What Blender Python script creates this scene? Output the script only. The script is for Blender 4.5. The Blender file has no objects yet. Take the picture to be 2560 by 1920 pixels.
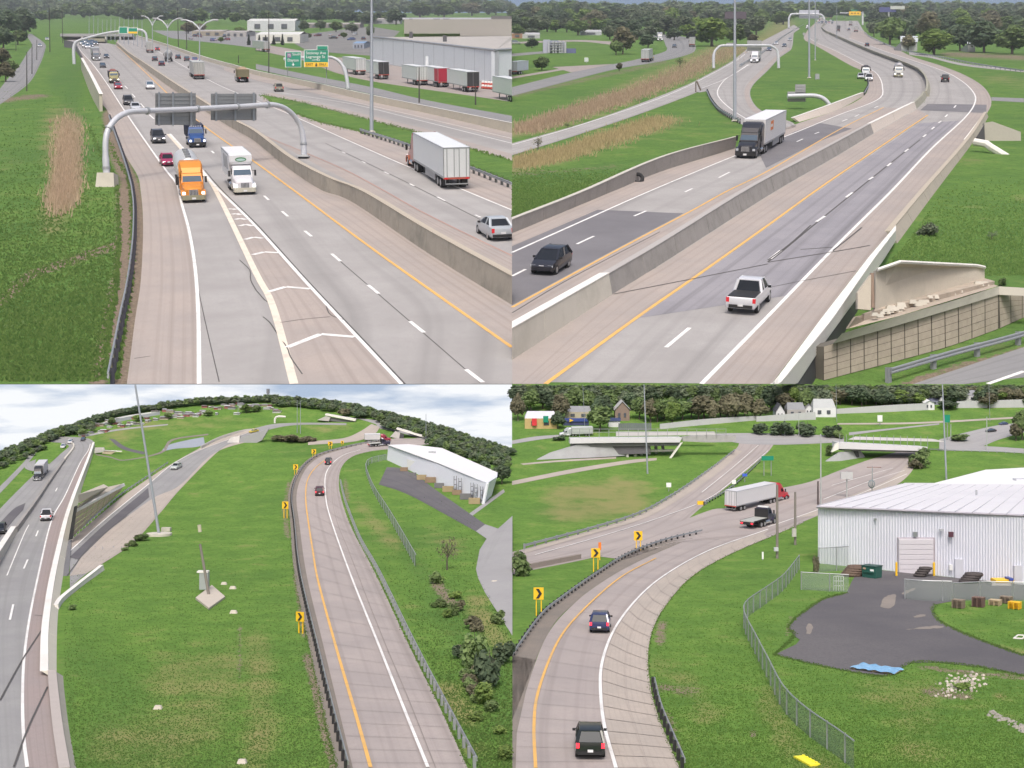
import bpy, bmesh, math, random
import numpy as np
from mathutils import Vector, Matrix
random.seed(7); rng = np.random.default_rng(7)
SC = bpy.context.scene
COL = SC.collection
# ------------------------------------------------------------------ camera
F, CX, CY = 3300.0, 1280.0, 960.0            # focal length and centre in pixels of the 2560 x 1920 photograph
K_UP, S_UP, H_UP = 18.2, 1.25, 5.0           # upper land: eye height over the slope (m), scale, its horizon row
K_LO, S_LO, H_LO = 24.0, 0.22, 950.0         # lower land: the same
C_UP = F*K_UP*S_UP; C_LO = F*K_LO*S_LO
ZC = C_LO/F                                  # camera height over the lower land
cam = bpy.data.cameras.new('camera'); cam.sensor_width = 36; cam.lens = 36*F/2560
cam.clip_start = 0.5; cam.clip_end = 30000
camo = bpy.data.objects.new('camera', cam); COL.objects.link(camo)
camo.location = (0, 0, ZC); camo.rotation_euler = (math.pi/2, 0, 0); SC.camera = camo
# ------------------------------------------------------------------ sky and sun (bright overcast morning)
SUN_EL, SUN_AZ = math.radians(52), math.radians(183)   # azimuth clockwise from +Y: the sun stands behind the camera
world = bpy.data.worlds.new('World'); SC.world = world; world.use_nodes = True
wn = world.node_tree.nodes; wl = world.node_tree.links
sky = wn.new('ShaderNodeTexSky'); sky.sky_type = 'NISHITA'; sky.sun_disc = False
sky.sun_elevation = SUN_EL; sky.sun_rotation = SUN_AZ
sky.air_density = 1.0; sky.dust_density = 6.0; sky.ozone_density = 1.0
wn['Background'].inputs['Strength'].default_value = 0.125
wl.new(sky.outputs[0], wn['Background'].inputs['Color'])
sun = bpy.data.lights.new('sun', 'SUN'); sun.energy = 1.5; sun.angle = math.radians(14); sun.color = (1.0, .97, .92)
suno = bpy.data.objects.new('sun', sun); COL.objects.link(suno)
sd = Vector((math.sin(SUN_AZ)*math.cos(SUN_EL), math.cos(SUN_AZ)*math.cos(SUN_EL), math.sin(SUN_EL)))
suno.rotation_euler = (-sd).to_track_quat('-Z', 'Y').to_euler(); suno.location = (0, -20, 60)
SC.view_settings.view_transform = 'Standard'; SC.view_settings.look = 'None'
SC.view_settings.gamma = 1.0; SC.view_settings.use_curve_mapping = False
SC.view_settings.exposure = 0.38
SC.cycles.max_bounces = 6; SC.cycles.transparent_max_bounces = 12

# ------------------------------------------------------------------ photo pixel -> place on the ground
VB = 420.0; ZB = C_LO/VB; Z0 = 77.2
def Zof(y, lo=None):
    if lo is None: lo = y > 960
    if not lo: return C_UP/max(y-H_UP, 6.0)
    v = y-H_LO
    return C_LO/v if v >= VB else ZB+(Z0-ZB)*(VB-v)/VB
def W(x, y, Z): return Vector(((x-CX)/F*Z, Z, ZC-(y-CY)/F*Z))
def G(x, y, off=0.0, lo=None):
    p = W(x, y, Zof(y, lo)); p.z += off; return p
def scl(y): 
    return S_UP if y <= 960 else Zof(y)*(y-H_LO)/(K_LO*F)
def nrm(x, y):
    lo = y > 960
    a = G(x, y-.5, lo=lo); b = G(x, y+.5, lo=lo)
    n = Vector((1, 0, 0)).cross(a-b); n.normalize(); return n
TI = {'A1': (0, 0), 'A2': (640, 0), 'A3': (0, 480), 'A4': (640, 480)}
for k_, dx_, dy_ in (('B', 1280, 0), ('C', 0, 960), ('D', 1280, 960)):
    for i_ in '1234': a_, b_ = TI['A'+i_]; TI[k_+i_] = (a_+dx_, b_+dy_)
def t(tile, *p):                                 # coordinates read off an enlarged tile of the photograph
    ox, oy = TI[tile]; return [(ox+a*.28933, oy+b*.28933) for a, b in p]
def cr(pts, n):                                  # smooth polyline, n samples evenly along it
    P = np.array(pts, float)
    if len(P) > 2:
        Q = np.vstack([2*P[0]-P[1], P, 2*P[-1]-P[-2]]); out = []
        for i in range(1, len(Q)-2):
            a, b, c, d = Q[i-1], Q[i], Q[i+1], Q[i+2]
            for s in np.linspace(0, 1, 24, endpoint=False):
                out.append(.5*((2*b)+(c-a)*s+(2*a-5*b+4*c-d)*s*s+(3*b-a-3*c+d)*s**3))
        out.append(P[-1]); P = np.array(out)
    L = np.r_[0, np.cumsum(np.hypot(*np.diff(P, axis=0).T))]
    s = np.linspace(0, L[-1], n)
    return np.c_[np.interp(s, L, P[:, 0]), np.interp(s, L, P[:, 1])]

# ------------------------------------------------------------------ materials
MATS = {}
def new_mat(name):
    m = bpy.data.materials.new(name); m.use_nodes = True
    return m, m.node_tree.nodes, m.node_tree.links, m.node_tree.nodes['Principled BSDF']
def lin(c): return tuple(((v/255+.055)/1.055)**2.4 if v > 10 else v/255/12.92 for v in c)
def mat(name, col, rough=.6, metal=0, var=.12, scale=3.0, bump=0.0, emit=0, coat=0, dirt=None, dscale=.4):
    """plain painted / cast / bare material with some unevenness of its own; col is linear albedo"""
    if name in MATS: return MATS[name]
    m, N, L, b = new_mat(name)
    tc = N.new('ShaderNodeTexCoord'); nz = N.new('ShaderNodeTexNoise'); nz.inputs['Scale'].default_value = scale
    nz.inputs['Detail'].default_value = 6; nz.inputs['Roughness'].default_value = .65
    L.new(tc.outputs['Object'], nz.inputs['Vector'])
    mx = N.new('ShaderNodeMix'); mx.data_type = 'RGBA'
    mx.inputs[6].default_value = tuple(c*(1-var) for c in col)+(1,); mx.inputs[7].default_value = tuple(min(1, c*(1+var)) for c in col)+(1,)
    L.new(nz.outputs['Fac'], mx.inputs[0]); out = mx.outputs[2]
    if dirt:
        n2 = N.new('ShaderNodeTexNoise'); n2.inputs['Scale'].default_value = dscale; n2.inputs['Detail'].default_value = 8
        n2.inputs['Roughness'].default_value = .7
        L.new(tc.outputs['Object'], n2.inputs['Vector'])
        rp = N.new('ShaderNodeMapRange'); rp.inputs[1].default_value = .48; rp.inputs[2].default_value = .72; rp.inputs[4].default_value = .75
        L.new(n2.outputs['Fac'], rp.inputs[0])
        m2 = N.new('ShaderNodeMix'); m2.data_type = 'RGBA'; m2.inputs[7].default_value = tuple(dirt)+(1,)
        L.new(rp.outputs[0], m2.inputs[0]); L.new(out, m2.inputs[6]); out = m2.outputs[2]
    L.new(out, b.inputs['Base Color'])
    b.inputs['Roughness'].default_value = rough; b.inputs['Metallic'].default_value = metal
    if coat: b.inputs['Coat Weight'].default_value = coat; b.inputs['Coat Roughness'].default_value = .08
    if emit: b.inputs['Emission Color'].default_value = tuple(col)+(1,); b.inputs['Emission Strength'].default_value = emit
    if bump:
        bp = N.new('ShaderNodeBump'); bp.inputs['Strength'].default_value = bump; L.new(nz.outputs['Fac'], bp.inputs['Height']); L.new(bp.outputs[0], b.inputs['Normal'])
    MATS[name] = m; return m

# ------------------------------------------------------------------ mesh building
class MB:
    def __init__(s): s.v = []; s.f = []
    def add(s, vs, fs):
        o = len(s.v); s.v += [tuple(p) for p in vs]; s.f += [tuple(i+o for i in f) for f in fs]; return s
    def box(s, c, d, taper=(1, 1), M=None):
        x, y, z = c; a, b, h = d[0]/2, d[1]/2, d[2]/2; tx, ty = taper
        vs = [(x-a, y-b, z-h), (x+a, y-b, z-h), (x+a, y+b, z-h), (x-a, y+b, z-h), (x-a*tx, y-b*ty, z+h), (x+a*tx, y-b*ty, z+h), (x+a*tx, y+b*ty, z+h), (x-a*tx, y+b*ty, z+h)]
        if M is not None: vs = [M @ Vector(v) for v in vs]
        return s.add(vs, [(0, 3, 2, 1), (4, 5, 6, 7), (0, 1, 5, 4), (1, 2, 6, 5), (2, 3, 7, 6), (3, 0, 4, 7)])
    def hexa(s, b4, t4): return s.add(list(b4)+list(t4), [(0, 3, 2, 1), (4, 5, 6, 7), (0, 1, 5, 4), (1, 2, 6, 5), (2, 3, 7, 6), (3, 0, 4, 7)])
    def prism(s, poly, y0, y1, inset=0.0):     # poly in XZ, extruded along Y; the two ends may be inset about their centre for a soft edge
        n = len(poly); cx = sum(p[0] for p in poly)/n; cz = sum(p[1] for p in poly)/n
        if inset:
            rings = []
            for yy, k in ((y0, 1-inset), (y0+(y1-y0)*.06, 1), (y1-(y1-y0)*.06, 1), (y1, 1-inset)):
                rings.append([(cx+(p[0]-cx)*k, yy, cz+(p[1]-cz)*k) for p in poly])
        else: rings = [[(p[0], y0, p[1]) for p in poly], [(p[0], y1, p[1]) for p in poly]]
        return s.loft(rings, caps=True)
    def loft(s, rings, caps=True, closed=True):
        n = len(rings[0]); vs = [p for r in rings for p in r]; fs = []
        for i in range(len(rings)-1):
            for j in range(n if closed else n-1):
                k = (j+1) % n; fs.append((i*n+j, i*n+k, (i+1)*n+k, (i+1)*n+j))
        if caps and closed: fs += [tuple(range(n))[::-1], tuple(range((len(rings)-1)*n, len(rings)*n))]
        return s.add(vs, fs)
    def tube(s, path, r, n=8, caps=True):
        P = [Vector(p) for p in path]; R = r if isinstance(r, (list, tuple)) else [r]*len(P); rings = []; up = None
        for i, p in enumerate(P):
            d = (P[min(i+1, len(P)-1)]-P[max(i-1, 0)]).normalized()
            if up is None: up = Vector((0, 0, 1)) if abs(d.z) < .9 else Vector((1, 0, 0))
            a = d.cross(up).normalized(); up = a.cross(d).normalized()
            rings.append([p+(a*math.cos(q)+up*math.sin(q))*R[i] for q in [2*math.pi*k/n for k in range(n)]])
        return s.loft(rings, caps)
    def cyl(s, c, r, w, axis='y', n=16, r2=None):
        x, y, z = c; r2 = r if r2 is None else r2; A = []
        for sg, rr in ((-.5, r), (.5, r2)):
            A.append([{'y': (x+rr*math.cos(q), y+sg*w, z+rr*math.sin(q)), 'x': (x+sg*w, y+rr*math.cos(q), z+rr*math.sin(q)), 'z': (x+rr*math.cos(q), y+rr*math.sin(q), z+sg*w)}[axis] for q in [2*math.pi*k/n for k in range(n)]])
        return s.loft(A)
    def mesh(s, name):
        me = bpy.data.meshes.new(name); me.from_pydata(s.v, [], s.f); me.update()
        bm = bmesh.new(); bm.from_mesh(me); bmesh.ops.recalc_face_normals(bm, faces=bm.faces); bm.to_mesh(me); bm.free(); return me
def smooth(me, ang=40):
    me.shade_smooth() if hasattr(me, 'shade_smooth') else None
    try: me.set_sharp_from_angle(angle=math.radians(ang))
    except Exception: pass
CACHE = {}
def obj(name, me, m=None, parent=None, key=None, smo=False):
    """one mesh object; me is an MB, a mesh or a function that makes an MB (kept under key and shared)"""
    if key is not None and key in CACHE: me = CACHE[key]
    else:
        if callable(me): me = me()
        if isinstance(me, MB): me = me.mesh(name)
        if smo: smooth(me)
        if len(me.materials) == 0: me.materials.append(m)
        if key is not None: CACHE[key] = me
    o = bpy.data.objects.new(name, me); COL.objects.link(o)
    if m is not None and o.material_slots[0].material != m:
        o.material_slots[0].link = 'OBJECT'; o.material_slots[0].material = m
    if parent is not None: o.parent = parent
    return o
def tag(o, label=None, cat=None, group=None, kind=None):
    if label: o['label'] = label
    if cat: o['category'] = cat
    if group: o['group'] = group
    if kind: o['kind'] = kind
    return o
def thing(name, label, cat, group=None, M=None):
    o = bpy.data.objects.new(name, None); COL.objects.link(o); o.empty_display_size = .5
    o.matrix_world = Matrix.Identity(4) if M is None else M
    return tag(o, label, cat, group)
def frame_at(x, y, dx=0, dy=-1, s=None, plumb=False):
    """matrix at ground pixel (x, y): +X along the pixel direction (dx, dy) laid on the ground, +Z off the ground"""
    lo = y > 960; p = G(x, y, lo=lo); n = Vector((0, 0, 1)) if plumb else nrm(x, y)
    e = 2.0/math.hypot(dx, dy); q = G(x+dx*e, y+dy*e, lo=lo); d = q-p; d -= n*d.dot(n); d.normalize(); l = n.cross(d)
    M = Matrix.Identity(4); s = scl(y) if s is None else s
    for i, ax in enumerate((d, l, n)):
        for r in range(3): M[r][i] = ax[r]*s
    M.translation = p; return M
def gname(o, kind='structure'): o['kind'] = kind; return o

# ------------------------------------------------------------------ sheets on the ground
LAY = .004
def lay(y, k): return k*LAY*(1.0 if y > 960 else (1.0+(960-y)/960*4))
def ribbon(name, L, R, m, k=1, n=60, cross=4, parent=None, kind='structure', sharp=False):
    """road or path between two pixel polylines; k = layer"""
    A = np.array(L, float) if sharp else cr(L, n); B = np.array(R, float) if sharp else cr(R, n); n = len(A)
    lo = (A[:, 1].mean()+B[:, 1].mean())/2 > 960
    vs = []; fs = []; uv = []
    for i in range(n):
        for j in range(cross+1):
            s = j/cross; x, y = A[i]*(1-s)+B[i]*s
            vs.append(tuple(G(x, y, lay(y, k), lo=lo))); uv.append((s, i/n))
    for i in range(n-1):
        for j in range(cross):
            a = i*(cross+1)+j; fs.append((a, a+1, a+cross+2, a+cross+1))
    me = bpy.data.meshes.new(name); me.from_pydata(vs, [], fs); ul = me.uv_layers.new(name='UVMap')
    for lp in me.loops: ul.data[lp.index].uv = uv[lp.vertex_index]
    me.update(); bm = bmesh.new(); bm.from_mesh(me); bmesh.ops.recalc_face_normals(bm, faces=bm.faces)
    if sum(f.normal.z for f in bm.faces) < 0: bmesh.ops.reverse_faces(bm, faces=bm.faces)
    bm.to_mesh(me); bm.free(); me.materials.append(m)
    o = bpy.data.objects.new(name, me); COL.objects.link(o)
    if parent is not None: o.parent = parent
    elif kind: o['kind'] = kind
    return o
def poly(name, pts, m, k=1, parent=None, kind='structure', sm=0, wob=0):
    """flat sheet; the ground under it is flat there"""
    P = [tuple(p) for p in (cr(pts+[pts[0]], sm)[:-1] if sm else pts)]
    lo = sum(p[1] for p in P)/len(P) > 960
    if wob: P = [(a+random.uniform(-wob, wob), b+random.uniform(-wob, wob)*.6) for a, b in P]
    me = bpy.data.meshes.new(name); vs = [tuple(G(x, y, lay(y, k), lo=lo)) for x, y in P]
    bm = bmesh.new(); bv = [bm.verts.new(v) for v in vs]; f = bm.faces.new(bv); f.normal_update()
    if f.normal.z < 0: f.normal_flip()
    bmesh.ops.triangulate(bm, faces=bm.faces); bm.to_mesh(me); bm.free(); me.materials.append(m)
    o = bpy.data.objects.new(name, me); COL.objects.link(o)
    if parent is not None: o.parent = parent
    elif kind: o['kind'] = kind
    return o
def line(name, pts, w, m, k=4, parent=None, n=None, px=None):
    """painted line of real width w (m) along a pixel polyline"""
    L = sum(math.dist(a, b) for a, b in zip(pts, pts[1:])); n = n or max(2, int(L/9)+2)
    C = cr(pts, n); lo = C[:, 1].mean() > 960; P = [G(x, y, lay(y, k), lo=lo) for x, y in C]; vs = []
    for i, p in enumerate(P):
        d = P[min(i+1, n-1)]-P[max(i-1, 0)]; sd_ = d.cross(nrm(C[i][0], C[i][1])).normalized()
        yy = C[i][1]; hw = w*.5*(S_UP if not lo else scl(yy))
        vs += [tuple(p-sd_*hw), tuple(p+sd_*hw)]
    me = bpy.data.meshes.new(name); me.from_pydata(vs, [], [(2*i, 2*i+1, 2*i+3, 2*i+2) for i in range(n-1)])
    me.update(); bm = bmesh.new(); bm.from_mesh(me)
    if sum(f.normal.z for f in bm.faces) < 0: bmesh.ops.reverse_faces(bm, faces=bm.faces)
    bm.to_mesh(me); bm.free(); me.materials.append(m)
    o = bpy.data.objects.new(name, me); COL.objects.link(o)
    if parent is not None: o.parent = parent
    return o
def wall(base, top, th, n=40, side=1, foot=0.0):
    """upright wall: foot on pixel polyline base, head at pixel polyline top; th = thickness (m), lying on the far side"""
    B = cr(base, n); T = cr(top, n); lo = B[:, 1].mean() > 960; Pb = []; Pt = []
    for (x, y), (u, v) in zip(B, T):
        Z = Zof(y, lo); Pb.append(W(x, y, Z)); Pt.append(W(u, v, Z))
    mb = MB(); rings = []; acc = 0
    for i in range(n-1):
        d = Pb[i+1]-Pb[i]; acc += d.y*Pb[i].x-d.x*Pb[i].y
    side *= 1 if acc > 0 else -1
    for i in range(n):
        d = Pb[min(i+1, n-1)]-Pb[max(i-1, 0)]; d.z = 0; s_ = Vector((d.y, -d.x, 0)).normalized()*side
        sc_ = S_UP if not lo else scl(B[i][1]); o = s_*th*sc_
        rings.append([Pb[i]-Vector((0, 0, foot)), Pt[i], Pt[i]+o, Pb[i]+o-Vector((0, 0, foot))])
    return mb.loft(rings)
# ------------------------------------------------------------------ ground materials
def grass_mat(name, sc, a, b, dry, soil, dark):
    m, N, L, bs = new_mat(name)
    tc = N.new('ShaderNodeTexCoord'); at = N.new('ShaderNodeAttribute'); at.attribute_name = 'wear'
    sp = N.new('ShaderNodeSeparateColor'); L.new(at.outputs['Color'], sp.inputs[0])
    def noise(s, det=5, r=.6):
        n = N.new('ShaderNodeTexNoise'); n.inputs['Scale'].default_value = s*sc; n.inputs['Detail'].default_value = det; n.inputs['Roughness'].default_value = r
        L.new(tc.outputs['Object'], n.inputs['Vector']); return n
    def mix(f, x, y):
        q = N.new('ShaderNodeMix'); q.data_type = 'RGBA'; L.new(f, q.inputs[0])
        for i, c in ((6, x), (7, y)):
            if isinstance(c, tuple): q.inputs[i].default_value = c+(1,)
            else: L.new(c, q.inputs[i])
        return q.outputs[2]
    def mrange(f, lo, hi, mx=1.0):
        q = N.new('ShaderNodeMapRange'); q.inputs[1].default_value = lo; q.inputs[2].default_value = hi; q.inputs[4].default_value = mx; L.new(f, q.inputs[0]); return q.outputs[0]
    def math_(op, x, y):
        q = N.new('ShaderNodeMath'); q.operation = op
        for i, c in enumerate((x, y)):
            if isinstance(c, float): q.inputs[i].default_value = c
            else: L.new(c, q.inputs[i])
        return q.outputs[0]
    big, mid, fine, tiny = noise(.035), noise(.22, 6), noise(1.4, 6, .7), noise(5.0, 4, .8)
    c = mix(mrange(mid.outputs[0], .35, .65), a, b)
    c = mix(mrange(big.outputs[0], .5, .72, .55), c, dark)
    c = mix(mrange(fine.outputs[0], .50, .36, .55), c, tuple(v*.62 for v in a))
    c = mix(mrange(mid.outputs[0], .60, .78, .35), c, dry)
    c = mix(mrange(tiny.outputs[0], .52, .75, .6), c, tuple(v*.45 for v in a))
    c = mix(mrange(fine.outputs[0], .56, .72, .22), c, dry)
    c = mix(mrange(math_('ADD', sp.outputs[2], math_('MULTIPLY', math_('SUBTRACT', math_('ADD', math_('MULTIPLY', mid.outputs[0], .5), math_('MULTIPLY', tiny.outputs[0], .5)), .5), 3.0)), .3, 1.1, .6), c, dark)
    f1 = math_('ADD', sp.outputs[0], math_('MULTIPLY', math_('SUBTRACT', math_('ADD', math_('MULTIPLY', mid.outputs[0], .5), math_('MULTIPLY', tiny.outputs[0], .5)), .5), 3.6))
    c = mix(mrange(f1, .2, .85, .85), c, dry)
    f2 = math_('ADD', sp.outputs[1], math_('MULTIPLY', math_('SUBTRACT', math_('ADD', math_('MULTIPLY', fine.outputs[0], .6), math_('MULTIPLY', tiny.outputs[0], .4)), .5), 3.0))
    c = mix(mrange(f2, .4, .65), c, mix(mrange(tiny.outputs[0], .4, .6), soil, tuple(v*.6 for v in soil)))
    L.new(c, bs.inputs['Base Color']); bs.inputs['Roughness'].default_value = 1.0; bs.inputs['Specular IOR Level'].default_value = .1
    bp = N.new('ShaderNodeBump'); bp.inputs['Strength'].default_value = .5; bp.inputs['Distance'].default_value = .25/sc
    L.new(tiny.outputs[0], bp.inputs['Height']); L.new(bp.outputs[0], bs.inputs['Normal'])
    return m
G_UP = grass_mat('grass on the slope', .8, (.094, .184, .046), (.132, .235, .052), (.25, .22, .115), (.27, .215, .165), (.066, .140, .044))
G_LO = grass_mat('grass on the flat', 4.5, (.110, .215, .046), (.154, .278, .056), (.27, .25, .11), (.30, .245, .185), (.072, .155, .042))
def paint(P, spots):
    """wear amounts (dry, bare, lush) at pixel positions P from strokes: (channel, points, radius x, radius y, strength)"""
    A = np.zeros((len(P), 4)); A[:, 3] = 1
    for ch, pts, rx, ry, st in spots:
        Q = np.array(pts, float)/[rx, ry]; X = P/[rx, ry]; d = np.full(len(P), 1e9)
        if len(Q) == 1: d = np.hypot(*(X-Q[0]).T)
        for a, b in zip(Q, Q[1:]):
            u = np.clip(((X-a)@(b-a))/max(((b-a)**2).sum(), 1e-9), 0, 1); d = np.minimum(d, np.hypot(*(X-a-u[:, None]*(b-a)).T))
        A[:, ch] = np.maximum(A[:, ch], st*np.clip(1.3-d*.75, 0, 1))
    return A
def ground(name, xs, rows, m, spots, lo):
    """rows(x) -> pixel rows from far to near for that column"""
    nx = len(xs); R = [rows(x) for x in xs]; ny = len(R[0]); P = np.array([(x, y) for x, r in zip(xs, R) for y in r])
    vs = [tuple(G(x, y, 0, lo)) for x, y in P]
    fs = [(i*ny+j, i*ny+j+1, (i+1)*ny+j+1, (i+1)*ny+j) for i in range(nx-1) for j in range(ny-1)]
    me = bpy.data.meshes.new(name); me.from_pydata(vs, [], fs); at = me.color_attributes.new('wear', 'FLOAT_COLOR', 'POINT')
    at.data.foreach_set('color', paint(P, spots).astype(np.float32).ravel()); me.update(); 
    bm = bmesh.new(); bm.from_mesh(me)
    if sum(f.normal.z for f in bm.faces) < 0: bmesh.ops.reverse_faces(bm, faces=bm.faces)
    bm.to_mesh(me); bm.free(); me.materials.append(m); me.shade_smooth()
    o = bpy.data.objects.new(name, me); COL.objects.link(o); o['kind'] = 'structure'; return o
UPROWS = np.r_[np.array([32, 36, 42, 48, 56]), np.arange(64, 956, 7), 960.0]
up_spots = [
    (1, t('A1', (930, 1000), (1000, 1300), (1080, 1560), (1100, 1659)), 14, 14, .9), (1, t('A3', (1080, 0), (1090, 300), (1060, 700), (960, 1100), (870, 1500), (850, 1659)), 22, 16, .95),
    (1, [(278, 330), (300, 400), (330, 470), (345, 560), (346, 640), (338, 730), (322, 820), (308, 900), (300, 958)], 18, 18, 1.15),
    (1, t('A3', (1000, 460), (600, 600), (250, 720), (0, 960)), 13, 8, 1.2), (0, t('A1', (520, 1050), (560, 1659)), 40, 30, .75), (0, t('A3', (520, 0), (430, 300)), 34, 20, .7),
    (2, t('A1', (0, 1500), (300, 1250)), 80, 40, .5), (1, t('A1', (0, 870), (330, 830)), 30, 5, .8), (2, t('A3', (250, 900), (100, 1350)), 50, 26, .6),
    (2, t('A1', (500, 700), (650, 620), (600, 1000)), 26, 30, .9), (2, t('A2', (800, 700), (1500, 850), (2212, 900)), 60, 9, .5),
    (0, t('B1', (0, 1150), (700, 930), (1400, 650), (1900, 420)), 60, 9, .85), (0, t('B1', (0, 1450), (500, 1300), (1300, 1050)), 50, 14, .8), (1, t('B1', (0, 1510), (900, 1440)), 30, 4, .55),
    (2, t('B1', (0, 1000), (600, 850), (1200, 700)), 80, 20, .5), (0, t('B2', (400, 540), (480, 560)), 20, 8, .7), (2, t('B2', (1700, 1300), (1600, 1500)), 40, 30, .35),
    (2, t('B4', (1400, 300), (1650, 420)), 30, 18, .8), (2, t('B4', (1500, 1500), (2212, 1200)), 60, 14, .75), (1, t('B4', (1200, 1659), (1500, 1560), (1900, 1450), (2212, 1360)), 20, 8, .7),
    (0, t('B2', (2000, 680), (2212, 720)), 40, 10, .4), (1, t('B2', (1600, 470), (2212, 500)), 40, 7, .7), (1, t('B1', (0, 830), (400, 740), (1000, 610), (1300, 540)), 20, 4, .6),
    (0, [(1960, 60), (1900, 110)], 30, 12, .7), (1, [(1900, 140), (1960, 80)], 12, 6, .6)]
slope = ground('hillside_ground', np.r_[np.arange(-900, -20, 60), np.arange(-20, 2580, 9), np.arange(2600, 3500, 60)], lambda x: UPROWS, G_UP, up_spots, False)
# the land edge of the wide-angle view, where the ground drops out of sight
EDGE = np.array([(-700, 1420), (-200, 1215), (0, 1137), (100, 1097), (200, 1060), (300, 1034), (400, 1017), (500, 1006), (600, 1001), (670, 998), (800, 1007), (900, 1022), (1000, 1046), (1100, 1074), (1200, 1106), (1280, 1130)], float)
def edge(x): return float(np.interp(x, EDGE[:, 0], EDGE[:, 1]))
lo_spots = [
    (0, t('C3', (1500, 900), (1900, 800), (1700, 1300), (1000, 1500)), 70, 60, .55), (0, t('C4', (0, 600), (60, 1200), (0, 1659)), 40, 40, .55), (1, t('C3', (2070, 450), (2070, 850)), 7, 12, .55),
    (2, t('C3', (700, 700), (1100, 1000), (700, 1659), (1500, 1400)), 60, 50, .75), (2, t('C3', (600, 1000), (600, 1659)), 20, 40, .7),
    (1, t('C2', (290, 870), (250, 1100), (270, 1300)), 9, 12, .6), (1, t('C4', (440, 700), (520, 1000), (580, 1300), (680, 1659)), 12, 12, .8), (1, t('C4', (350, 0), (420, 500)), 9, 10, .7),
    (1, t('C2', (770, 850), (790, 1000)), 8, 10, .6), (0, t('C2', (900, 1050), (1200, 1400)), 18, 20, .5), (2, t('C2', (1300, 1450), (1450, 1659)), 30, 20, .8),
    (2, t('C4', (1600, 200), (2000, 800), (2150, 1200)), 50, 40, .9), (0, t('C4', (1900, 250), (2100, 600)), 26, 26, .7), (1, t('C4', (1550, 60), (1700, 250)), 14, 12, .8), (0, t('C4', (1650, 1000), (1850, 1250)), 26, 24, .8), (0, t('C4', (1900, 1500),), 30, 20, .6),
    (0, t('C2', (1560, 1320), (1700, 1400)), 40, 22, .4), (0, t('C1', (950, 480), (1200, 380), (2000, 320)), 60, 10, .45), (0, t('C2', (600, 390), (700, 380)), 40, 5, .6),
    (0, t('D1', (500, 960), (950, 900), (1000, 1050), (500, 1100)), 60, 24, .8), (1, t('D3', (1300, 420), (1280, 560)), 14, 14, .7), (1, t('D3', (1300, 960), (1550, 1000)), 26, 12, .6), (1, t('D3', (1350, 1200), (1450, 1500)), 10, 16, .55), (0, t('D3', (1250, 750), (1500, 900), (1700, 1200)), 30, 20, .5),
    (1, t('D3', (2080, 1370),), 12, 12, .7), (0, t('D4', (900, 1000), (1300, 1000), (1300, 1500)), 60, 30, .45), (1, t('D4', (1400, 1000), (1700, 1040)), 24, 10, .8), (1, t('D4', (1350, 790), (1700, 830), (2212, 880)), 20, 6, .75),
    (0, t('D4', (2000, 1030),), 14, 7, .8), (1, t('D4', (200, 380), (170, 480)), 8, 12, .6), (2, t('D4', (0, 300), (300, 180)), 30, 14, .4), (0, t('D4', (0, 1100), (200, 1500), (500, 1659)), 30, 30, .6), (0, t('D4', (1900, 590), (2212, 680)), 30, 4, .6)]
def rows_l(x):
    e = edge(x); return np.r_[e-14, e-4, np.linspace(e, 2080, 170)]
gl = ground('grass_ground', np.r_[np.arange(-700, 0, 50), np.arange(0, 1280, 8), 1280.0], rows_l, G_LO, lo_spots, True)
me = gl.data                                         # beyond the edge the land falls away
nyl = 172
for i in range(len(me.vertices)//nyl):
    a = me.vertices[i*nyl+2].co.copy()
    me.vertices[i*nyl+1].co = a+Vector((0, .6, -.5)); me.vertices[i*nyl].co = a+Vector((0, 1.2, -6))
ROWS_R = np.r_[960.5, np.arange(966, 1370, 6), np.linspace(1372, 2080, 80)]
gr = ground('grass_ground', np.r_[np.arange(1280, 2570, 8), np.arange(2600, 3400, 50)], lambda x: ROWS_R, G_LO, lo_spots, True)
# ------------------------------------------------------------------ cloudy sky beyond the edge, and the earth bank under the upper land
def sky_mat():
    m, N, L, b = new_mat('overcast cloud'); tc = N.new('ShaderNodeTexCoord'); mp = N.new('ShaderNodeMapping'); mp.inputs['Scale'].default_value = (.09, .09, .5)
    mp.inputs['Rotation'].default_value = (0, .18, 0)
    L.new(tc.outputs['Object'], mp.inputs[0]); nz = N.new('ShaderNodeTexNoise'); nz.inputs['Scale'].default_value = 1.6; nz.inputs['Detail'].default_value = 5; nz.inputs['Roughness'].default_value = .5
    L.new(mp.outputs[0], nz.inputs['Vector']); rp = N.new('ShaderNodeValToRGB'); rp.color_ramp.elements[0].position = .36; rp.color_ramp.elements[1].position = .55
    rp.color_ramp.elements[0].color = (.44, .54, .70, 1); rp.color_ramp.elements[1].color = (.93, .95, .98, 1)
    L.new(nz.outputs[0], rp.inputs[0]); b.inputs['Base Color'].default_value = (0, 0, 0, 1); b.inputs['Roughness'].default_value = 1; b.inputs['Specular IOR Level'].default_value = 0
    L.new(rp.outputs[0], b.inputs['Emission Color']); b.inputs['Emission Strength'].default_value = .8; return m
skyp = MB(); A = W(-900, 961.0, 78.3); B = W(1281, 961.0, 78.3)
skyp.add([A, B, B-Vector((0, 0, 14)), A-Vector((0, 0, 14))], [(0, 1, 2, 3)])
gname(obj('sky', skyp, sky_mat()))
bank = MB(); A = W(-900, 960.4, 79.0); B = W(3500, 960.4, 79.0)
bank.add([A, B, B-Vector((0, 0, 14)), A-Vector((0, 0, 14))], [(0, 1, 2, 3)])
gname(obj('earth_bank', bank, mat('earth bank', (.06, .07, .03), .95, bump=.3)))

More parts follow.
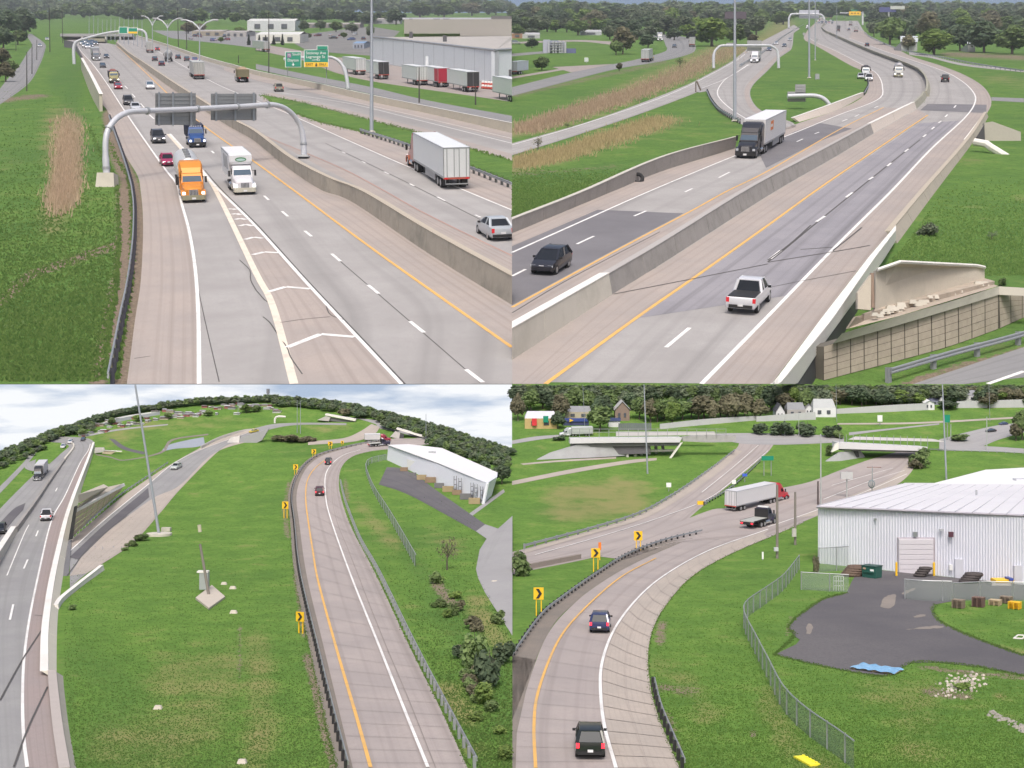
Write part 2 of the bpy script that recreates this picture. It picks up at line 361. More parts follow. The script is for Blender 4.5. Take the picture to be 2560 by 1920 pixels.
# ------------------------------------------------------------------ roads
def conc(name, base, warm, sc, streak=.25, rough=.85, var=.10):
    """broomed, traffic-stained paving: patches, grain and wheel-path streaks along the road (UV u across, v along)"""
    m, N, L, b = new_mat(name); tc = N.new('ShaderNodeTexCoord'); uv = N.new('ShaderNodeUVMap')
    def noise(s, vec, det=6, r=.65):
        n = N.new('ShaderNodeTexNoise'); n.inputs['Scale'].default_value = s; n.inputs['Detail'].default_value = det; n.inputs['Roughness'].default_value = r; L.new(vec, n.inputs['Vector']); return n.outputs[0]
    def mix(f, x, y, lo=.35, hi=.65, mx=1.0):
        r = N.new('ShaderNodeMapRange'); r.inputs[1].default_value = lo; r.inputs[2].default_value = hi; r.inputs[4].default_value = mx; L.new(f, r.inputs[0])
        q = N.new('ShaderNodeMix'); q.data_type = 'RGBA'; L.new(r.outputs[0], q.inputs[0])
        for i, c in ((6, x), (7, y)):
            if isinstance(c, tuple): q.inputs[i].default_value = c+(1,)
            else: L.new(c, q.inputs[i])
        return q.outputs[2]
    mp = N.new('ShaderNodeMapping'); mp.inputs['Scale'].default_value = (9, .6, 1); L.new(uv.outputs[0], mp.inputs[0])
    c = mix(noise(.13*sc, tc.outputs['Object'], 6, .6), base, warm, .38, .62)
    c = mix(noise(1.0, mp.outputs[0], 3, .5), c, tuple(v*(1-streak*1.6) for v in base), .48, .70, .8)
    c = mix(noise(1.1*sc, tc.outputs['Object'], 8, .75), c, tuple(v*.72 for v in base), .52, .78, .55)
    c = mix(noise(9*sc, tc.outputs['Object'], 3, .7), c, tuple(v*(1-var*2) for v in base), .4, .7, .6)
    L.new(c, b.inputs['Base Color']); b.inputs['Roughness'].default_value = rough; b.inputs['Specular IOR Level'].default_value = .25
    return m
CU = dict(lane=conc('worn lane concrete', (.385, .372, .368), (.325, .312, .308), 1, .26), shoulder=conc('pinkish shoulder concrete', (.405, .352, .325), (.345, .312, .298), 1, .2),
          asph=conc('dark asphalt patch', (.20, .195, .21), (.165, .16, .175), 1, .25), street=conc('grey street', (.27, .27, .275), (.24, .24, .25), 1), lot=conc('pink lot paving', (.36, .31, .29), (.33, .30, .29), 1, .1))
CL = dict(lane=conc('ramp concrete', (.405, .358, .342), (.345, .31, .302), 4.5, .24), shoulder=conc('ramp shoulder concrete', (.46, .405, .36), (.395, .355, .32), 4.5, .15), hw=conc('highway concrete', (.32, .32, .32), (.275, .272, .28), 4.5, .2),
          asph=conc('yard asphalt', (.145, .14, .15), (.115, .11, .125), 4.5, .2), yard=conc('dusty yard asphalt', (.15, .143, .15), (.11, .106, .118), 2.2, .2, var=.2), street=conc('side street concrete', (.36, .355, .36), (.33, .325, .335), 4.5, .15), gravel=conc('gravel verge', (.27, .235, .205), (.22, .20, .18), 9, .1, var=.25))
WHITE = mat('white road paint', (.78, .77, .76), .7, var=.10, scale=2.5, dirt=(.46, .45, .45), dscale=.9); YEL = mat('yellow road paint', (.72, .42, .12), .7, var=.15, scale=2.5, dirt=(.45, .33, .20), dscale=.8); CREAM = mat('worn cream road paint', (.74, .66, .56), .7, var=.15, dirt=(.50, .44, .39), dscale=.7)
SEAM = mat('tarred joint', (.09, .085, .085), .9)

# upper land, first view: the motorway with its gore
e_left = [(150, 86), (185, 116), (202, 145), (220, 197), (246, 249), (269, 278), (285, 318), (312, 385), (344, 440), (352, 480), (357, 535), (357, 610), (351, 711), (337, 804), (327, 885), (317, 960)]
wl = [(196, 118), (201, 127), (235, 165), (271, 215), (307, 271), (354, 340), (414, 425), (443, 463), (454, 509), (474, 584), (489, 682), (496, 798), (498, 960)]
med_b = [(290, 112), (322, 141), (360, 170), (420, 215), (552, 304), (610, 337), (640, 356), (715, 417), (802, 475), (883, 507), (1074, 636), (1280, 763)]
med_t = [(290, 105), (322, 132), (360, 157), (447, 215), (570, 292), (620, 318), (650, 338), (727, 396), (820, 444), (909, 480), (1074, 578), (1280, 691)]
par_b = [(340, 92), (420, 118), (514, 152), (595, 174), (640, 188), (785, 221), (929, 255), (1074, 285), (1280, 333)]
par_t = [(340, 88), (420, 112), (514, 143), (595, 165), (640, 177), (785, 207), (929, 238), (1074, 267), (1280, 308)]
road = ribbon('road', e_left, med_b[:-1]+[(1280, 763), (1280, 960)], CU['lane'], 1, n=110, cross=10)
ribbon('shoulder', e_left, wl, CU['shoulder'], 2, n=110, parent=road)
yl = [(292, 116), (305, 126), (360, 178), (430, 245), (509, 315), (640, 408), (739, 480), (958, 642), (1280, 869)]
ribbon('shoulder', yl, med_b, CU['shoulder'], 2, n=110, parent=road)
road2 = ribbon('road', med_b, [(300, 80)]+par_b, CU['lane'], 1, n=110, cross=10)
nby = [(360, 164), (523, 262), (640, 330), (770, 385), (866, 427), (956, 475), (1045, 525), (1161, 583), (1280, 640)]
ribbon('shoulder', [(360, 158), (523, 256), (640, 326), (770, 400), (909, 474), (1074, 572), (1280, 690)], nby, CU['shoulder'], 2, n=80, parent=road2)
grs_u = [(654, 237), (756, 257), (802, 269), (938, 304), (1068, 338), (1175, 372), (1280, 402)]
grs_l = [(654, 239), (698, 266), (785, 301), (900, 330), (999, 356), (1175, 417), (1280, 457)]
nbw = [(380, 120), (515, 197), (590, 232), (690, 272), (770, 307), (984, 402), (1169, 480), (1280, 526)]
ribbon('shoulder', grs_l, [(660, 262), (720, 286), (785, 313), (900, 364), (999, 408), (1175, 483), (1280, 526)], CU['shoulder'], 2, n=60, parent=road2)
ribbon('shoulder', [(560, 168)]+par_b[3:], [(560, 176), (640, 201), (785, 233), (929, 268), (1074, 301), (1280, 352)], CU['shoulder'], 2, n=60, parent=road2)
ribbon('shoulder', grs_u, [(680, 232), (756, 249), (802, 260), (938, 292), (1068, 324), (1175, 356), (1280, 385)], CU['shoulder'], 2, n=60, parent=road2)
gore = ribbon('grass_gore', grs_u, grs_l, G_UP, 3, n=60); gore['kind'] = 'structure'
line('edge_line', wl, .22, WHITE, 4, road); line('edge_line', yl, .24, YEL, 4, road)
line('edge_line', nby, .15, mat('faded red joint', (.42, .26, .22), .8), 4, road2); line('edge_line', nbw, .2, WHITE, 4, road2); line('edge_line', [(700, 232), (871, 259), (1010, 292), (1280, 359)], .2, WHITE, 4, road2)
line('edge_line', [(800, 240), (950, 270), (1280, 347)], .14, WHITE, 4, road2)
g_l = [(420, 336), (445, 364), (503, 431), (541, 480), (640, 683), (683, 769), (735, 960)]; g_r = [(425, 335), (455, 368), (505, 426), (548, 476), (640, 567), (770, 711), (923, 873), (1005, 960)]
line('gore_line', g_l, .42, CREAM, 4, road); line('gore_line', g_r, .26, WHITE, 4, road); line('joint', [(p[0]+7, p[1]) for p in g_r[2:]], .10, SEAM, 4, road)
ribbon('shoulder', g_l[3:], g_r[3:], CU['shoulder'], 2, n=50, parent=road)
for c in ([(718, 869), (802, 836), (886, 843)], [(672, 730), (715, 718), (776, 723)], [(632, 638), (660, 631), (698, 633)], [(612, 600), (634, 594), (657, 597)], [(599, 566), (614, 562), (632, 566)], [(588, 550), (600, 547), (615, 550)], [(580, 537), (590, 535), (602, 538)], [(571, 524), (580, 523), (590, 525)]):
    for a, b in zip(c, c[1:]): line('gore_chevron', [a, b], .42, WHITE, 5, road)
for a, b in (((660, 490), (672, 501)), ((705, 529), (720, 542)), ((762, 578), (779, 592)), ((829, 635), (851, 654)), ((920, 713), (947, 735)), ((1025, 804), (1060, 832)), ((1165, 924), (1207, 956)), ((622, 458), (632, 466)), ((589, 430), (597, 437)), ((560, 404), (567, 410)), ((529, 378), (535, 384)), ((373, 287), (385, 298)), ((351, 259), (361, 270)), ((330, 235), (338, 244)), ((312, 215), (319, 222))):
    line('lane_dash', [a, b], .24, WHITE, 4, road)
for a, b in (((1024, 460), (1036, 466)), ((1093, 493), (1113, 503)), ((1188, 538), (1202, 544)), ((960, 430), (972, 436)), ((905, 404), (914, 409)), ((855, 380), (863, 384))): line('lane_dash', [a, b], .2, WHITE, 4, road2)
line('joint', [(814, 359), (1024, 460), (1280, 590)], .09, SEAM, 3, road2); line('joint', [(851, 654), (1165, 925), (1200, 957)], .06, SEAM, 3, road)
line('joint', [(476, 584), (490, 690), (512, 800), (548, 955)], .05, SEAM, 3, road)
for c in (t('A4', (0, 850), (80, 940), (120, 960), (150, 1015)), t('A4', (60, 1080), (120, 1130), (180, 1220), (270, 1350), (300, 1430), (400, 1575)), t('A3', (2070, 590), (2160, 680), (2165, 760), (2212, 850)), t('A4', (210, 1130), (420, 1100), (640, 1080)), t('A4', (600, 960), (640, 1060), (770, 1110)), t('A3', (1160, 1440), (1300, 1420))): line('crack', c, .07, SEAM, 4, road)
# frontage street and verge behind the far wall
fr = ribbon('street', [(640, 160), (785, 190), (929, 218), (1074, 252), (1280, 290)], [(640, 173), (785, 205), (929, 236), (1074, 268), (1280, 307)], CU['street'], 1)
ribbon('parking_lot', [(640, 108), (760, 128), (830, 143), (930, 150), (1240, 208), (1280, 212)], [(640, 125), (760, 152), (840, 182), (940, 205), (1180, 240), (1280, 255)], CU['lot'], 1, n=30)
ribbon('street', [(63, 86), (80, 112), (69, 130), (49, 163), (18, 199), (-30, 260)], [(78, 84), (112, 109), (112, 127), (98, 165), (68, 212), (-10, 268)], CU['street'], 1)
poly('parking_lot', [(705, 92), (925, 66), (1000, 78), (935, 140), (830, 132), (760, 122)], conc('worn grey lot', (.24, .235, .23), (.19, .19, .185), .5, .1), 1); poly('parking_lot', [(380, 76), (700, 82), (720, 100), (640, 120), (560, 110), (430, 96)], CU['street'], 1)
# upper land, second view: the motorway bend
SB_l = [(1280, 584), (1529, 480), (1656, 428), (1830, 373), (1978, 315), (2094, 275), (2160, 240), (2170, 205), (2157, 179), (2123, 162), (2042, 116), (2010, 98), (2020, 75), (2052, 45)]
TMED = [(1280, 900), (1532, 736), (1656, 659), (1920, 490), (2082, 396), (2186, 333), (2293, 272), (2316, 246), (2321, 214), (2305, 185), (2267, 165), (2180, 133), (2099, 98), (2065, 81), (2056, 69), (2070, 52)]
NB_r = [(1929, 960), (2056, 792), (2172, 642), (2227, 578), (2308, 480), (2420, 350), (2467, 283), (2478, 262), (2475, 240), (2455, 214), (2412, 188), (2354, 165), (2282, 142), (2240, 122), (2180, 95), (2160, 78), (2145, 52)]
rd3 = ribbon('road', SB_l, TMED, CU['lane'], 1, n=130, cross=8); rd4 = ribbon('road', [(1280, 955)]+TMED[1:], NB_r, CU['lane'], 1, n=130, cross=8)
sby = [(1280, 769), (1526, 635), (1728, 528), (1815, 480), (1920, 428), (2094, 327), (2209, 269)]; nbyel = [(1364, 960), (1587, 798), (1728, 700), (1920, 564), (2036, 480), (2175, 385), (2320, 288)]
sbw = [(1280, 632), (1450, 556), (1621, 480), (1830, 393), (1978, 336), (2094, 289), (2195, 249), (2206, 217), (2195, 188), (2172, 171), (2094, 130), (2042, 107), (2020, 92)]
nbwh = [(1754, 960), (1920, 791), (2079, 627), (2227, 480), (2325, 376), (2412, 295), (2438, 255), (2432, 229), (2400, 200), (2348, 174), (2209, 127), (2122, 95)]
ribbon('shoulder', SB_l, sbw[:-1]+[(2016, 88), (2060, 42)], CU['shoulder'], 2, n=120, parent=rd3); ribbon('shoulder', sby, [(1280, 895), (1532, 730), (1656, 655), (1920, 487), (2082, 393), (2186, 330), (2280, 272)], CU['shoulder'], 2, n=60, parent=rd3)
ribbon('shoulder', [(1290, 960), (1532, 737), (1656, 660), (1920, 491), (2082, 397), (2186, 334), (2293, 274)], nbyel, CU['shoulder'], 2, n=60, parent=rd4); ribbon('shoulder', nbwh, NB_r[:-1]+[(2130, 80)], CU['shoulder'], 2, n=110, parent=rd4)
poly('shoulder', [(1280.5, 960), (1280.5, 897), (1532, 735), (1640, 690), (1372, 960)], CU['shoulder'], 1.5, rd4); poly('asphalt_patch', [(1280, 616), (1494, 525), (1708, 534), (1526, 630), (1280, 764)], CU['asph'], 3, rd3); poly('asphalt_patch', [(1985, 330), (2050, 308), (2130, 322), (2045, 355), (1915, 420), (1900, 388), (1960, 345)], CU['asph'], 3, rd3)
poly('asphalt_patch', [(2319, 260), (2467, 262), (2465, 283), (2300, 276)], CU['asph'], 3, rd4)
LAV = conc('lavender lane surface', (.31, .30, .325), (.265, .258, .285), 1, .34)
ribbon('asphalt_overlay', [(1600, 795), (1728, 706), (1920, 570), (2036, 486), (2175, 391), (2300, 308)], [(1965, 740), (2079, 621), (2150, 550), (2227, 474), (2325, 370), (2400, 302)], LAV, 2.5, n=50, cross=6, parent=rd4)
for p, w, m_, r in ((sby, .2, YEL, rd3), (nbyel, .24, YEL, rd4), (sbw, .22, WHITE, rd3), (nbwh, .24, WHITE, rd4)): line('edge_line', p, w, m_, 4, r)
for a, b in (((1280, 691), (1314, 674)), ((1442, 611), (1485, 591)), ((1585, 541), (1616, 528)), ((1712, 481), (1731, 472)), ((1797, 445), (1824, 431)), ((1992, 355), (2007, 348)), ((2037, 335), (2048, 331)), ((2105, 304), (2118, 299)), ((2137, 292), (2148, 287)), ((2186, 270), (2195, 266))): line('lane_dash', [a, b], .22, WHITE, 4, rd3)
for a, b in (((1665, 869), (1724, 820)), ((1925, 648), (1952, 627)), ((2041, 555), (2062, 541)), ((2115, 494), (2131, 482)), ((2172, 450), (2183, 443)), ((2218, 416), (2228, 408)), ((2262, 380), (2271, 373)), ((2308, 343), (2315, 337)), ((2329, 324), (2336, 318)), ((2346, 308), (2353, 303)), ((2363, 293), (2369, 287)), ((2385, 270), (2390, 264))): line('lane_dash', [a, b], .24, WHITE, 4, rd4)
line('joint', [(1920, 655), (1950, 633), (2041, 558), (2172, 452), (2300, 350)], .16, SEAM, 3, rd4); line('joint', t('B3', (880, 885), (1500, 765), (2212, 625)), .12, SEAM, 5, rd4); line('joint', t('B4', (0, 610), (560, 520), (880, 465)), .14, SEAM, 5, rd4); line('joint', t('B4', (0, 830), (300, 770), (760, 685)), .06, SEAM, 5, rd4); line('joint', [(1280, 578+205), (1420, 700), (1650, 580)], .1, SEAM, 3, rd3)
for c in (t('B4', (0, 590), (100, 520), (210, 435), (370, 290)), t('B4', (560, 510), (700, 400), (810, 310)), t('B4', (280, 500), (560, 480))): line('crack', c, .12, SEAM, 5, rd4)
loop = ribbon('ramp', [(1873, 118), (1830, 153), (1772, 187), (1740, 205), (1743, 231), (1766, 229), (1778, 255), (1801, 281), (1856, 312), (1900, 340)], [(1985, 72), (1978, 124), (1949, 145), (1920, 176), (1882, 214), (1876, 240), (1893, 269), (1925, 286), (1980, 306), (1990, 318)], CU['lane'], 2, n=70, cross=6)
ribbon('shoulder', [(1978, 121), (1949, 142), (1918, 174), (1880, 212), (1873, 240), (1890, 270), (1925, 289)], [(1968, 119), (1938, 142), (1905, 174), (1868, 212), (1862, 242), (1880, 276), (1920, 297)], CU['shoulder'], 3, n=50, parent=loop)
rmp = ribbon('ramp', [(1280, 359), (1454, 310), (1598, 260), (1714, 214), (1772, 185), (1830, 153), (1873, 121), (1985, 62)], [(1280, 389), (1425, 344), (1598, 286), (1743, 231), (1800, 205), (1850, 172), (1905, 135), (2000, 72)], CU['lane'], 3, n=70)
line('edge_line', t('B1', (0, 1255), (500, 1110), (1100, 915), (1500, 755), (1900, 545), (2050, 440)), .18, WHITE, 4, rmp); line('edge_line', t('B1', (2040, 1040), (1900, 950), (1800, 860), (1775, 790), (1830, 700), (1920, 640), (2040, 560)), .2, WHITE, 5, loop); line('edge_line', t('B1', (1640, 765), (1850, 680), (2050, 560)), .2, WHITE, 5, rmp)
island = ribbon('grass_island', [(1998, 98), (1978, 124), (1949, 145), (1920, 176), (1882, 214), (1876, 240), (1893, 269), (1925, 285), (1978, 300)], [(2002, 97), (2042, 116), (2123, 162), (2157, 179), (2168, 204), (2160, 236), (2094, 270), (2040, 286), (1990, 300)], G_UP, 3, n=60, cross=8)
st1 = ribbon('street', [(1280, 218), (1425, 182), (1526, 162), (1598, 147), (1664, 128), (1663, 112), (1655, 97), (1620, 90)], [(1280, 240), (1425, 202), (1540, 173), (1656, 153), (1731, 132), (1738, 112), (1725, 96), (1670, 86)], CU['street'], 1)
poly('street_apron', [(1381, 168), (1535, 160), (1428, 181)], CU['lot'], 2); ribbon('street', [(1280, 134), (1400, 125)], [(1280, 141), (1400, 130)], CU['street'], 1, n=6); ribbon('street', [(1280, 105), (1440, 100), (1530, 104)], [(1280, 110), (1440, 104), (1530, 112)], CU['lot'], 1, n=12); ribbon('street', [(1280, 192), (1400, 172)], [(1280, 197), (1410, 175)], CU['lot'], 2, n=6)
ribbon('street', t('B2', (1220, 440), (1400, 480), (1700, 550), (2212, 605)), t('B2', (1220, 475), (1400, 500), (1700, 570), (2212, 625)), CU['lane'], 1, n=20); ribbon('street', t('B2', (1930, 840), (2212, 850)), t('B2', (1930, 870), (2212, 885)), CU['street'], 1, n=6)
rd5 = ribbon('road', [(2281, 961), (2560, 868), (2800, 790)], [(2400, 962), (2600, 940), (2800, 930)], CU['street'], 2, n=20); line('edge_line', t('B4', (1900, 1659), (2212, 1550)), .24, WHITE, 4, rd5)

# lower land, first view (wide angle)
HWR = [(145, 1914), (124, 1729), (120, 1677), (120, 1585), (127, 1512), (139, 1434), (174, 1275), (200, 1206), (231, 1134), (237, 1108), (222, 1097), (203, 1094), (150, 1091)]
HWM = [(-60, 1470), (43, 1319), (90, 1262), (130, 1202), (168, 1148), (186, 1125), (184, 1112), (160, 1107), (139, 1100), (135, 1092)]
HWL = [(-60, 1340), (0, 1272), (81, 1191), (130, 1151), (156, 1131), (174, 1115), (170, 1110), (150, 1107), (122, 1104), (118, 1092)]
hw1 = ribbon('road', HWL, HWM, CL['hw'], 1, n=90); hw2 = ribbon('road', [(-60, 1960), (-60, 1500)]+HWM[1:], [(150, 1960)]+HWR, CL['hw'], 1, n=110, cross=6)
hwl = t('C3', (235, 1659), (205, 1400), (195, 1100), (205, 760), (250, 400), (330, 0))+t('C1', (440, 1200), (560, 970), (690, 690), (760, 580), (780, 520))
ribbon('shoulder', hwl, [(150, 1925), (124, 1729), (120, 1677), (120, 1585), (127, 1512), (139, 1434), (174, 1275), (200, 1206), (231, 1134), (236, 1110)], conc('reddish shoulder', (.34, .285, .275), (.32, .28, .275), 4.5, .15), 2, n=80, parent=hw2)
line('edge_line', hwl, .22, WHITE, 4, hw2)
for c in (t('C3', (85, 385), (115, 250)), t('C1', (205, 1600), (240, 1520)), t('C1', (310, 1320), (330, 1270)), t('C1', (400, 1120), (415, 1085)), t('C1', (480, 930), (495, 900))): line('lane_dash', c, .22, WHITE, 4, hw2)
line('edge_line', t('C1', (60, 1659), (200, 1320), (250, 1220)), .16, WHITE, 4, hw2)
for c in (t('C3', (0, 1080), (200, 720), (420, 385)), t('C3', (120, 1659), (240, 1330), (410, 965)), t('C3', (300, 345), (420, 355))): line('joint', c, .13, SEAM, 5, hw2)
ribbon('asphalt_patch', t('C1', (0, 1200), (120, 1080), (220, 1030)), t('C1', (0, 1330), (110, 1190), (200, 1090)), CL['asph'], 3, n=14, parent=hw1)
ribbon('ramp', [(-20, 1236), (58, 1157), (101, 1102), (112, 1090)], [(-20, 1255), (64, 1165), (108, 1108), (120, 1092)], CL['hw'], 2, n=30); ribbon('ramp', [(60, 1160), (64, 1172), (85, 1178), (100, 1170)], [(92, 1148), (88, 1160), (94, 1165), (108, 1166)], CL['hw'], 2, n=20)
ribbon('grass_island', [(112, 1111), (100, 1128), (90, 1151), (89, 1162)], [(120, 1110), (150, 1116), (153, 1132), (124, 1160)], G_LO, 4, n=20)
UPu = [(174, 1353), (289, 1255), (362, 1203), (434, 1157), (521, 1110), (593, 1082), (640, 1070), (686, 1060), (756, 1057), (866, 1058)]
UPl = [(175, 1470), (217, 1434), (327, 1362), (400, 1283), (451, 1223), (550, 1125), (600, 1105), (640, 1085), (700, 1068), (760, 1062), (866, 1063)]
und = ribbon('road', UPu, UPl, CL['hw'], 1, n=80, cross=8)
usl = t('C1', (590, 1460), (900, 1180), (1280, 870), (1500, 690), (1760, 560), (2212, 400))
ribbon('shoulder', usl, UPu[:7], CL['shoulder'], 2, n=60, parent=und); ribbon('shoulder', t('C1', (600, 1659), (800, 1390), (1290, 1010), (1550, 880), (1850, 600), (2212, 480)), UPl[1:7]+[(640, 1098)], CL['shoulder'], 2, n=60, parent=und)
line('edge_line', usl, .22, WHITE, 4, und); line('joint', t('C1', (580, 1659), (800, 1380), (1100, 1140)), .12, SEAM, 4, und)
ribbon('asphalt_band', t('C1', (600, 1500), (900, 1220), (1280, 900)), t('C1', (680, 1520), (950, 1260), (1290, 980)), CL['asph'], 3, n=30, parent=und)
RL = [(883, 1925), (811, 1625), (767, 1440), (748, 1307), (741, 1249), (748, 1206), (768, 1168), (800, 1142), (850, 1125), (915, 1108), (990, 1096)]
RR = [(1171, 1925), (1097, 1764), (1025, 1619), (941, 1440), (880, 1322), (854, 1249), (847, 1206), (854, 1168), (880, 1142), (929, 1128), (990, 1122)]
ramp = ribbon('ramp', RL, RR, CL['lane'], 1, n=120, cross=8)
GRL = [(869, 1925), (831, 1781), (796, 1637), (750, 1440), (735, 1307), (728, 1249), (735, 1206), (756, 1168), (790, 1139), (843, 1121), (915, 1105), (958, 1099)]
ribbon('gravel_verge', [(p[0]-26*(p[1]-950)/960, p[1]) for p in GRL], RL[:-1]+[(960, 1100)], CL['gravel'], 2, n=90)
ryl = t('C4', (990, 1659), (870, 1230), (700, 650), (540, 60))+t('C2', (490, 1440), (450, 1180), (430, 1000), (440, 850), (500, 740), (620, 640)); rwh = t('C4', (1485, 1659), (1290, 1180), (1060, 600), (820, 0))+t('C2', (640, 1150), (600, 940), (610, 760), (730, 630), (900, 570))
line('edge_line', ryl, .24, YEL, 4, ramp); line('edge_line', rwh, .22, WHITE, 4, ramp)
A_ = cr(RL, 60); B_ = cr(RR, 60)
for i in range(1, 58, 2): line('joint', [tuple(A_[i]), tuple(B_[i])], .05, mat('faint joint', (.26, .23, .22), .9), 4, ramp)
line('joint', [tuple(a*.28+b*.72) for a, b in zip(A_, B_)][::4], .07, mat('faint joint', (.20, .175, .165), .9), 4, ramp)
merge = ribbon('ramp', [(770, 1104), (857, 1096), (900, 1079), (929, 1060)], [(770, 1113), (886, 1104), (935, 1086), (950, 1068)], CL['shoulder'], 2, n=30)
ribbon('street', [(929, 1056), (870, 1042), (800, 1036)], [(955, 1068), (990, 1066), (940, 1050)], CL['street'], 1, n=14); ribbon('street', [(940, 1062), (1000, 1072), (1060, 1090), (1130, 1110)], [(950, 1072), (1000, 1082), (1060, 1100), (1120, 1118)], CL['street'], 2, n=20); ribbon('road', [(985, 1096), (1035, 1096), (1060, 1092)], [(985, 1124), (1060, 1112), (1110, 1108)], CL['lane'], 1, n=14)
ribbon('street', [(200, 1090), (300, 1072), (420, 1060)], [(205, 1094), (300, 1076), (420, 1063)], CL['street'], 1, n=16)
ribbon('ditch_path', t('C1', (820, 605), (960, 630), (1080, 655), (1380, 590), (1480, 480), (1800, 430)), t('C1', (830, 615), (960, 640), (1080, 663), (1400, 598), (1500, 488), (1800, 442)), CL['gravel'], 2, n=30); ribbon('ditch_path', t('C1', (940, 470), (1050, 560), (1240, 610)), t('C1', (990, 480), (1100, 550), (1260, 590)), CL['asph'], 1, n=14)
sst = poly('street', [(1281, 1290), (1242, 1325), (1216, 1348), (1199, 1375), (1190, 1423), (1195, 1445), (1213, 1483), (1281, 1590)], CL['street'], 2)
for c in (t('C2', (1950, 1330), (2080, 1400)), t('C2', (1900, 1480), (2060, 1530)), t('C2', (2060, 1659), (2212, 1300)), t('C4', (1950, 80), (2140, 60)), t('C4', (2080, 80), (2212, 280))): line('joint', c, .08, SEAM, 4, sst)
ribbon('driveway', t('C2', (1130, 720), (1250, 730), (1400, 800), (1560, 920), (1980, 1215)), t('C2', (1060, 870), (1130, 890), (1250, 930), (1420, 1010), (1900, 1275)), CL['asph'], 2, n=40); poly('driveway_apron', t('C2', (1980, 1215), (2100, 1255), (2000, 1345), (1900, 1275)), CL['street'], 3); ribbon('path', t('C2', (1830, 1130), (2140, 910)), t('C2', (1850, 1155), (2150, 935)), CL['street'], 2, n=14)
# lower land, second view
BL_ = [(1289, 1925), (1292, 1833), (1315, 1729), (1367, 1590), (1440, 1505), (1520, 1446), (1600, 1402), (1690, 1362), (1770, 1330), (1850, 1302)]
BR_ = [(1700, 1925), (1642, 1781), (1623, 1695), (1621, 1625), (1636, 1564), (1668, 1509), (1728, 1443), (1815, 1391), (1920, 1345), (2010, 1306)]
rmp2 = ribbon('ramp', BL_, BR_, CL['lane'], 1, n=110, cross=8)
GRB = [(1281, 1634), (1352, 1538), (1404, 1495), (1480, 1440), (1564, 1388), (1656, 1353), (1760, 1328)]
ribbon('gravel_verge', GRB, [(1281, 1800), (1367, 1590), (1440, 1505), (1520, 1446), (1600, 1402), (1690, 1362), (1775, 1330)], CL['gravel'], 2, n=70); poly('gravel_verge', [(1281, 1640), (1340, 1650), (1315, 1729), (1292, 1833), (1289, 1922), (1281, 1922)], CL['gravel'], 2)
wl2 = [(1540, 1922), (1511, 1816), (1501, 1723), (1506, 1654), (1535, 1576), (1590, 1501), (1660, 1440), (1772, 1377), (1920, 1324)]; yl2 = [(1339, 1922), (1335, 1816), (1346, 1729), (1393, 1608), (1454, 1530), (1549, 1446), (1640, 1396)]
line('edge_line', wl2, .24, WHITE, 4, rmp2); line('edge_line', yl2, .22, YEL, 4, rmp2)
A_ = cr(BL_, 50); B_ = cr(wl2, 50)
for i in range(1, 44, 2): line('joint', [tuple(A_[i]), tuple(B_[i])], .05, mat('faint joint', (.20, .175, .165), .9), 4, rmp2)
# jointed shoulder slabs, each a piece of its own
mid_ = [(1622, 1922), (1590, 1820), (1569, 1747), (1566, 1648), (1590, 1560), (1639, 1495), (1700, 1440), (1790, 1388), (1910, 1335)]
NS = 26; a_ = cr([(p[0]+5, p[1]) for p in wl2], NS*6+1); b_ = cr(mid_, NS*6+1); c_ = cr(BR_[:-1], NS*6+1)
for i in range(NS):
    for A, B in ((a_, b_), (b_, c_)):
        q = np.linspace(i*6+.12, (i+1)*6-.12, 5); f_ = lambda P, w: [tuple(P[int(v)]*(1-v % 1)+P[min(int(v)+1, NS*6)]*(v % 1)) for v in w]
        La = f_(A, q); Ra = f_(B, q); La = [(x*.985+u*.015, y*.985+v*.015) for (x, y), (u, v) in zip(La, Ra)]
        s_ = ribbon('paving_slab', La, Ra, CL['shoulder'], 3, cross=2, parent=rmp2, sharp=True)
ex = ribbon('ramp', [(1281, 1380), (1312, 1372), (1482, 1324), (1598, 1286), (1685, 1237), (1772, 1176), (1838, 1124), (1848, 1106)], [(1281, 1436), (1312, 1429), (1500, 1390), (1660, 1340), (1758, 1265), (1850, 1190), (1915, 1135), (1935, 1110)], CL['lane'], 1, n=70, cross=6)
mn = ribbon('road', [(1500, 1392), (1640, 1330), (1772, 1277), (1825, 1268), (1920, 1229), (2021, 1206), (2100, 1176), (2169, 1151), (2238, 1131), (2260, 1122)], [(1560, 1400), (1700, 1358), (1850, 1345), (1900, 1340), (1975, 1318), (2044, 1290), (2150, 1250), (2232, 1217), (2276, 1183), (2305, 1130)], CL['lane'], 2, n=70, cross=6)
ribbon('shoulder', [(1312, 1374), (1482, 1325), (1598, 1287), (1685, 1238), (1772, 1177), (1838, 1125)], [(1312, 1384), (1482, 1335), (1610, 1297), (1700, 1248), (1790, 1186), (1856, 1128)], CL['shoulder'], 3, n=50, parent=ex); ribbon('shoulder', [(2040, 1290), (2130, 1252), (2232, 1217), (2276, 1183), (2300, 1140)], [(1990, 1295), (2100, 1250), (2200, 1210), (2250, 1180), (2280, 1140)], CL['shoulder'], 3, n=40, parent=mn)
for c, p_ in ((t('D1', (1640, 940), (1900, 730), (2130, 530)), ex), (t('D1', (200, 1480), (800, 1310), (1300, 1150), (1700, 990), (2000, 760), (2212, 580)), ex), (t('D2', (0, 1240), (430, 1090), (800, 950), (1200, 780)), mn), (t('D2', (550, 880), (900, 780), (1080, 730)), mn), (t('D2', (480, 1000), (860, 850), (1180, 750)), mn)): line('edge_line', c, .2, WHITE, 5, p_)
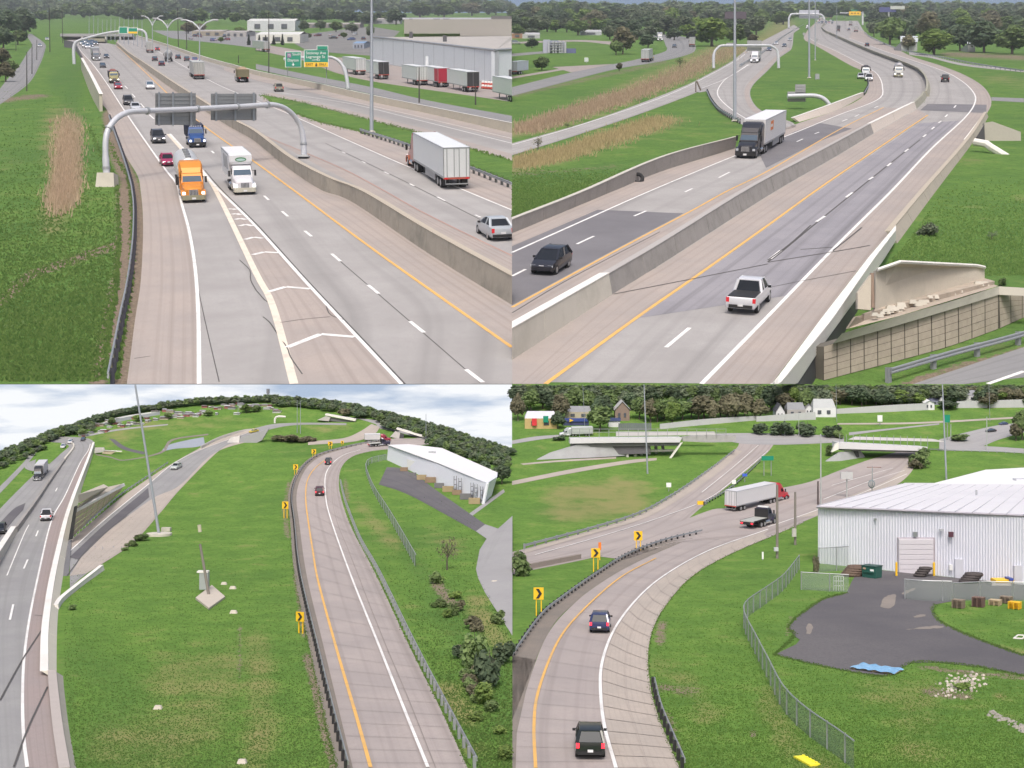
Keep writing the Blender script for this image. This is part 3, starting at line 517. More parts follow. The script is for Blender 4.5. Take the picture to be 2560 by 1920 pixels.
ov = ribbon('street', [(1700, 1086), (1850, 1083), (1960, 1085), (2110, 1090)], [(1840, 1104), (1860, 1110), (1960, 1112), (2110, 1106)], CL['street'], 2, n=30)
ribbon('path', t('D1', (0, 840), (500, 740), (1000, 660), (1250, 640)), t('D1', (0, 875), (500, 775), (1000, 690), (1250, 660)), CL['shoulder'], 2, n=30); ribbon('path', t('D1', (70, 690), (400, 660), (900, 630)), t('D1', (100, 700), (400, 675), (900, 645)), CL['shoulder'], 2, n=20); ribbon('street', t('D1', (0, 490), (200, 455), (400, 440)), t('D1', (0, 520), (250, 480), (420, 460)), CL['street'], 2, n=10)
ribbon('street', t('D2', (1480, 480), (1750, 410), (2000, 355), (2212, 335)), t('D2', (1480, 560), (1750, 570), (2000, 480), (2212, 420)), CL['street'], 2, n=24); ribbon('street', t('D2', (1480, 520), (1900, 540), (2212, 560)), t('D2', (1480, 575), (1900, 585), (2212, 600)), CL['street'], 3, n=16); ribbon('path', t('D2', (600, 340), (1300, 330), (2130, 285)), t('D2', (600, 352), (1300, 345), (2130, 300)), CL['shoulder'], 2, n=24); ribbon('path', t('D2', (700, 420), (1000, 390), (1480, 340)), t('D2', (700, 445), (1000, 405), (1480, 352)), CL['street'], 2, n=20)
yard = poly('yard_paving', [(1972, 1570), (1992, 1544), (2036, 1512), (2065, 1496), (2117, 1483), (2128, 1457), (2150, 1420), (2300, 1436), (2561, 1462), (2561, 1500), (2400, 1500), (2337, 1512), (2331, 1527), (2348, 1553), (2412, 1585), (2480, 1612), (2561, 1640), (2561, 1689), (2450, 1668), (2354, 1657), (2279, 1657), (2215, 1690), (2140, 1682), (2030, 1660), (1937, 1637), (1990, 1612), (2000, 1600), (1985, 1590)], CL['yard'], 2)
DUST = conc('dusty patch', (.30, .265, .235), (.24, .215, .20), 6, .1, var=.2)
for q_ in (t('D4', (970, 270), (1000, 200), (1060, 165), (1105, 175), (1090, 260), (1040, 285)), t('D4', (330, 500), (340, 420), (385, 430), (375, 500)), t('D4', (1250, 355), (1330, 335), (1360, 345), (1300, 365)), t('D4', (1190, 468), (1380, 440), (1515, 435), (1510, 452), (1390, 460)), t('D4', (1150, 150), (1260, 105), (1270, 120), (1170, 165))): poly('dust_patch', q_, DUST, 3, yard, sm=24, wob=1.5)
# ------------------------------------------------------------------ shared materials
GALV = mat('galvanised steel', (.42, .44, .46), .45, .6, .12, 2); GALVW = mat('painted pale steel', (.54, .56, .61), .45, .1, .06, 1.5); DARKP = mat('dark timber post', (.045, .045, .06), .9, var=.3); GREYPOST = mat('grey steel post', (.30, .32, .33), .6, .3)
CONC = mat('weathered barrier concrete', (.36, .33, .285), .9, var=.14, scale=.8, bump=.15, dirt=(.20, .20, .17), dscale=.35); CONCG = mat('grey barrier concrete', (.31, .295, .285), .9, var=.15, scale=.7, bump=.15, dirt=(.19, .185, .17), dscale=.4); CONCP = mat('new pale concrete', (.56, .53, .47), .85, var=.08, scale=.8, bump=.08, dirt=(.42, .40, .34), dscale=.25); CAPW = mat('white sealed concrete', (.76, .74, .71), .8, var=.08, dirt=(.60, .58, .54), dscale=.5)
CONCL = mat('pale bridge concrete', (.52, .50, .48), .85, var=.12, scale=2, dirt=(.33, .33, .31), dscale=1.2); UNDERSHADE = mat('dark underside shade', (.055, .055, .06), .6)  # near-black one: shade under bridges and in openings, put into the colour
LEDR = mat('red lamp lens', (.55, .02, .03), .25, emit=.25); HLAMP = mat('lit headlamp', (.95, .95, 1.0), .2, emit=2.0); GLASS = mat('dark tinted glass', (.02, .024, .032), .25); GLASSB = mat('sky-lit glass', (.07, .11, .16), .2); GLASS.node_tree.nodes['Principled BSDF'].inputs['Specular IOR Level'].default_value = .12; GLASSB.node_tree.nodes['Principled BSDF'].inputs['Specular IOR Level'].default_value = .2; RUB = mat('tyre rubber', (.025, .025, .027), .85); RIMM = mat('alloy wheel', (.45, .46, .48), .35, .7); RIMD = mat('dark steel wheel', (.12, .12, .13), .5, .5); CHROME = mat('chrome', (.7, .71, .73), .18, .95); BLK = mat('black plastic', (.022, .022, .024), .6); PLATE = mat('number plate', (.72, .73, .75), .5)
SGREEN = mat('sign green', (.0, .23, .14), .5, var=.04); SYEL = mat('sign yellow', (.85, .52, .02), .5, var=.05); SWHITE = mat('sign white', (.82, .83, .83), .5, var=.03); SBACK = mat('sign back aluminium', (.30, .31, .315), .5, .35); SORANGE = mat('orange plastic', (.80, .20, .03), .6)
def wallthing(name, label, cat, base, top, th, m, n=40, cap=None, capth=None, secs=1, group=None, secname='barrier_section', foot=.15, lip=0):
    """upright wall with its pieces along its length as parts, and a coping"""
    th_ = thing(name, label, cat, group, Matrix.Translation(G(*base[0]))); inv = th_.matrix_world.inverted()
    B = cr(base, secs*12+1); T = cr(top, secs*12+1)
    for i in range(secs):
        b = B[i*12:i*12+13].copy(); q = T[i*12:i*12+13].copy()
        if secs > 1:
            g = .018; b[-1] = b[-1]*(1-g*6)+b[-2]*g*6; q[-1] = q[-1]*(1-g*6)+q[-2]*g*6
        o = obj(secname, wall([tuple(p) for p in b], [tuple(p) for p in q], th, 13, foot=foot), m, th_); o.matrix_parent_inverse = inv
    if cap:
        o = obj('coping', coping(base, top, th*1.25, lip or .05, n), cap, th_); o.matrix_parent_inverse = inv
    return th_
def coping(base, top, th, h, n):
    B = cr(base, n); T = cr(top, n); lo = B[:, 1].mean() > 960; P = [W(u, v, Zof(y, lo)) for (x, y), (u, v) in zip(B, T)]; S = [S_UP if not lo else scl(y) for x, y in B]
    acc = sum((P[i+1]-P[i]).y*P[i].x-(P[i+1]-P[i]).x*P[i].y for i in range(n-1)); sg = 1 if acc > 0 else -1; R = []
    for i in range(n):
        d = P[min(i+1, n-1)]-P[max(i-1, 0)]; d.z = 0; s_ = Vector((d.y, -d.x, 0)).normalized()*sg*S[i]; z = Vector((0, 0, h*S[i]))
        R.append([P[i]-s_*.03, P[i]-s_*.03+z, P[i]+s_*th+z, P[i]+s_*th])
    return MB().loft(R)
def rebase(th_, o):
    o.parent = th_; o.matrix_parent_inverse = th_.matrix_world.inverted(); return o
def at(name, label, cat, x, y, group=None):
    return thing(name, label, cat, group, Matrix.Translation(G(x, y)))
def part(th_, name, mb, m, key=None, smo=False): return rebase(th_, obj(name, mb, m, None, key, smo))
def guardrail(label, base, step=2.0, hgt=.75, group=None, post=None, n=None, postside=1, hs=1.0):
    th_ = at('guardrail', label, 'guardrail', *base[0], group=group)
    L = sum(math.dist(a, b) for a, b in zip(base, base[1:])); n = n or max(8, int(L/7)); C = cr(base, n); lo = C[:, 1].mean() > 960
    P = [G(x, y, 0, lo) for x, y in C]; S = [(S_UP if not lo else scl(y))*hs for x, y in C]; R = []
    prof = [(0, .42), (.06, .46), (.06, .52), (.01, .58), (.06, .64), (.06, .70), (0, .74), (-.04, .72), (-.04, .44)]
    for i in range(n):
        d = P[min(i+1, n-1)]-P[max(i-1, 0)]; d.z = 0; s_ = Vector((d.y, -d.x, 0)).normalized()
        R.append([P[i]+s_*(a*postside)*S[i]+Vector((0, 0, b*S[i]*hgt/.75)) for a, b in prof])
    part(th_, 'rail', MB().loft(R), GALV)
    d = np.r_[0, np.cumsum([(b-a).length for a, b in zip(P, P[1:])])]; s = 0; cnt = 0; pm = post or GREYPOST
    while s < d[-1] and cnt < 130:
        i = min(int(np.searchsorted(d, s)), n-1); k = max(i-1, 0); u = 0 if d[i] == d[k] else (s-d[k])/(d[i]-d[k]); p = P[k].lerp(P[i], u); dd = (P[i]-P[k]) if i != k else P[1]-P[0]; dd.z = 0
        s_ = Vector((dd.y, -dd.x, 0)).normalized(); o = obj('post', lambda: MB().box((0, 0, .36), (.20, .26, .80)), pm, None, 'railpost'); o.location = p-s_*.16*postside*S[k]; o.rotation_euler.z = math.atan2(s_.y, s_.x); o.scale = (S[k],)*3
        o.parent = th_; o.matrix_parent_inverse = th_.matrix_world.inverted(); s += step*S[k]; cnt += 1
    return th_
GALVM = mat('dull galvanised mast', (.33, .36, .41), .5, .2, .08, 1.5)
def pole(name, label, cat, x, yb, yt, r, m=GALVM, xt=None, group=None, base=True, taper=.55, Z=None):
    th_ = at(name, label, cat, x, yb, group); Z = Z or Zof(yb); xt = x if xt is None else xt; s = scl(yb); r *= .55
    a, b = W(x, yb, Z), W(xt, yt, Z); part(th_, 'pole_shaft', MB().tube([a-Vector((0, 0, .1*s)), a.lerp(b, .5), b], [r*s, r*s*(1+taper)/2, r*s*taper], 10), m, smo=True)
    if base: part(th_, 'base_plate', MB().cyl((a.x, a.y, a.z+.12*s), r*s*2.0, .26*s, 'z', 12, r*s*1.7), CONCP)
    return th_
def rect(x0, y0, x1, y1, Z, d, back=0.0):
    """slab facing the camera's side of the ground, d metres thick, from pixel corners at distance Z"""
    a, b, c, e = W(x0, y1, Z+back), W(x1, y1, Z+back), W(x1, y0, Z+back), W(x0, y0, Z+back); v = Vector((0, d, 0))
    return MB().hexa([a, b, c, e], [a+v, b+v, c+v, e+v])
def rectz(x0, y0, x1, y1, zf, d, back=0.0):
    z0, z1 = zf(x0)+back, zf(x1)+back; a, b, c, e = W(x0, y1, z0), W(x1, y1, z1), W(x1, y0, z1), W(x0, y0, z0); v = Vector((0, d, 0)); return MB().hexa([a, b, c, e], [a+v, b+v, c+v, e+v])
def text(th_, s, x, y, Z, hpx, m, name='lettering', align='CENTER', wpx=None, fwd=.05, rot=0):
    c = bpy.data.curves.new(name, 'FONT'); c.body = s; c.size = hpx*Z/F*1.38; c.align_x = align; c.align_y = 'CENTER'; c.extrude = .004*Z/100; c.materials.append(m)
    o = bpy.data.objects.new(name, c); COL.objects.link(o); o.location = W(x, y, Z)-Vector((0, fwd, 0)); o.rotation_euler = (math.pi/2, 0, 0)
    if wpx:
        bpy.context.view_layer.update(); w = o.dimensions.x
        if w > 0: o.scale.x = wpx*Z/F/w
    bpy.context.view_layer.update(); me = bpy.data.meshes.new_from_object(o.evaluated_get(bpy.context.evaluated_depsgraph_get())); Mw = o.matrix_world.copy(); bpy.data.objects.remove(o)
    if not me.materials: me.materials.append(m)
    o = bpy.data.objects.new(name, me); COL.objects.link(o); o.matrix_world = Mw
    return rebase(th_, o)
def panels(th_, name, base, top, nu, nv, m, gap=.04, proud=.06, stagger=False, lo=False):
    """cladding pieces standing proud of a wall between two pixel polylines, one object each"""
    B = cr(base, nu*4+1); T = cr(top, nu*4+1)
    def S(u, v, pr):
        i = min(max(u, 0)*nu*4/nu, nu*4); k = min(int(i), nu*4-1); f = i-k; b = B[k]*(1-f)+B[k+1]*f; q = T[k]*(1-f)+T[k+1]*f; Z = Zof(b[1], lo); x, y = b*(1-v)+q*v
        return W(x, y, Z-pr)
    for j in range(nv):
        for i in range(nu):
            o0 = .5 if (stagger and j % 2) else 0; a, b = i+o0+gap, min(i+1+o0-gap, nu-gap*.5); g2 = gap*.9; pr = proud*(1+random.uniform(-.25, .25))
            if b <= a: continue
            q = [(a, (j+g2)/nv), (b, (j+g2)/nv), (b, (j+1-g2)/nv), (a, (j+1-g2)/nv)]
            part(th_, name, MB().hexa([S(u, v, pr) for u, v in q], [S(u, v, -.02) for u, v in q]), m)

# ------------------------------------------------------------------ first view: barriers, rails, gantries
wallthing('median_barrier', 'long weathered tan concrete median wall beside the orange edge line', 'barrier', med_b, med_t, .45, CONC, 60, mat('tan coping', (.44, .39, .32), .85, var=.1), secs=14)
wallthing('parapet_wall', 'pale concrete parapet wall running along the frontage street', 'wall', par_b, par_t, .35, mat('buff parapet', (.50, .46, .38), .85, var=.1, dirt=(.40, .37, .31)), 40, CAPW, secs=12)
wallthing('retaining_wall', 'cream retaining wall between the green bank and the road shoulder', 'wall', [(203, 174), (226, 235), (249, 279)], [(202, 145), (226, 190), (248, 235)], .5, mat('cream wall', (.44, .42, .34), .85, var=.1, dirt=(.33, .33, .27)), 20, CAPW, secs=4)
wallthing('noise_wall', 'dark timber noise wall beyond the far tubular sign arch', 'wall', [(160, 118), (185, 124), (203, 148)], [(160, 100), (185, 107), (203, 140)], .4, mat('dark wall', (.12, .115, .13), .9), 12)
GR_TL = t('A1', (950, 1000), (1000, 1150), (1085, 1400), (1140, 1600), (1150, 1659))+t('A3', (1165, 150), (1160, 400), (1135, 650), (1100, 880), (1050, 1120), (1000, 1380), (945, 1659))
guardrail('steel guardrail on dark posts between the dirt verge and road shoulder', [(p[0]-3, p[1]+9) for p in GR_TL], 1.9, post=DARKP)
guardrail('grey guardrail along the grass gore beside the red semi truck', [(900, 334), (999, 366), (1090, 400), (1175, 432), (1279, 474)], 1.9, post=mat('shaded post', (.11, .115, .11), .8))
ar = at('sign_gantry', 'white tubular sign arch spanning the road above the trucks, two ribbed sign backs on it', 'sign gantry', 265, 462)
def gz(x): return Zof(462)+(Zof(396)-Zof(462))*(x-265)/(759-265)
apath = t('A1', (928, 1590), (915, 1400), (912, 1230), (935, 1120), (1000, 1030), (1080, 980), (1170, 962), (1500, 950), (2000, 925))+t('A2', (60, 908), (150, 905), (230, 925), (300, 970), (350, 1030), (390, 1110), (408, 1200), (413, 1290), (415, 1365))
AP = cr(apath, 60); rr = [(.32 if 5 < i < 54 else .38)*1.0 for i in range(60)]
part(ar, 'arch_tube', MB().tube([W(x, y, gz(x)) for x, y in AP], [r*1.12 for r in rr], 14), GALVW, smo=True)
for i in (3, 11, 20, 30, 38, 44, 56): 
    p0, p1 = AP[i], AP[i+1]; q0, q1 = W(*p0, gz(p0[0])), W(*p1, gz(p1[0])); d = (q1-q0).normalized()
    part(ar, 'flange', MB().tube([q0, q0+d*.28], .5, 14), GALV)
part(ar, 'footing', MB().box(G(265, 466)+Vector((0, .6, .55)), (2.4, 2.2, 2.2), (.85, .85)), CONCP)
part(ar, 'base_plate', MB().box(W(759, 394, gz(759))+Vector((0, 0, .15)), (1.6, 1.6, .3)), GALV)
for x0, y0, x1, y1, rx in ((388, 233, 489, 312, (397, 432, 478)), (527, 234, 641, 300, (540, 588, 634))):
    nb = 8; zf = lambda x: gz(x)+.9; pn = part(ar, 'sign_back', rectz(x0, y0, x1, y1, zf, .12), SBACK)
    for i in range(nb): o = obj('slat', rectz(x0+1, y0+(y1-y0)*(i+.12)/nb, x1-1, y0+(y1-y0)*(i+.84)/nb, zf, .06, -.07), SBACK); o.parent = pn; o.matrix_parent_inverse = pn.matrix_world.inverted()
    for x in rx: part(ar, 'hanger', rectz(x-2.2, y0-3, x+2.2, y1+2, zf, .2, -.3), GALV)
# the green signs on their own arm
sg = at('sign_gantry', 'curved white arm carrying two green overhead signs, one with a yellow exit strip', 'sign gantry', 872, 224); ZG = Zof(226)
part(sg, 'arm_tube', MB().tube([W(x, y, ZG) for x, y in cr(t('A2', (795, 770), (785, 680), (765, 600), (730, 540), (680, 505), (630, 495), (400, 500), (240, 510)), 30)], [.5]*8+[.4]*22, 12), GALVW, smo=True)
def sign(th_, x0, y0, x1, y1, Z, m, name='sign_panel'):
    part(th_, name+'_border', rect(x0, y0, x1, y1, Z, .12), SWHITE); return part(th_, name, rect(x0+1.2, y0+1.2, x1-1.2, y1-1.2, Z, .10, -.06), m)
zs = ZG-1.6
sign(sg, 713, 129, 753, 168, zs, SGREEN); sign(sg, 760, 124, 821, 168, zs, SGREEN); sign(sg, 792, 114, 820, 125, zs, SGREEN, 'exit_tab'); part(sg, 'exit_strip', rect(761, 155.5, 820, 167, zs, .1, -.10), SYEL)
part(sg, 'route_shield', rect(718, 133, 728, 144, zs, .08, -.11), mat('shield red-blue', (.22, .10, .25), .5)); text(sg, '75', 723, 139, zs, 6, SWHITE, fwd=.2)
text(sg, 'South', 741, 136, zs, 6.5, SWHITE, wpx=19, fwd=.15); text(sg, 'Dayton', 733, 151, zs, 7, SWHITE, wpx=27, fwd=.15); text(sg, 'Stickney Ave', 790, 133, zs, 7, SWHITE, wpx=50, fwd=.15); text(sg, 'Lagrange St', 789, 142.5, zs, 7, SWHITE, wpx=47, fwd=.15); text(sg, '1/4 MILE', 790, 150.5, zs, 4.5, SWHITE, wpx=20, fwd=.15)
text(sg, 'EXIT', 774, 161.5, zs, 6, BLK, wpx=18, fwd=.25); text(sg, 'ONLY', 807, 161.5, zs, 6, BLK, wpx=18, fwd=.25)
def arrow(th_, x, y, h, Z, m, fwd):
    a = lambda u, v: W(x+u*h, y+v*h, Z-fwd); part(th_, 'arrow', MB().add([a(-.12, -.5), a(.12, -.5), a(.12, 0), a(.45, 0), a(0, .5), a(-.45, 0), a(-.12, 0)], [(0, 1, 2, 6), (5, 3, 4)]), m)
arrow(sg, 733, 161, 8, zs, SWHITE, .2); arrow(sg, 790.5, 161.5, 9, zs, BLK, .25)
for x in (719, 816): part(sg, 'sign_post', rect(x-.8, 166, x+.8, 190 if x < 800 else 216, ZG, .2), GREYPOST)
fg = at('sign_gantry', 'distant white tubular arch with small green and yellow signs before the overpass', 'sign gantry', 185, 168); zf = Zof(160)
part(fg, 'arch_tube', MB().tube([W(x, y, zf) for x, y in cr([(186, 165), (184, 130), (186, 112), (195, 102), (215, 96), (260, 84), (300, 78), (345, 74), (360, 78), (366, 88), (367, 104)], 40)], [.6]*10+[.42]*30, 10), GALVW, smo=True)
sign(fg, 297, 67, 319, 84, zf-1.5, SGREEN); sign(fg, 320, 69, 344, 84, zf-1.5, SGREEN); part(fg, 'exit_strip', rect(321, 79, 343, 83.5, zf-1.5, .1, -.2), SYEL)
of = at('overpass', 'distant grey overpass crossing the motorway below the small signs', 'bridge', 250, 92); zo = Zof(100)
part(of, 'deck', rect(150, 84, 330, 91, zo, 8), mat('far concrete', (.33, .33, .34), .9)); part(of, 'girder', rect(206, 96, 262, 104, Zof(108), 5), mat('far yellowish girder', (.30, .29, .22), .9))
for x in (205, 264, 300): part(of, 'pier', rect(x-2, 90, x+2, 104, zo, 2), CONCL)
# lamp standards
for i, (x, yb, yt, arm, r, lab) in enumerate(((929, 332, -30, 0, .52, 'tall plain grey mast rising from the grass gore'), (499, 196, 62, 38, .34, 'twin-arm lamp standard rising behind the white trailer on the median'), (419, 160, 58, 30, .34, 'twin-arm lamp standard above the concrete mixer truck'), (381, 128, 52, 22, .34, 'twin-arm lamp standard beside the distant boxy white truck'))):
    th_ = pole('lamp_standard', lab, 'street light', x, yb, yt, r)
    if arm:
        Z = Zof(yb)
        for s_ in (-1, 1):
            part(th_, 'lamp_arm', MB().tube([W(x+s_*u*arm, yt+v, Z) for u, v in ((0, 12), (.15, 4), (.45, -6), (.8, -11), (1, -12))], .22, 8), GALVW, smo=True); part(th_, 'lamp_head', MB().box(W(x+s_*arm*1.05, yt-12, Z), (1.6, .8, .35)), GALV)
for i in range(13): 
    x = 355-i*11+random.uniform(-2, 2); pole('lamp_standard', 'thin distant lamp standard in the receding line on the motorway median', 'street light', x, 118-i*2.2, 44+random.uniform(-6, 6), .30, group='distant median lamps', base=False)
for x, yb, yt in ((125, 130, 20), (157, 108, 18), (446, 118, 20), (467, 124, 20)): pole('utility_pole', 'dark wooden utility pole standing by the frontage street', 'utility pole', x, yb, yt, .32, mat('dark timber', (.06, .055, .05), .9), group='dark utility poles', base=False, xt=x-2)
for x, yb, yt in ((40, 128, 60), (67, 228, 130), (92, 150, 100), (80, 185, 110)): pole('street_pole', 'thin dark pole along the frontage street kerb', 'street pole', x, yb, yt, .22, mat('dark timber', (.06, .055, .05), .9), group='poles along the frontage street', base=False)
for x, yb, yt, lab in ((1048, 257, 168, 'thin dark pole before the red-ended trailer'), (1189, 262, 208, 'dark half-height pole at the lot entrance'), (672, 182, 30, 'dark pole left standing by the green exit signs'), (596, 158, 138, 'short dark post behind the parapet wall')): pole('street_pole', lab.replace(' left', ''), 'street pole', x, yb, yt, .26, mat('dark timber', (.06, .055, .05), .9), base=False)
# warehouse with its flat roof
def roofpt(x, y, P, n):
    d = W(x, y, 1.0)-Vector((0, 0, ZC)); o = Vector((0, 0, ZC)); return o+d*((P-o).dot(n)/d.dot(n))
wh = at('warehouse', 'long pale blue-grey metal warehouse with a flat grey roof and a taller block behind', 'building', 932, 153)
SIDM = mat('pale blue-grey metal siding', (.64, .68, .72), .55, .1, .06, .6); ROOFM = mat('grey membrane roof', (.42, .40, .38), .9, var=.12, scale=.1, dirt=(.34, .32, .30), dscale=.05)
wb = [(932, 154), (1085, 182), (1237, 209)]; wt = [(932, 93), (1085, 111), (1237, 127)]
part(wh, 'wall', wall(wb, wt, 1.0, 8, foot=1), mat('siding backing', (.30, .33, .36), .7)); panels(wh, 'wall_panel', wb, wt, 12, 1, SIDM, .012, .10)
part(wh, 'wall', wall([(1237, 209), (1279.5, 206)], [(1237, 127), (1279.5, 124)], 1.0, 5, foot=1), SIDM); part(wh, 'dock_door', rect(1254, 174, 1279, 203, Zof(206), .3, -1.0), mat('dark doorway', (.07, .07, .08), .7)); part(wh, 'door', rect(1064, 141, 1071, 174, Zof(180), .3, -1.5), SIDM)
a, b = W(932, 93, Zof(154)), W(1237, 127, Zof(209)); c = W(1279.5, 124, Zof(206)); nn = nrm(1000, 200); pd = nn.cross(a-b).normalized(); pd *= -1 if pd.y < 0 else 1
mb = MB(); e1 = a+pd*120; e2 = Vector((min(c.x+0, -.2), c.y+120, c.z+34)); mb.add([a, b, c, e2, e1], [(0, 1, 2, 3, 4)]); part(wh, 'roof', mb, ROOFM); rn = (b-a).cross(e1-a).normalized()
for (x0, y0, x1, y1) in ((932, 93, 1237, 127), (1237, 127, 1279.5, 124)): part(wh, 'roof_edge', MB().tube([W(x0, y0, Zof(154 if x0 < 1000 else 209))+Vector((0, -.3, .1)), W(x1, y1, Zof(209) if x1 < 1260 else Zof(206))+Vector((0, -.3, .1))], .35, 6), GALV)
def onroof(name, x0, x1, yb, yt, m, dep, par=wh):
    p = roofpt(x0, yb, a, rn); q = roofpt(x1, yb, a, rn); return part(par, name, MB().hexa([p, q, q+Vector((0, dep, 0)), p+Vector((0, dep, 0))], [W(x0, yt, p.y), W(x1, yt, q.y), W(x1, yt, q.y)+Vector((0, dep, 0)), W(x0, yt, p.y)+Vector((0, dep, 0))]), m)
onroof('upper_block', 1010, 1279, 84, 48, mat('buff block wall', (.36, .34, .32), .85, var=.08), 40); onroof('upper_roof', 1006, 1240, 48.5, 44, mat('pale lilac roof edge', (.5, .5, .58), .7), 42)
for x0, x1 in ((1024, 1032), (1084, 1100), (1108, 1124)): onroof('blue_panel', x0, x1, 83, 50, mat('navy panel', (.06, .07, .19), .6), -2)
for x0, x1, y0 in ((1023, 1031, 95), (1107, 1116, 104)): onroof('roof_vent', x0, x1, y0, y0-16, mat('dark vent', (.08, .08, .09), .7), 3)
onroof('rear_block', 1228, 1279, 66, 40, mat('dark block', (.16, .15, .16), .85), 20); onroof('roof_monitor', 1150, 1279, 90, 66, mat('buff block wall', (.36, .34, .32), .85), 25)
for (x0, y0, x1, y1, rf, lab, wm) in ((618, 78, 738, 52, 5, 'long white distant building behind the yard lots', (.55, .57, .6)), (640, 108, 750, 86, 6, 'low white shed roofed building behind the dark conifers', (.62, .62, .58)), (882, 122, 910, 108, 3, 'small kiosk with a light blue roof by the warehouse', (.3, .33, .4)), (480, 90, 560, 78, 3, 'low tan row of buildings behind the motorway lamps', (.3, .27, .22)), (560, 92, 616, 80, 3, 'low grey building beside the tan row', (.35, .34, .34)), (1280-180, 20, 1270, 4, 3, 'blue-roofed far shed on the ridge above the warehouse', (.25, .3, .5)), (760, 70, 900, 60, 3, 'low brown distant yard building', (.22, .2, .2)), (900, 60, 1000, 48, 3, 'low grey distant yard building beyond the pole', (.3, .3, .32))):
    Z = Zof(y0); th_ = at('distant_building', lab, 'building', (x0+x1)/2, y0); dd = 30; A_, B_ = W(x0, y0, Z), W(x1, y0, Z); up_ = Vector((0, 0, (y0-y1)*Z/F)); dv = Vector((0, dd, dd*.28)); rv = Vector((0, 0, rf*Z/F))
    part(th_, 'wall', MB().hexa([A_, B_, B_+dv, A_+dv], [A_+up_, B_+up_, B_+dv+up_, A_+dv+up_]), mat('far wall %d' % x0, wm, .85, var=.15, scale=.05))
    part(th_, 'roof', MB().add([A_+up_, B_+up_, B_+up_+dv*.5+rv, A_+up_+dv*.5+rv, B_+dv+up_, A_+dv+up_], [(0, 1, 2, 3), (3, 2, 4, 5)]), mat('far roof %d' % x0, (.62, .63, .62) if 'white' in lab else ((.2, .32, .5) if 'blue' in lab else (.36, .34, .33)), .8))
    for q in range(3): part(th_, 'window', rect(x0+(x1-x0)*(.15+.28*q), y0-(y0-y1)*.7, x0+(x1-x0)*(.27+.28*q), y0-(y0-y1)*.25, Z, .4, -.4), mat('far window', (.07, .08, .1), .4))
# ------------------------------------------------------------------ second view: barriers, bridge side, walls
wallthing('median_barrier', 'smooth new pale median wall section with sealed white top', 'barrier', [(1280, 900), (1532, 736)], [(1280, 821), (1523, 683)], .5, CONCP, 20, CAPW, secs=3)
wallthing('median_barrier', 'stained grey median wall between the two pale sections', 'barrier', [(1532, 736), (1656, 659), (1920, 490), (2082, 396), (2186, 333)], [(1523, 684), (1656, 606), (1876, 470), (2065, 370), (2177, 309)], .45, CONCG, 40, mat('grey coping', (.40, .38, .37), .85), secs=8)
wallthing('median_barrier', 'short clean pale median wall section before the bend', 'barrier', [(2186, 333), (2293, 272)], [(2177, 309), (2287, 255)], .45, mat('pinkish new concrete', (.62, .56, .51), .85, var=.08), 12, CAPW, secs=2)
wallthing('median_barrier', 'weathered curved median wall winding through the far bend', 'barrier', [(2293, 272), (2316, 246), (2321, 214), (2305, 185), (2267, 165), (2180, 133), (2099, 98), (2065, 81), (2056, 69), (2068, 58)], [(2287, 256), (2310, 232), (2315, 202), (2300, 175), (2263, 156), (2178, 125), (2098, 91), (2064, 75), (2055, 64), (2067, 54)], .4, mat('mossy bend concrete', (.34, .33, .27), .9, var=.15, dirt=(.24, .24, .19)), 60, secs=10)
wallthing('side_barrier', 'long grey concrete side wall between the grass bank and dark lanes', 'barrier', [(1280, 584), (1529, 480), (1656, 428), (1838, 371)], [(1280, 549), (1456, 480), (1656, 393), (1844, 341)], .4, mat('grey side wall', (.30, .28, .265), .9, var=.12, dirt=(.23, .215, .20)), 30, mat('light coping', (.52, .50, .45), .8), secs=7)
wallthing('side_barrier', 'pale pinkish side wall curving round the grass island', 'barrier', [(2001, 305), (2094, 275), (2160, 240)], [(1985, 294), (2073, 263), (2159, 231)], .4, mat('pale side wall', (.55, .49, .44), .85), 20, CAPW, secs=3)
# bridge edge on the near side: ribbed white face over a girder, the underside shadow put into its dark colour
bp_t = [(1929, 962), (2056, 792), (2172, 642), (2227, 578)]; bp_f = [(1962, 962), (2110, 800), (2205, 700), (2240, 610)]; bp_b = [(2030, 962), (2095, 860), (2156, 757), (2215, 665), (2241, 606)]
br = at('bridge_parapet', 'bright white ribbed bridge parapet above a dark girder and the block retaining wall', 'bridge', 2100, 880)
NX = 44; XS = np.linspace(1930, 2240, NX)
def byx(P): 
    P = np.array(P, float); sl = (P[1]-P[0]); P = np.vstack([P[0]-sl*3, P]); return np.interp(XS, P[:, 0], P[:, 1])
yT, yT2, yM, yB = byx([(1929, 962), (2056, 792), (2172, 642), (2242, 560)]), byx([(1947, 962), (2080, 798), (2188, 642), (2250, 562)]), byx([(1992, 962), (2059, 860), (2140, 749), (2209, 650), (2250, 585)]), byx([(2030, 962), (2095, 860), (2156, 757), (2215, 665), (2250, 596)])
ZB_ = [Zof(v, False) for v in yB]; cl = lambda v: min(v, 960.0)
WPF = mat('white parapet face', (.66, .65, .61), .85, var=.06)
part(br, 'parapet', MB().loft([[W(XS[i], cl(yT2[i]), ZB_[i]), W(XS[i], cl(yM[i]), ZB_[i]), W(XS[i], cl(yM[i]), ZB_[i])+Vector((-.3, .6, 0)), W(XS[i], cl(yT2[i]), ZB_[i])+Vector((-.3, .6, 0))] for i in range(NX)]), WPF)
for q in range(6):
    f0, f1 = .04+q*.16, .04+q*.16+.125; part(br, 'rib', MB().loft([[W(XS[i], cl(yT2[i]*(1-f)+yM[i]*f), ZB_[i]-d_) for f, d_ in ((f0, .10), (f0, -.02), (f1, -.02), (f1, .10))] for i in range(NX)]), WPF)
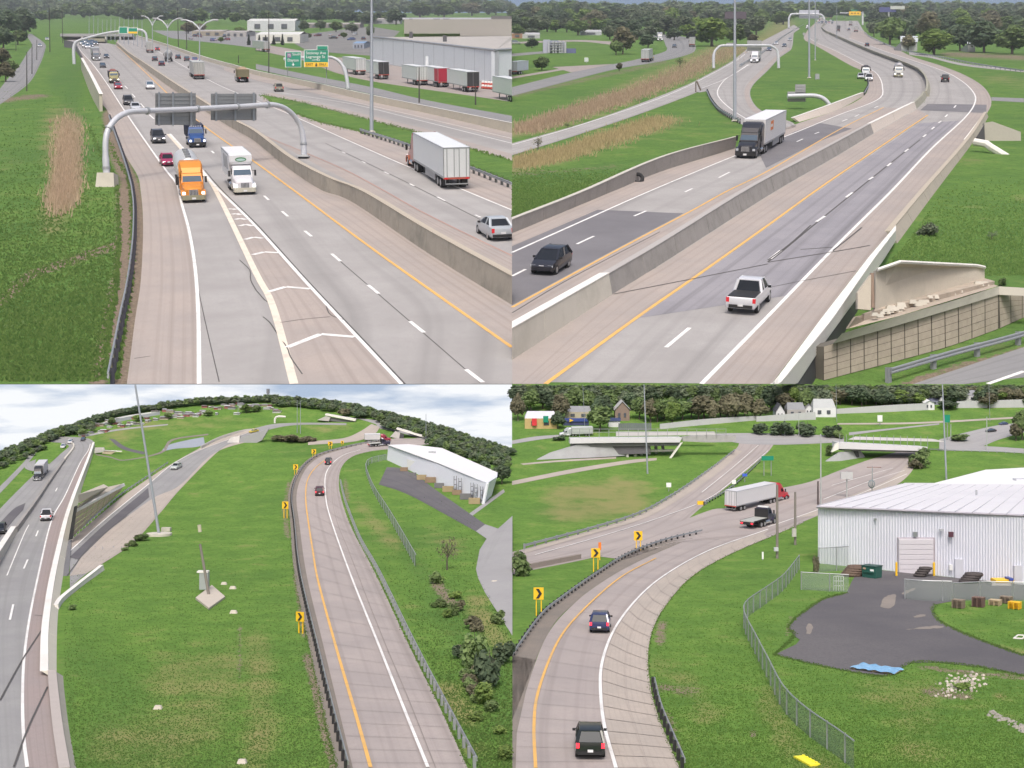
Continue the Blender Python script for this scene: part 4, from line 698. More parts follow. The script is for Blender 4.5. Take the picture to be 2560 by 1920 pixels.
part(br, 'coping', MB().loft([[W(XS[i], cl(yT2[i]), ZB_[i]-.16)-Vector((0, 0, .1 if yT2[i] < 945 else 0)), W(XS[i], cl(yT2[i]), ZB_[i]-.16), W(XS[i], cl(yT[i]), ZB_[i]*(cl(yT2[i])-H_UP)/(cl(yT[i])-H_UP)), W(XS[i], cl(yT[i]), ZB_[i]*(cl(yT2[i])-H_UP)/(cl(yT[i])-H_UP))-Vector((0, 0, .3 if yT[i] < 935 else 0))] for i in range(NX)]), CAPW)
part(br, 'girder', MB().loft([[W(XS[i], cl(yM[i]), ZB_[i]+.4), W(XS[i], cl(yM[i]), ZB_[i]+.9), W(XS[i], cl(yB[i]), ZB_[i]+.9), W(XS[i], cl(yB[i]), ZB_[i]+.02)] for i in range(NX) if XS[i] < 2160]), UNDERSHADE)
wallthing('parapet_wall', 'weathered tan parapet wall leading from the bridge up toward the bend', 'wall', [(2246, 608), (2340, 480), (2436, 352), (2472, 292)], [(2227, 578), (2308, 480), (2420, 350), (2467, 280)], .35, mat('tan parapet', (.40, .36, .31), .9, var=.12, dirt=(.30, .28, .25)), 24, mat('tan coping', (.44, .39, .32), .85, var=.1), secs=6)
wallthing('parapet_wall', 'thin white parapet at the second bridge by the drain wall', 'wall', [(2424, 352), (2450, 318), (2477, 278)], [(2419, 348), (2445, 313), (2470, 278)], .5, CAPW, 10)
ms_t = t('B4', (480, 1335), (1110, 1155), (1580, 1015), (1990, 885)); ms_b = t('B4', (480, 1628), (1110, 1462), (1580, 1330), (1990, 1183))
mse = at('block_retaining_wall', 'tan block-panel retaining wall with a grey coping beneath the bridge', 'retaining wall', 2160, 930); MSEM = mat('tan split-face block', (.42, .365, .30), .9, var=.22, scale=2.5, bump=.4, dirt=(.35, .305, .25), dscale=.8)
part(mse, 'wall', wall(ms_b, ms_t, 1.0, 12), mat('wall backing', (.13, .12, .10), .9)); panels(mse, 'block_panel', ms_b, ms_t, 13, 5, MSEM, .03, .12)
part(mse, 'wall', wall(t('B4', (2000, 1180), (2212, 1085), (2500, 1000)), t('B4', (1990, 885), (2212, 895), (2500, 900)), 1.0, 8), mat('wall backing', (.13, .12, .10), .9)); panels(mse, 'block_panel', t('B4', (2005, 1178), (2212, 1085), (2500, 1000)), t('B4', (1995, 888), (2212, 897), (2500, 900)), 5, 5, MSEM, .03, .12)
def capstrip(pb, pt, n=16, th=.6):
    B = cr(pb, n); T = cr(pt, n); Zz = [Zof(ms, False) for ms in cr(ms_b, n)[:, 1]]
    return MB().loft([[W(*B[i], Zz[i]-.25), W(*T[i], Zz[i]-.25), W(*T[i], Zz[i]+th), W(*B[i], Zz[i]+th)] for i in range(n)])
part(mse, 'coping', capstrip(t('B4', (560, 1312), (1110, 1155), (1580, 1015), (1995, 888)), t('B4', (640, 1222), (1110, 1080), (1580, 945), (1995, 815))), CONCP)
part(mse, 'coping', MB().loft([[W(*p, Zof(820)-.25), W(*q, Zof(820)-.25), W(*q, Zof(820)+.5), W(*p, Zof(820)+.5)] for p, q in zip(t('B4', (1995, 888), (2212, 897), (2500, 905)), t('B4', (1995, 815), (2212, 828), (2500, 835)))]), CONCP)
def pxquad(pts, Zs_, th=.5): 
    v = Vector((0, th, 0)); A_ = [W(x, y, z) for (x, y), z in zip(pts, Zs_)]; n = len(A_); return MB().add(A_+[p+v for p in A_], [tuple(range(n)), tuple(range(2*n-1, n-1, -1))]+[(i, (i+1) % n, n+(i+1) % n, n+i) for i in range(n)])
zb1, zb2 = Zof(815), Zof(745)
ab = at('bridge_abutment', 'plain cream concrete abutment wing wall above the rubble ledge', 'abutment', 2300, 745)
part(ab, 'wall', pxquad(t('B4', (925, 1015), (930, 680), (1140, 608), (1800, 640), (1872, 655), (1872, 748)), [zb1-3, zb1-3, zb1-2, zb2+1, zb2+2, zb2+2], .6), mat('cream abutment', (.56, .51, .43), .9, var=.08, dirt=(.47, .43, .36), dscale=.3)); part(ab, 'coping', MB().tube([W(x, y, z-.2) for (x, y), z in zip(t('B4', (945, 672), (1140, 604), (1800, 636), (1872, 652)), [zb1-3, zb1-2, zb2+1, zb2+2])], .13, 6), CAPW)
part(ab, 'drainpipe', MB().tube([W(*p, zb1-3.4) for p in t('B4', (898, 700), (905, 930), (905, 1000))], .14, 8), mat('rusty pipe', (.30, .22, .17), .8)); part(ab, 'end_column', pxquad(t('B4', (775, 1010), (775, 870), (890, 710), (890, 1020)), [zb1-3.5]*4, .5), mat('cream abutment', (.56, .51, .43), .9))
part(ab, 'ledge', pxquad(t('B4', (830, 1110), (835, 1050), (925, 1015), (1872, 745), (1960, 770), (1955, 800)), [zb1-4, zb1-4, zb1-3, zb2+2, zb2, zb2], .8), mat('broken concrete ledge', (.42, .36, .30), .95, var=.3, scale=3, bump=.5, dirt=(.25, .22, .18), dscale=1.5)); part(ab, 'ledge', pxquad(t('B4', (690, 1180), (760, 1075), (835, 1110), (1955, 800), (1990, 812), (1110, 1078)), [zb1-5, zb1-5, zb1-4.2, zb2-.2, zb2-1, zb1-4], .6), mat('broken concrete ledge', (.42, .36, .30), .95))
for k in range(26):
    u = random.random(); p = t('B4', (900+u*980, 1075-u*275+random.uniform(-30, 30)))[0]; s_ = random.uniform(.25, .6); z = zb1-4.6+(zb2-zb1+4.4)*u; part(ab, 'rubble_stone', MB().box(W(*p, z), (s_*1.4, s_, s_*.7), (.7, .7), None), CONCP)
ab2 = at('bridge_abutment', 'cream wing wall of the farther bridge beside the white drain pipe', 'abutment', 2500, 350); z2 = Zof(352)
part(ab2, 'wall', pxquad(t('B2', (1870, 1210), (1870, 1060), (1940, 1050), (2185, 1140), (2185, 1240), (1890, 1215)), [z2]*6, .8), mat('grey-cream abutment', (.42, .40, .35), .9, var=.1)); part(ab2, 'panelled_wall', pxquad(t('B2', (1910, 1240), (2212, 1240), (2212, 1420), (2110, 1380)), [z2-1]*4, .6), MSEM); part(ab2, 'opening_shade', pxquad(t('B2', (1800, 1190), (1870, 1080), (1875, 1210)), [z2-.6]*3, .3), UNDERSHADE); part(ab2, 'drain_pipe', MB().tube([W(x, y, Zof(380)-k) for k, (x, y) in enumerate(t('B2', (1780, 1225), (1890, 1245), (1920, 1270), (2100, 1380), (2130, 1410), (2212, 1440)))], .55, 8), CAPW, smo=True)  # dark triangle: shade of the opening put in as a sheet
guardrail('steel guardrail beside the lower road at the foot of the block wall', [(2228, 958), (2380, 912), (2559, 862), (2700, 815)], 3.8)
guardrail('guardrail curving round the inner edge of the ramp loop', [(1766, 232), (1778, 258), (1801, 284), (1850, 311)], 1.9, post=BLK)
guardrail('long far guardrail along the outer edge of the bend', [(2160, 82), (2182, 98), (2255, 128), (2355, 147), (2450, 166), (2559, 182)], 3.8); guardrail('far guardrail climbing beside the ramp toward the distant signs', [(1850, 168), (1905, 135), (1960, 92), (2010, 62)], 3.8)
guardrail('short guardrail where the grass island meets the white pickup', [(2162, 238), (2172, 218), (2170, 203)], 1.9, post=BLK)
# gantries of the second view
a2 = at('sign_gantry', 'white tubular arch over the ramp lanes behind the white semi truck', 'sign gantry', 1784, 172); za = Zof(176)
part(a2, 'arch_tube', MB().tube([W(x, y, za) for x, y in cr(t('B1', (1742, 590), (1742, 490), (1755, 440), (1790, 405), (1840, 393), (2212, 393))+t('B2', (20, 397), (60, 415), (85, 460), (92, 590)), 40)], [.5]*6+[.4]*28+[.5]*6, 12), GALVW, smo=True); part(a2, 'sign_back', rect(1868, 101, 1904, 127, za+1, .2), SBACK); part(a2, 'sign_back', rect(1816, 107, 1836, 113, za+1, .2), SBACK)
a3 = at('sign_gantry', 'short cantilever sign arm with grey sign backs on the grass island', 'sign gantry', 2075, 266); zc_ = Zof(275)
part(a3, 'arm_tube', MB().tube([W(x, y, zc_) for x, y in cr(t('B2', (168, 832), (300, 828), (400, 828), (460, 843), (500, 870), (530, 910), (540, 960)), 24)], .48, 12), GALVW, smo=True)
for r_ in ((1969, 229, 2014, 254), (1988, 211, 2014, 240)):
    pn = part(a3, 'sign_back', rect(*r_, zc_+1.0, .12), SBACK)
    for i in range(4): o = obj('slat', rect(r_[0]+.5, r_[1]+(r_[3]-r_[1])*(i+.1)/4, r_[2]-.5, r_[1]+(r_[3]-r_[1])*(i+.85)/4, zc_+1, .08, -.1), SBACK); rebase(pn, o)
a4 = at('sign_gantry', 'distant white arch with a wide pale sign back over crowded lanes', 'sign gantry', 1973, 70); z4 = Zof(72)
part(a4, 'arch_tube', MB().tube([W(x, y, z4) for x, y in cr([(1972, 70), (1972, 48), (1976, 39), (1985, 35), (2045, 36), (2056, 39), (2061, 50)], 30)], .9, 10), GALVW, smo=True); part(a4, 'sign_back', rect(1998, 25, 2048, 46, z4+2, .5), mat('pale sign back', (.46, .48, .55), .6))
a5 = at('sign_gantry', 'distant overhead yellow exit sign with a green tab above the lanes', 'sign gantry', 2158, 62); z5 = Zof(64)
part(a5, 'post', rect(2155, 29, 2159, 62, z5, 1.0), GALVW); part(a5, 'arm_tube', rect(2100, 31, 2158, 33, z5, 1.0), GALVW); part(a5, 'sign_panel', rect(2123, 28.5, 2152, 38, z5, .5, -1.5), SYEL); part(a5, 'exit_tab', rect(2128, 24.5, 2144, 28, z5, .5, -1.5), SGREEN)
for c_ in range(3): part(a5, 'lettering', rect(2127+c_*8, 31.5, 2132+c_*8, 34.5, z5, .2, -1.8), mat('sign ochre', (.35, .2, .02), .6))
a6 = at('billboard', 'blue and white billboard standing over the far lanes', 'billboard', 2112, 44); z6 = Zof(46); part(a6, 'panel', rect(2096, 10, 2126, 20, z6, .6), mat('billboard white-blue', (.42, .45, .62), .6)); part(a6, 'picture', rect(2104, 11, 2118, 19, z6, .3, -.5), mat('billboard navy', (.06, .07, .22), .6)); part(a6, 'post', rect(2110, 20, 2113, 44, z6, 1), GREYPOST)
a7 = at('billboard', 'navy billboard over a white strip among the distant trees', 'billboard', 2225, 62); z7 = Zof(64); part(a7, 'panel', rect(2198, 18, 2240, 30, z7, .8), mat('billboard navy', (.06, .07, .22), .6)); part(a7, 'white_strip', rect(2226, 15, 2262, 23, z7, .6, -.6), mat('billboard white', (.5, .52, .5), .7)); part(a7, 'post', rect(2220, 30, 2224, 62, z7, 1), GREYPOST)
a8 = at('billboard', 'dark brown billboard back standing in the woods by the tall mast', 'billboard', 1835, 96); z8 = Zof(98); part(a8, 'panel', rect(1812, 29, 1866, 47, z8, .8), mat('dark billboard', (.09, .07, .09), .8)); part(a8, 'post', rect(1836, 47, 1841, 96, z8, 1), GREYPOST)
pole('lamp_mast', 'tall grey high-mast pole at the ramp loop guardrail', 'street light', 1837, 304, -30, .5); pole('lamp_mast', 'tall grey mast on the concrete pad in the grass island', 'street light', 2023, 196, -30, .5); pole('lamp_mast', 'slimmer grey mast standing higher up the grass island', 'street light', 2038, 151, -30, .32); pole('lamp_mast', 'thin grey mast behind the curved median wall', 'street light', 2092, 98, 10, .3, base=False)
part(a3, 'cabinet', MB().box(G(2030, 199)+Vector((1.5, 0, .8)), (1.2, .8, 1.6)), GREYPOST)
for x, y, lab in ((2010, 95, 'diamond warning sign where the grass island comes to a point'), (2041, 110, 'small diamond sign beside the slim mast')):
    th_ = at('road_sign', lab, 'sign', x, y); z = Zof(y); part(th_, 'post', rect(x-.5, y-10, x+.5, y, z, .2), GREYPOST); c_ = W(x, y-10, z); part(th_, 'sign_plate', MB().box((0, 0, 0), (1.5, .1, 1.5), M=Matrix.Translation(c_) @ Matrix.Rotation(math.radians(45), 4, 'Y')), SBACK)
th_ = at('timber_sign', 'bare timber sign frame at the fork between ramp and loop', 'sign', 1742, 231); z = Zof(231); part(th_, 'post', rect(1738.5, 203, 1741, 231, z, .4), mat('weathered timber', (.17, .14, .12), .9)); part(th_, 'brace', MB().tube([W(1742, 203, z), W(1752, 226, z)], .22, 6), mat('weathered timber', (.17, .14, .12), .9))
th_ = at('yard_sign', 'small pale sign board on the lawn by the side street', 'sign', 1466, 157); part(th_, 'board', rect(1461, 144, 1471, 154, Zof(157), .3), mat('pale board', (.55, .6, .6), .7)); part(th_, 'post', rect(1465, 154, 1467, 157, Zof(157), .3), GREYPOST)
# tyre in the road by the side wall
th_ = at('tyre', 'loose black tyre lying against the grey side wall', 'tyre', 1594, 455); p = G(1594, 454); M = Matrix.Translation(p+Vector((0, 0, .4))) @ Matrix.Rotation(math.radians(70), 4, 'X'); rg = []
for k in range(21): q = 2*math.pi*k/20; rg.append([M @ Vector(((.62+.24*math.cos(w))*math.cos(q), (.62+.24*math.cos(w))*math.sin(q), .26*math.sin(w))) for w in [2*math.pi*j/8 for j in range(8)]])
part(th_, 'tread_ring', MB().loft(rg, caps=False), RUB, smo=True)
# yard structure, buildings and trailers beyond the side street
tk = at('plant_building', 'blue-grey works building with upright silos and ladders on the lawn', 'building', 1395, 132); z = Zof(133); bl = mat('blue-grey cladding', (.26, .29, .38), .7)
for x0, x1, y0, m_ in ((1358, 1375, 99, mat('pale cladding', (.38, .40, .48), .7)), (1375, 1396, 101, bl), (1396, 1410, 103, mat('pale cladding', (.38, .40, .48), .7)), (1410, 1440, 121, mat('navy cladding', (.10, .12, .24), .7))): part(tk, 'wall', rect(x0, y0, x1, 133, z, 9), m_)
for x in (1372, 1383, 1390, 1399, 1405, 1413): part(tk, 'silo', MB().tube([W(x, 133, z-1.2), W(x, 98+random.uniform(0, 8), z-1.2)], .55, 10), mat('silo grey', (.40, .42, .46), .6), smo=True)
for y in (106, 112, 118, 125): part(tk, 'walkway', rect(1376, y, 1408, y+1.4, z, 1.2, -2), GREYPOST)
for (x0, y0, x1, y1, c_, lab) in ((1280, 96, 1306, 78, (.32, .19, .12), 'brown brick building with an orange end by the tree row'), (1306, 96, 1350, 82, (.40, .42, .42), 'low white building beside the brown brick one'), (1452, 88, 1504, 75, (.38, .40, .44), 'low grey long building before the dark woods'), (1519, 88, 1536, 81, (.08, .12, .28), 'blue container building near the bushy brown tree'), (1640, 62, 1720, 48, (.40, .42, .38), 'pale long-roofed house hidden in the woods'), (1560, 66, 1590, 57, (.42, .40, .38), 'small white-roofed house in the woods')):
    Z = Zof(y0); th_ = at('distant_building', lab, 'building', (x0+x1)/2, y0); A_, B_ = W(x0, y0, Z), W(x1, y0, Z); up_ = Vector((0, 0, (y0-y1)*.7*Z/F)); dv = Vector((0, 14, 4)); rv = Vector((0, 0, (y0-y1)*.3*Z/F)); part(th_, 'wall', MB().hexa([A_, B_, B_+dv, A_+dv], [A_+up_, B_+up_, B_+dv+up_, A_+dv+up_]), mat('far wall b%d' % x0, c_, .85, var=.15, scale=.08)); part(th_, 'roof', MB().add([A_+up_, B_+up_, B_+up_+dv*.5+rv, A_+up_+dv*.5+rv, B_+dv+up_, A_+dv+up_], [(0, 1, 2, 3), (3, 2, 4, 5)]), mat('far roof b%d' % x0, (.45, .46, .48), .8)); part(th_, 'window', rect(x0+(x1-x0)*.3, y0-(y0-y1)*.5, x0+(x1-x0)*.7, y0-(y0-y1)*.2, Z, .3, -.3), mat('far window', (.07, .08, .1), .4))
for (x0, y0, x1, y1, lab) in ((2253, 128, 2293, 90, 'pale farm shed behind the big round tree and the far guardrail'), (2420, 130, 2438, 96, 'small pale shed between shrubs beyond the far rail')): Z = Zof(y0); th_ = at('shed', lab, 'building', (x0+x1)/2, y0); part(th_, 'wall', rect(x0, (y0+y1)/2-4, x1, y0, Z, 12), mat('shed wall', (.36, .38, .38), .85)); part(th_, 'roof', MB().add([W(x0-2, (y0+y1)/2-4, Z-.5), W(x1+2, (y0+y1)/2-4, Z-.5), W(x1+2, y1, Z+8), W(x0-2, y1, Z+8)], [(0, 1, 2, 3)]), mat('shed roof', (.50, .54, .58), .6))
# ------------------------------------------------------------------ lower land, wide view
pw_t = [(148, 1922), (133, 1820), (124, 1729), (120, 1677)]; pw_b = [(178, 1935), (160, 1830), (149, 1735), (146, 1690)]
wallthing('parapet_wall', 'plain grey parapet wall section at the start of the bridge edge', 'wall', pw_b, pw_t, .5, mat('grey parapet low', (.30, .29, .255), .9, var=.12, scale=3), 20, mat('pinkish coping', (.42, .38, .36), .85), secs=2, foot=.02)
wallthing('parapet_wall', 'white ribbed bridge parapet curving up between road and lawn', 'wall', [(146, 1690), (146, 1600), (149, 1525), (160, 1440), (178, 1340), (194, 1270), (206, 1218), (228, 1152), (238, 1118)], [(120, 1677), (120, 1585), (127, 1512), (139, 1434), (166, 1310), (184, 1250), (200, 1206), (225, 1140), (236, 1106)], .5, mat('pale ribbed parapet', (.50, .48, .42), .85, var=.08, scale=3), 50, CAPW, secs=6, foot=.02)
wallthing('median_barrier', 'cream median wall section beside the black car', 'barrier', [(-40, 1475), (0, 1410), (46, 1330)], [(-40, 1440), (0, 1378), (40, 1316)], .6, CONCP, 12, CAPW); wallthing('median_barrier', 'grey narrow median wall running past the far black semi', 'barrier', [(46, 1330), (90, 1266), (130, 1205), (166, 1152)], [(43, 1317), (88, 1256), (128, 1197), (164, 1146)], .5, CONCG, 16, secs=3); wallthing('median_barrier', 'small pale median wall at the far bend beyond the black semi', 'barrier', [(166, 1152), (186, 1127), (190, 1115), (180, 1108)], [(164, 1145), (183, 1121), (186, 1110), (178, 1104)], .5, CONCP, 10)
rw = at('block_retaining_wall', 'tan panel wing wall with a pale ledge above the underpass road', 'retaining wall', 200, 1330); TANL = mat('tan block low', (.46, .39, .29), .9, var=.2, scale=10, bump=.3)
def pq(pts, th=.12): return MB().add(*(lambda A_: (A_+[p+Vector((0, th, 0)) for p in A_], [tuple(range(len(A_))), tuple(range(2*len(A_)-1, len(A_)-1, -1))]+[(i, (i+1) % len(A_), len(A_)+(i+1) % len(A_), len(A_)+i) for i in range(len(A_))]))([W(x, y, z) for x, y, z in pts]))
zz = lambda y: Zof(y)
def pqp(tile, pts, ys, th=.12): return pq([(x, y, Zof(b)) for (x, y), b in zip(t(tile, *pts), ys)], th)
B0, B1, T0, T1 = (612, 1335), (1040, 925), (655, 1110), (1062, 885)
for j in range(4):
    for i in range(8):
        u0, u1, v0, v1 = (i+.06)/8, (i+.94)/8, (j+.06)/4, (j+.94)/4
        f_ = lambda u, v: (t('C1', (B0[0]*(1-u)*(1-v)+B1[0]*u*(1-v)+T0[0]*(1-u)*v+T1[0]*u*v, B0[1]*(1-u)*(1-v)+B1[1]*u*(1-v)+T0[1]*(1-u)*v+T1[1]*u*v))[0]+(Zof(1350)*(1-u)+Zof(1232)*u-.22,))
        part(rw, 'block_panel', pq([f_(u0, v0), f_(u1, v0), f_(u1, v1), f_(u0, v1)], .05), TANL)
part(rw, 'coping', pqp('C1', ((645, 1115), (650, 1085), (1060, 860), (1070, 882)), (1350, 1350, 1232, 1232), .2), CAPW); part(rw, 'wing_wall', pqp('C1', ((680, 1030), (675, 955), (890, 868), (930, 890), (800, 970)), (1335, 1335, 1280, 1280, 1300), .1), mat('cream low', (.54, .49, .42), .9, var=.1, scale=4)); part(rw, 'ledge', pqp('C1', ((650, 1085), (690, 1035), (800, 970), (930, 890), (1055, 862)), (1348, 1345, 1300, 1260, 1236), .15), mat('ledge low', (.44, .40, .34), .95, var=.3, scale=12))
part(rw, 'girder_shade', pqp('C1', ((590, 1350), (640, 1060), (662, 1050), (620, 1340)), (1360, 1356, 1352, 1352), .1), UNDERSHADE)
rw2 = at('bridge_abutment', 'small pale abutment with a tan wing beside the distant bridge end', 'abutment', 250, 1136); part(rw2, 'wall', pqp('C1', ((815, 600), (820, 550), (895, 548), (905, 585)), (1136,)*4), CONCL); part(rw2, 'wing', pqp('C1', ((880, 600), (905, 575), (1000, 582), (960, 608)), (1136,)*4), TANL); part(rw2, 'coping', pqp('C1', ((900, 572), (1050, 578), (1050, 586), (900, 582)), (1136,)*4), CAPW)
wallthing('kerb_wall', 'low white kerb wall curving where the lawn meets the bridge', 'wall', [(148, 1523), (160, 1504), (200, 1470), (262, 1425)], [(145, 1512), (157, 1494), (197, 1461), (258, 1413)], .35, mat('white kerb', (.68, .65, .62), .85), 20, CAPW, foot=.02)
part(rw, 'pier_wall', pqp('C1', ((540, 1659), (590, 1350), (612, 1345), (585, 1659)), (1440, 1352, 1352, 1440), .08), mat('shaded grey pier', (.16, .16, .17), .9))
guardrail('steel guardrail with stub posts along the outer curve of the lawn ramp', [(p[0]+1, p[1]+4) for p in GRL], 2.4, post=BLK, hs=.95, postside=1)
guardrail('steel guardrail along the inner edge of the curving ramp above the ditch', [(1192, 1920), (1110, 1764), (1036, 1619), (950, 1440), (905, 1360), (880, 1300), (862, 1249), (852, 1206)], 2.4, hs=.95); guardrail('guardrail along the far side of the underpass road', [(178, 1350), (289, 1252), (362, 1200), (420, 1160)], 3.0, hs=.9)
# masts and poles
lm = pole('lamp_mast', 'very tall leaning grey mast standing by the underpass pavement', 'street light', 398, 1337, 962, .42, xt=338, taper=.6)
part(lm, 'footing', MB().cyl(tuple(G(398, 1338)+Vector((0, 0, .03))), .42, .08, 'z', 16), CONCP); part(lm, 'box', MB().box(G(416, 1328)+Vector((0, 0, .06)), (.3, .2, .14)), CONCP)
cm = pole('camera_pole', 'short timber pole with a cabinet on a square concrete pad in the lawn', 'pole', 523, 1491, 1360, .3, mat('grey timber', (.22, .20, .18), .9), xt=500, base=False, taper=.8)
part(cm, 'pole_top', MB().tube([W(500, 1330, Zof(1491)), W(498, 1312, Zof(1491))], .045, 8), mat('cream pole top', (.5, .47, .36), .8))
p_ = t('C3', (1690, 205), (1830, 95), (1945, 195), (1805, 295)); A_ = [G(x, y, .005) for x, y in p_]; part(cm, 'concrete_pad', MB().hexa(A_, [p+Vector((0, 0, .05)) for p in A_]), mat('pad concrete', (.50, .45, .39), .9, var=.1, scale=4)); part(cm, 'cabinet', MB().box(G(511, 1480)+Vector((0, 0, .28)), (.22, .16, .42)), mat('cabinet grey', (.33, .36, .36), .6)); part(cm, 'cabinet_lid', MB().box(G(510, 1480)+Vector((-.02, 0, .51)), (.27, .2, .04)), CAPW)
for x, y, s_, lab in ((560, 1461, .10, 'pale stone lying in the grass near the square pad'), (582, 1472, .11, 'brownish stone in the grass beyond the square pad'), (584, 1533, .11, 'flat pale stone below the square pad'), (395, 1772, .09, 'small white stone in the middle of the lawn'), (605, 1908, .09, 'pale lump of concrete at the lawn bottom'), (1236, 1458, .12, 'pale block on the grass beside the side street')):
    st = MB(); P0 = G(x, y)+Vector((0, 0, s_*.25)); st.box(P0, (s_*1.6, s_*1.1, s_*.7), (.65, .6)); tag(obj('stone', st, mat('pale stone', (.55, .50, .44), .9, var=.15, scale=8)), lab, 'stone')
# sign posts
def chevron(label, xs, y0, y1, yb, ang=0, group=None):
    """yellow curve marker: pixel span of the plate and its feet"""
    x0, x1 = xs; xm = (x0+x1)/2; Z = Zof(yb); th_ = at('chevron_sign', label, 'sign', xm, yb, group); R = Matrix.Translation(W(xm, yb, Z)) @ Matrix.Rotation(ang, 4, 'Z') @ Matrix.Translation(-W(xm, yb, Z)); TR = lambda mb: MB().add([R @ Vector(v) for v in mb.v], mb.f)
    part(th_, 'plate', TR(rect(x0, y0, x1, y1, Z, .02)), SYEL); w, h = x1-x0, y1-y0; q = lambda u, v: W(x0+u*w, y0+v*h, Z-.012)
    part(th_, 'chevron_mark', TR(MB().add([q(.22, .10), q(.52, .10), q(.84, .5), q(.52, .90), q(.22, .90), q(.54, .5)], [(0, 1, 2, 5), (5, 2, 3, 4)])), BLK)
    for u in (.22, .72): part(th_, 'post', TR(rect(x0+u*w, y1-2, x0+u*w+w*.10, yb, Z, .03, .025)), SYEL)
    return th_
chevron('yellow chevron sign by the guardrail posts, largest on the lawn ramp', (738, 761), 1530, 1554, 1584, math.radians(-25)); chevron('yellow chevron sign beside the guardrail bend, next up from the largest', (705, 721), 1254, 1272, 1296, math.radians(-10)); chevron('small yellow chevron sign halfway round the lawn ramp bend', (733, 745), 1161, 1174, 1187); chevron('tiny yellow chevron sign near the top of the lawn bend', (779, 790), 1123, 1134, 1144); chevron('tiny orange-yellow chevron sign before the crossing ramp', (820, 831), 1104, 1114, 1122); chevron('far tiny yellow sign by the crossing ramp', (852, 859), 1102, 1109, 1114)
chevron('large yellow chevron sign at the outer guardrail of the curve', (1334, 1359), 1469, 1499, 1540); chevron('yellow chevron sign with a small orange marker behind it', (1478, 1500), 1371, 1394, 1430); chevron('yellow chevron sign standing where the guardrail meets the grass strip', (1585, 1606), 1328, 1351, 1376)
th_ = at('delineator', 'small orange marker flag beside the chevron sign', 'marker', 1500, 1400); part(th_, 'post', rect(1496, 1356, 1503, 1375, Zof(1400), .03), SORANGE); part(th_, 'stem', rect(1498.5, 1374, 1500.5, 1400, Zof(1400), .02), SYEL)
# pale metal warehouse, wide view
wb2 = at('warehouse', 'pale grey metal shed with white roof beside the curved yard drive', 'building', 967, 1148); SID2 = mat('pale lilac siding', (.72, .74, .82), .6, .05, .05, 2); ROOFW = mat('white metal roof', (.78, .77, .78), .55, .05, .04)
part(wb2, 'wall', wall([(967, 1150), (1087, 1205), (1208, 1260)], [(971, 1114), (1095, 1160), (1219, 1207)], .3, 10), SID2); part(wb2, 'wall', wall([(1208, 1260), (1229, 1240)], [(1219, 1207), (1243, 1192)], .3, 4), SID2)
pt = lambda x, y, b, dz=0: W(x, y, Zof(b)+dz)
part(wb2, 'roof', MB().add([pt(968, 1112, 1150, -.05), pt(1095, 1158, 1205, -.05), pt(1220, 1209, 1260, -.05), pt(1244, 1181, 1215), pt(1105, 1120, 1150), pt(1020, 1110, 1140)], [(0, 1, 4, 5), (1, 2, 3, 4)]), ROOFW); part(wb2, 'gable', MB().add([pt(1219, 1207, 1260), pt(1243, 1192, 1240), pt(1244, 1181, 1215)], [(0, 1, 2)]), SID2)
part(wb2, 'dock_door', pq([(1018, 1170, Zof(1172)-.12), (1040, 1180, Zof(1180)-.12), (1040, 1154, Zof(1180)-.12), (1017, 1147, Zof(1172)-.12)], .05), SWHITE)
for k in range(4): x = 1020+k*26; part(wb2, 'roof_vent', MB().box(pt(x+60, 1133+k*9, 1170), (.3, .3, .15)), GALV)
for k in range(9):
    x, y = 1010+k*22, 1178+k*10+random.uniform(-2, 2); s_ = random.uniform(.16, .3); tag(obj('crate', MB().box(G(x, y)+Vector((0, 0, s_*.4)), (s_*1.6, s_, s_*.8)), mat('crate %d' % (k % 3), ((.25, .18, .12), (.16, .16, .17), (.34, .27, .16))[k % 3], .85, var=.25, scale=6)), ('brown', 'dark grey', 'tan')[k % 3]+' crate stored along the metal shed wall of the curved drive', 'crate', ('brown', 'dark', 'tan')[k % 3]+' crates along the shed')
for x in (1138, 1150, 1180, 1190, 1204):
    th_ = at('storage_rack', 'tall dark upright rack frame leaning by the shed end', 'rack', x, 1232+(x-1138)*.4, 'rack frames by the shed'); Z = Zof(1232+(x-1138)*.4); yb = 1232+(x-1138)*.4
    for u in (-3, 3): part(th_, 'upright', rect(x+u-.6, yb-42, x+u+.6, yb, Z, .05), mat('dark frame', (.08, .08, .09), .6))
    for v in (8, 20, 32): part(th_, 'shelf', rect(x-3, yb-v-1, x+3, yb-v, Z, .1), mat('dark frame', (.08, .08, .09), .6))
th_ = at('machine', 'yellow yard machine parked between the rack frames', 'machine', 1164, 1228); part(th_, 'body', rect(1154, 1204, 1178, 1216, Zof(1230), .5), SYEL); part(th_, 'lower_body', rect(1158, 1214, 1174, 1232, Zof(1230), .4), CONCL)
th_ = at('house', 'small grey house with a pale roof at the street corner', 'building', 1258, 1330); part(th_, 'eave', pq([(1222, 1834, Zof(1850)), (1281, 1810, Zof(1850)), (1281, 1855, Zof(1850)-.6), (1232, 1845, Zof(1850)-.4)], .2), mat('sea-green roof', (.16, .30, .30), .6)); th_['label'] = 'corner of a sea-green roof rising from the dark scrub'; th_.matrix_world = Matrix.Identity(4)
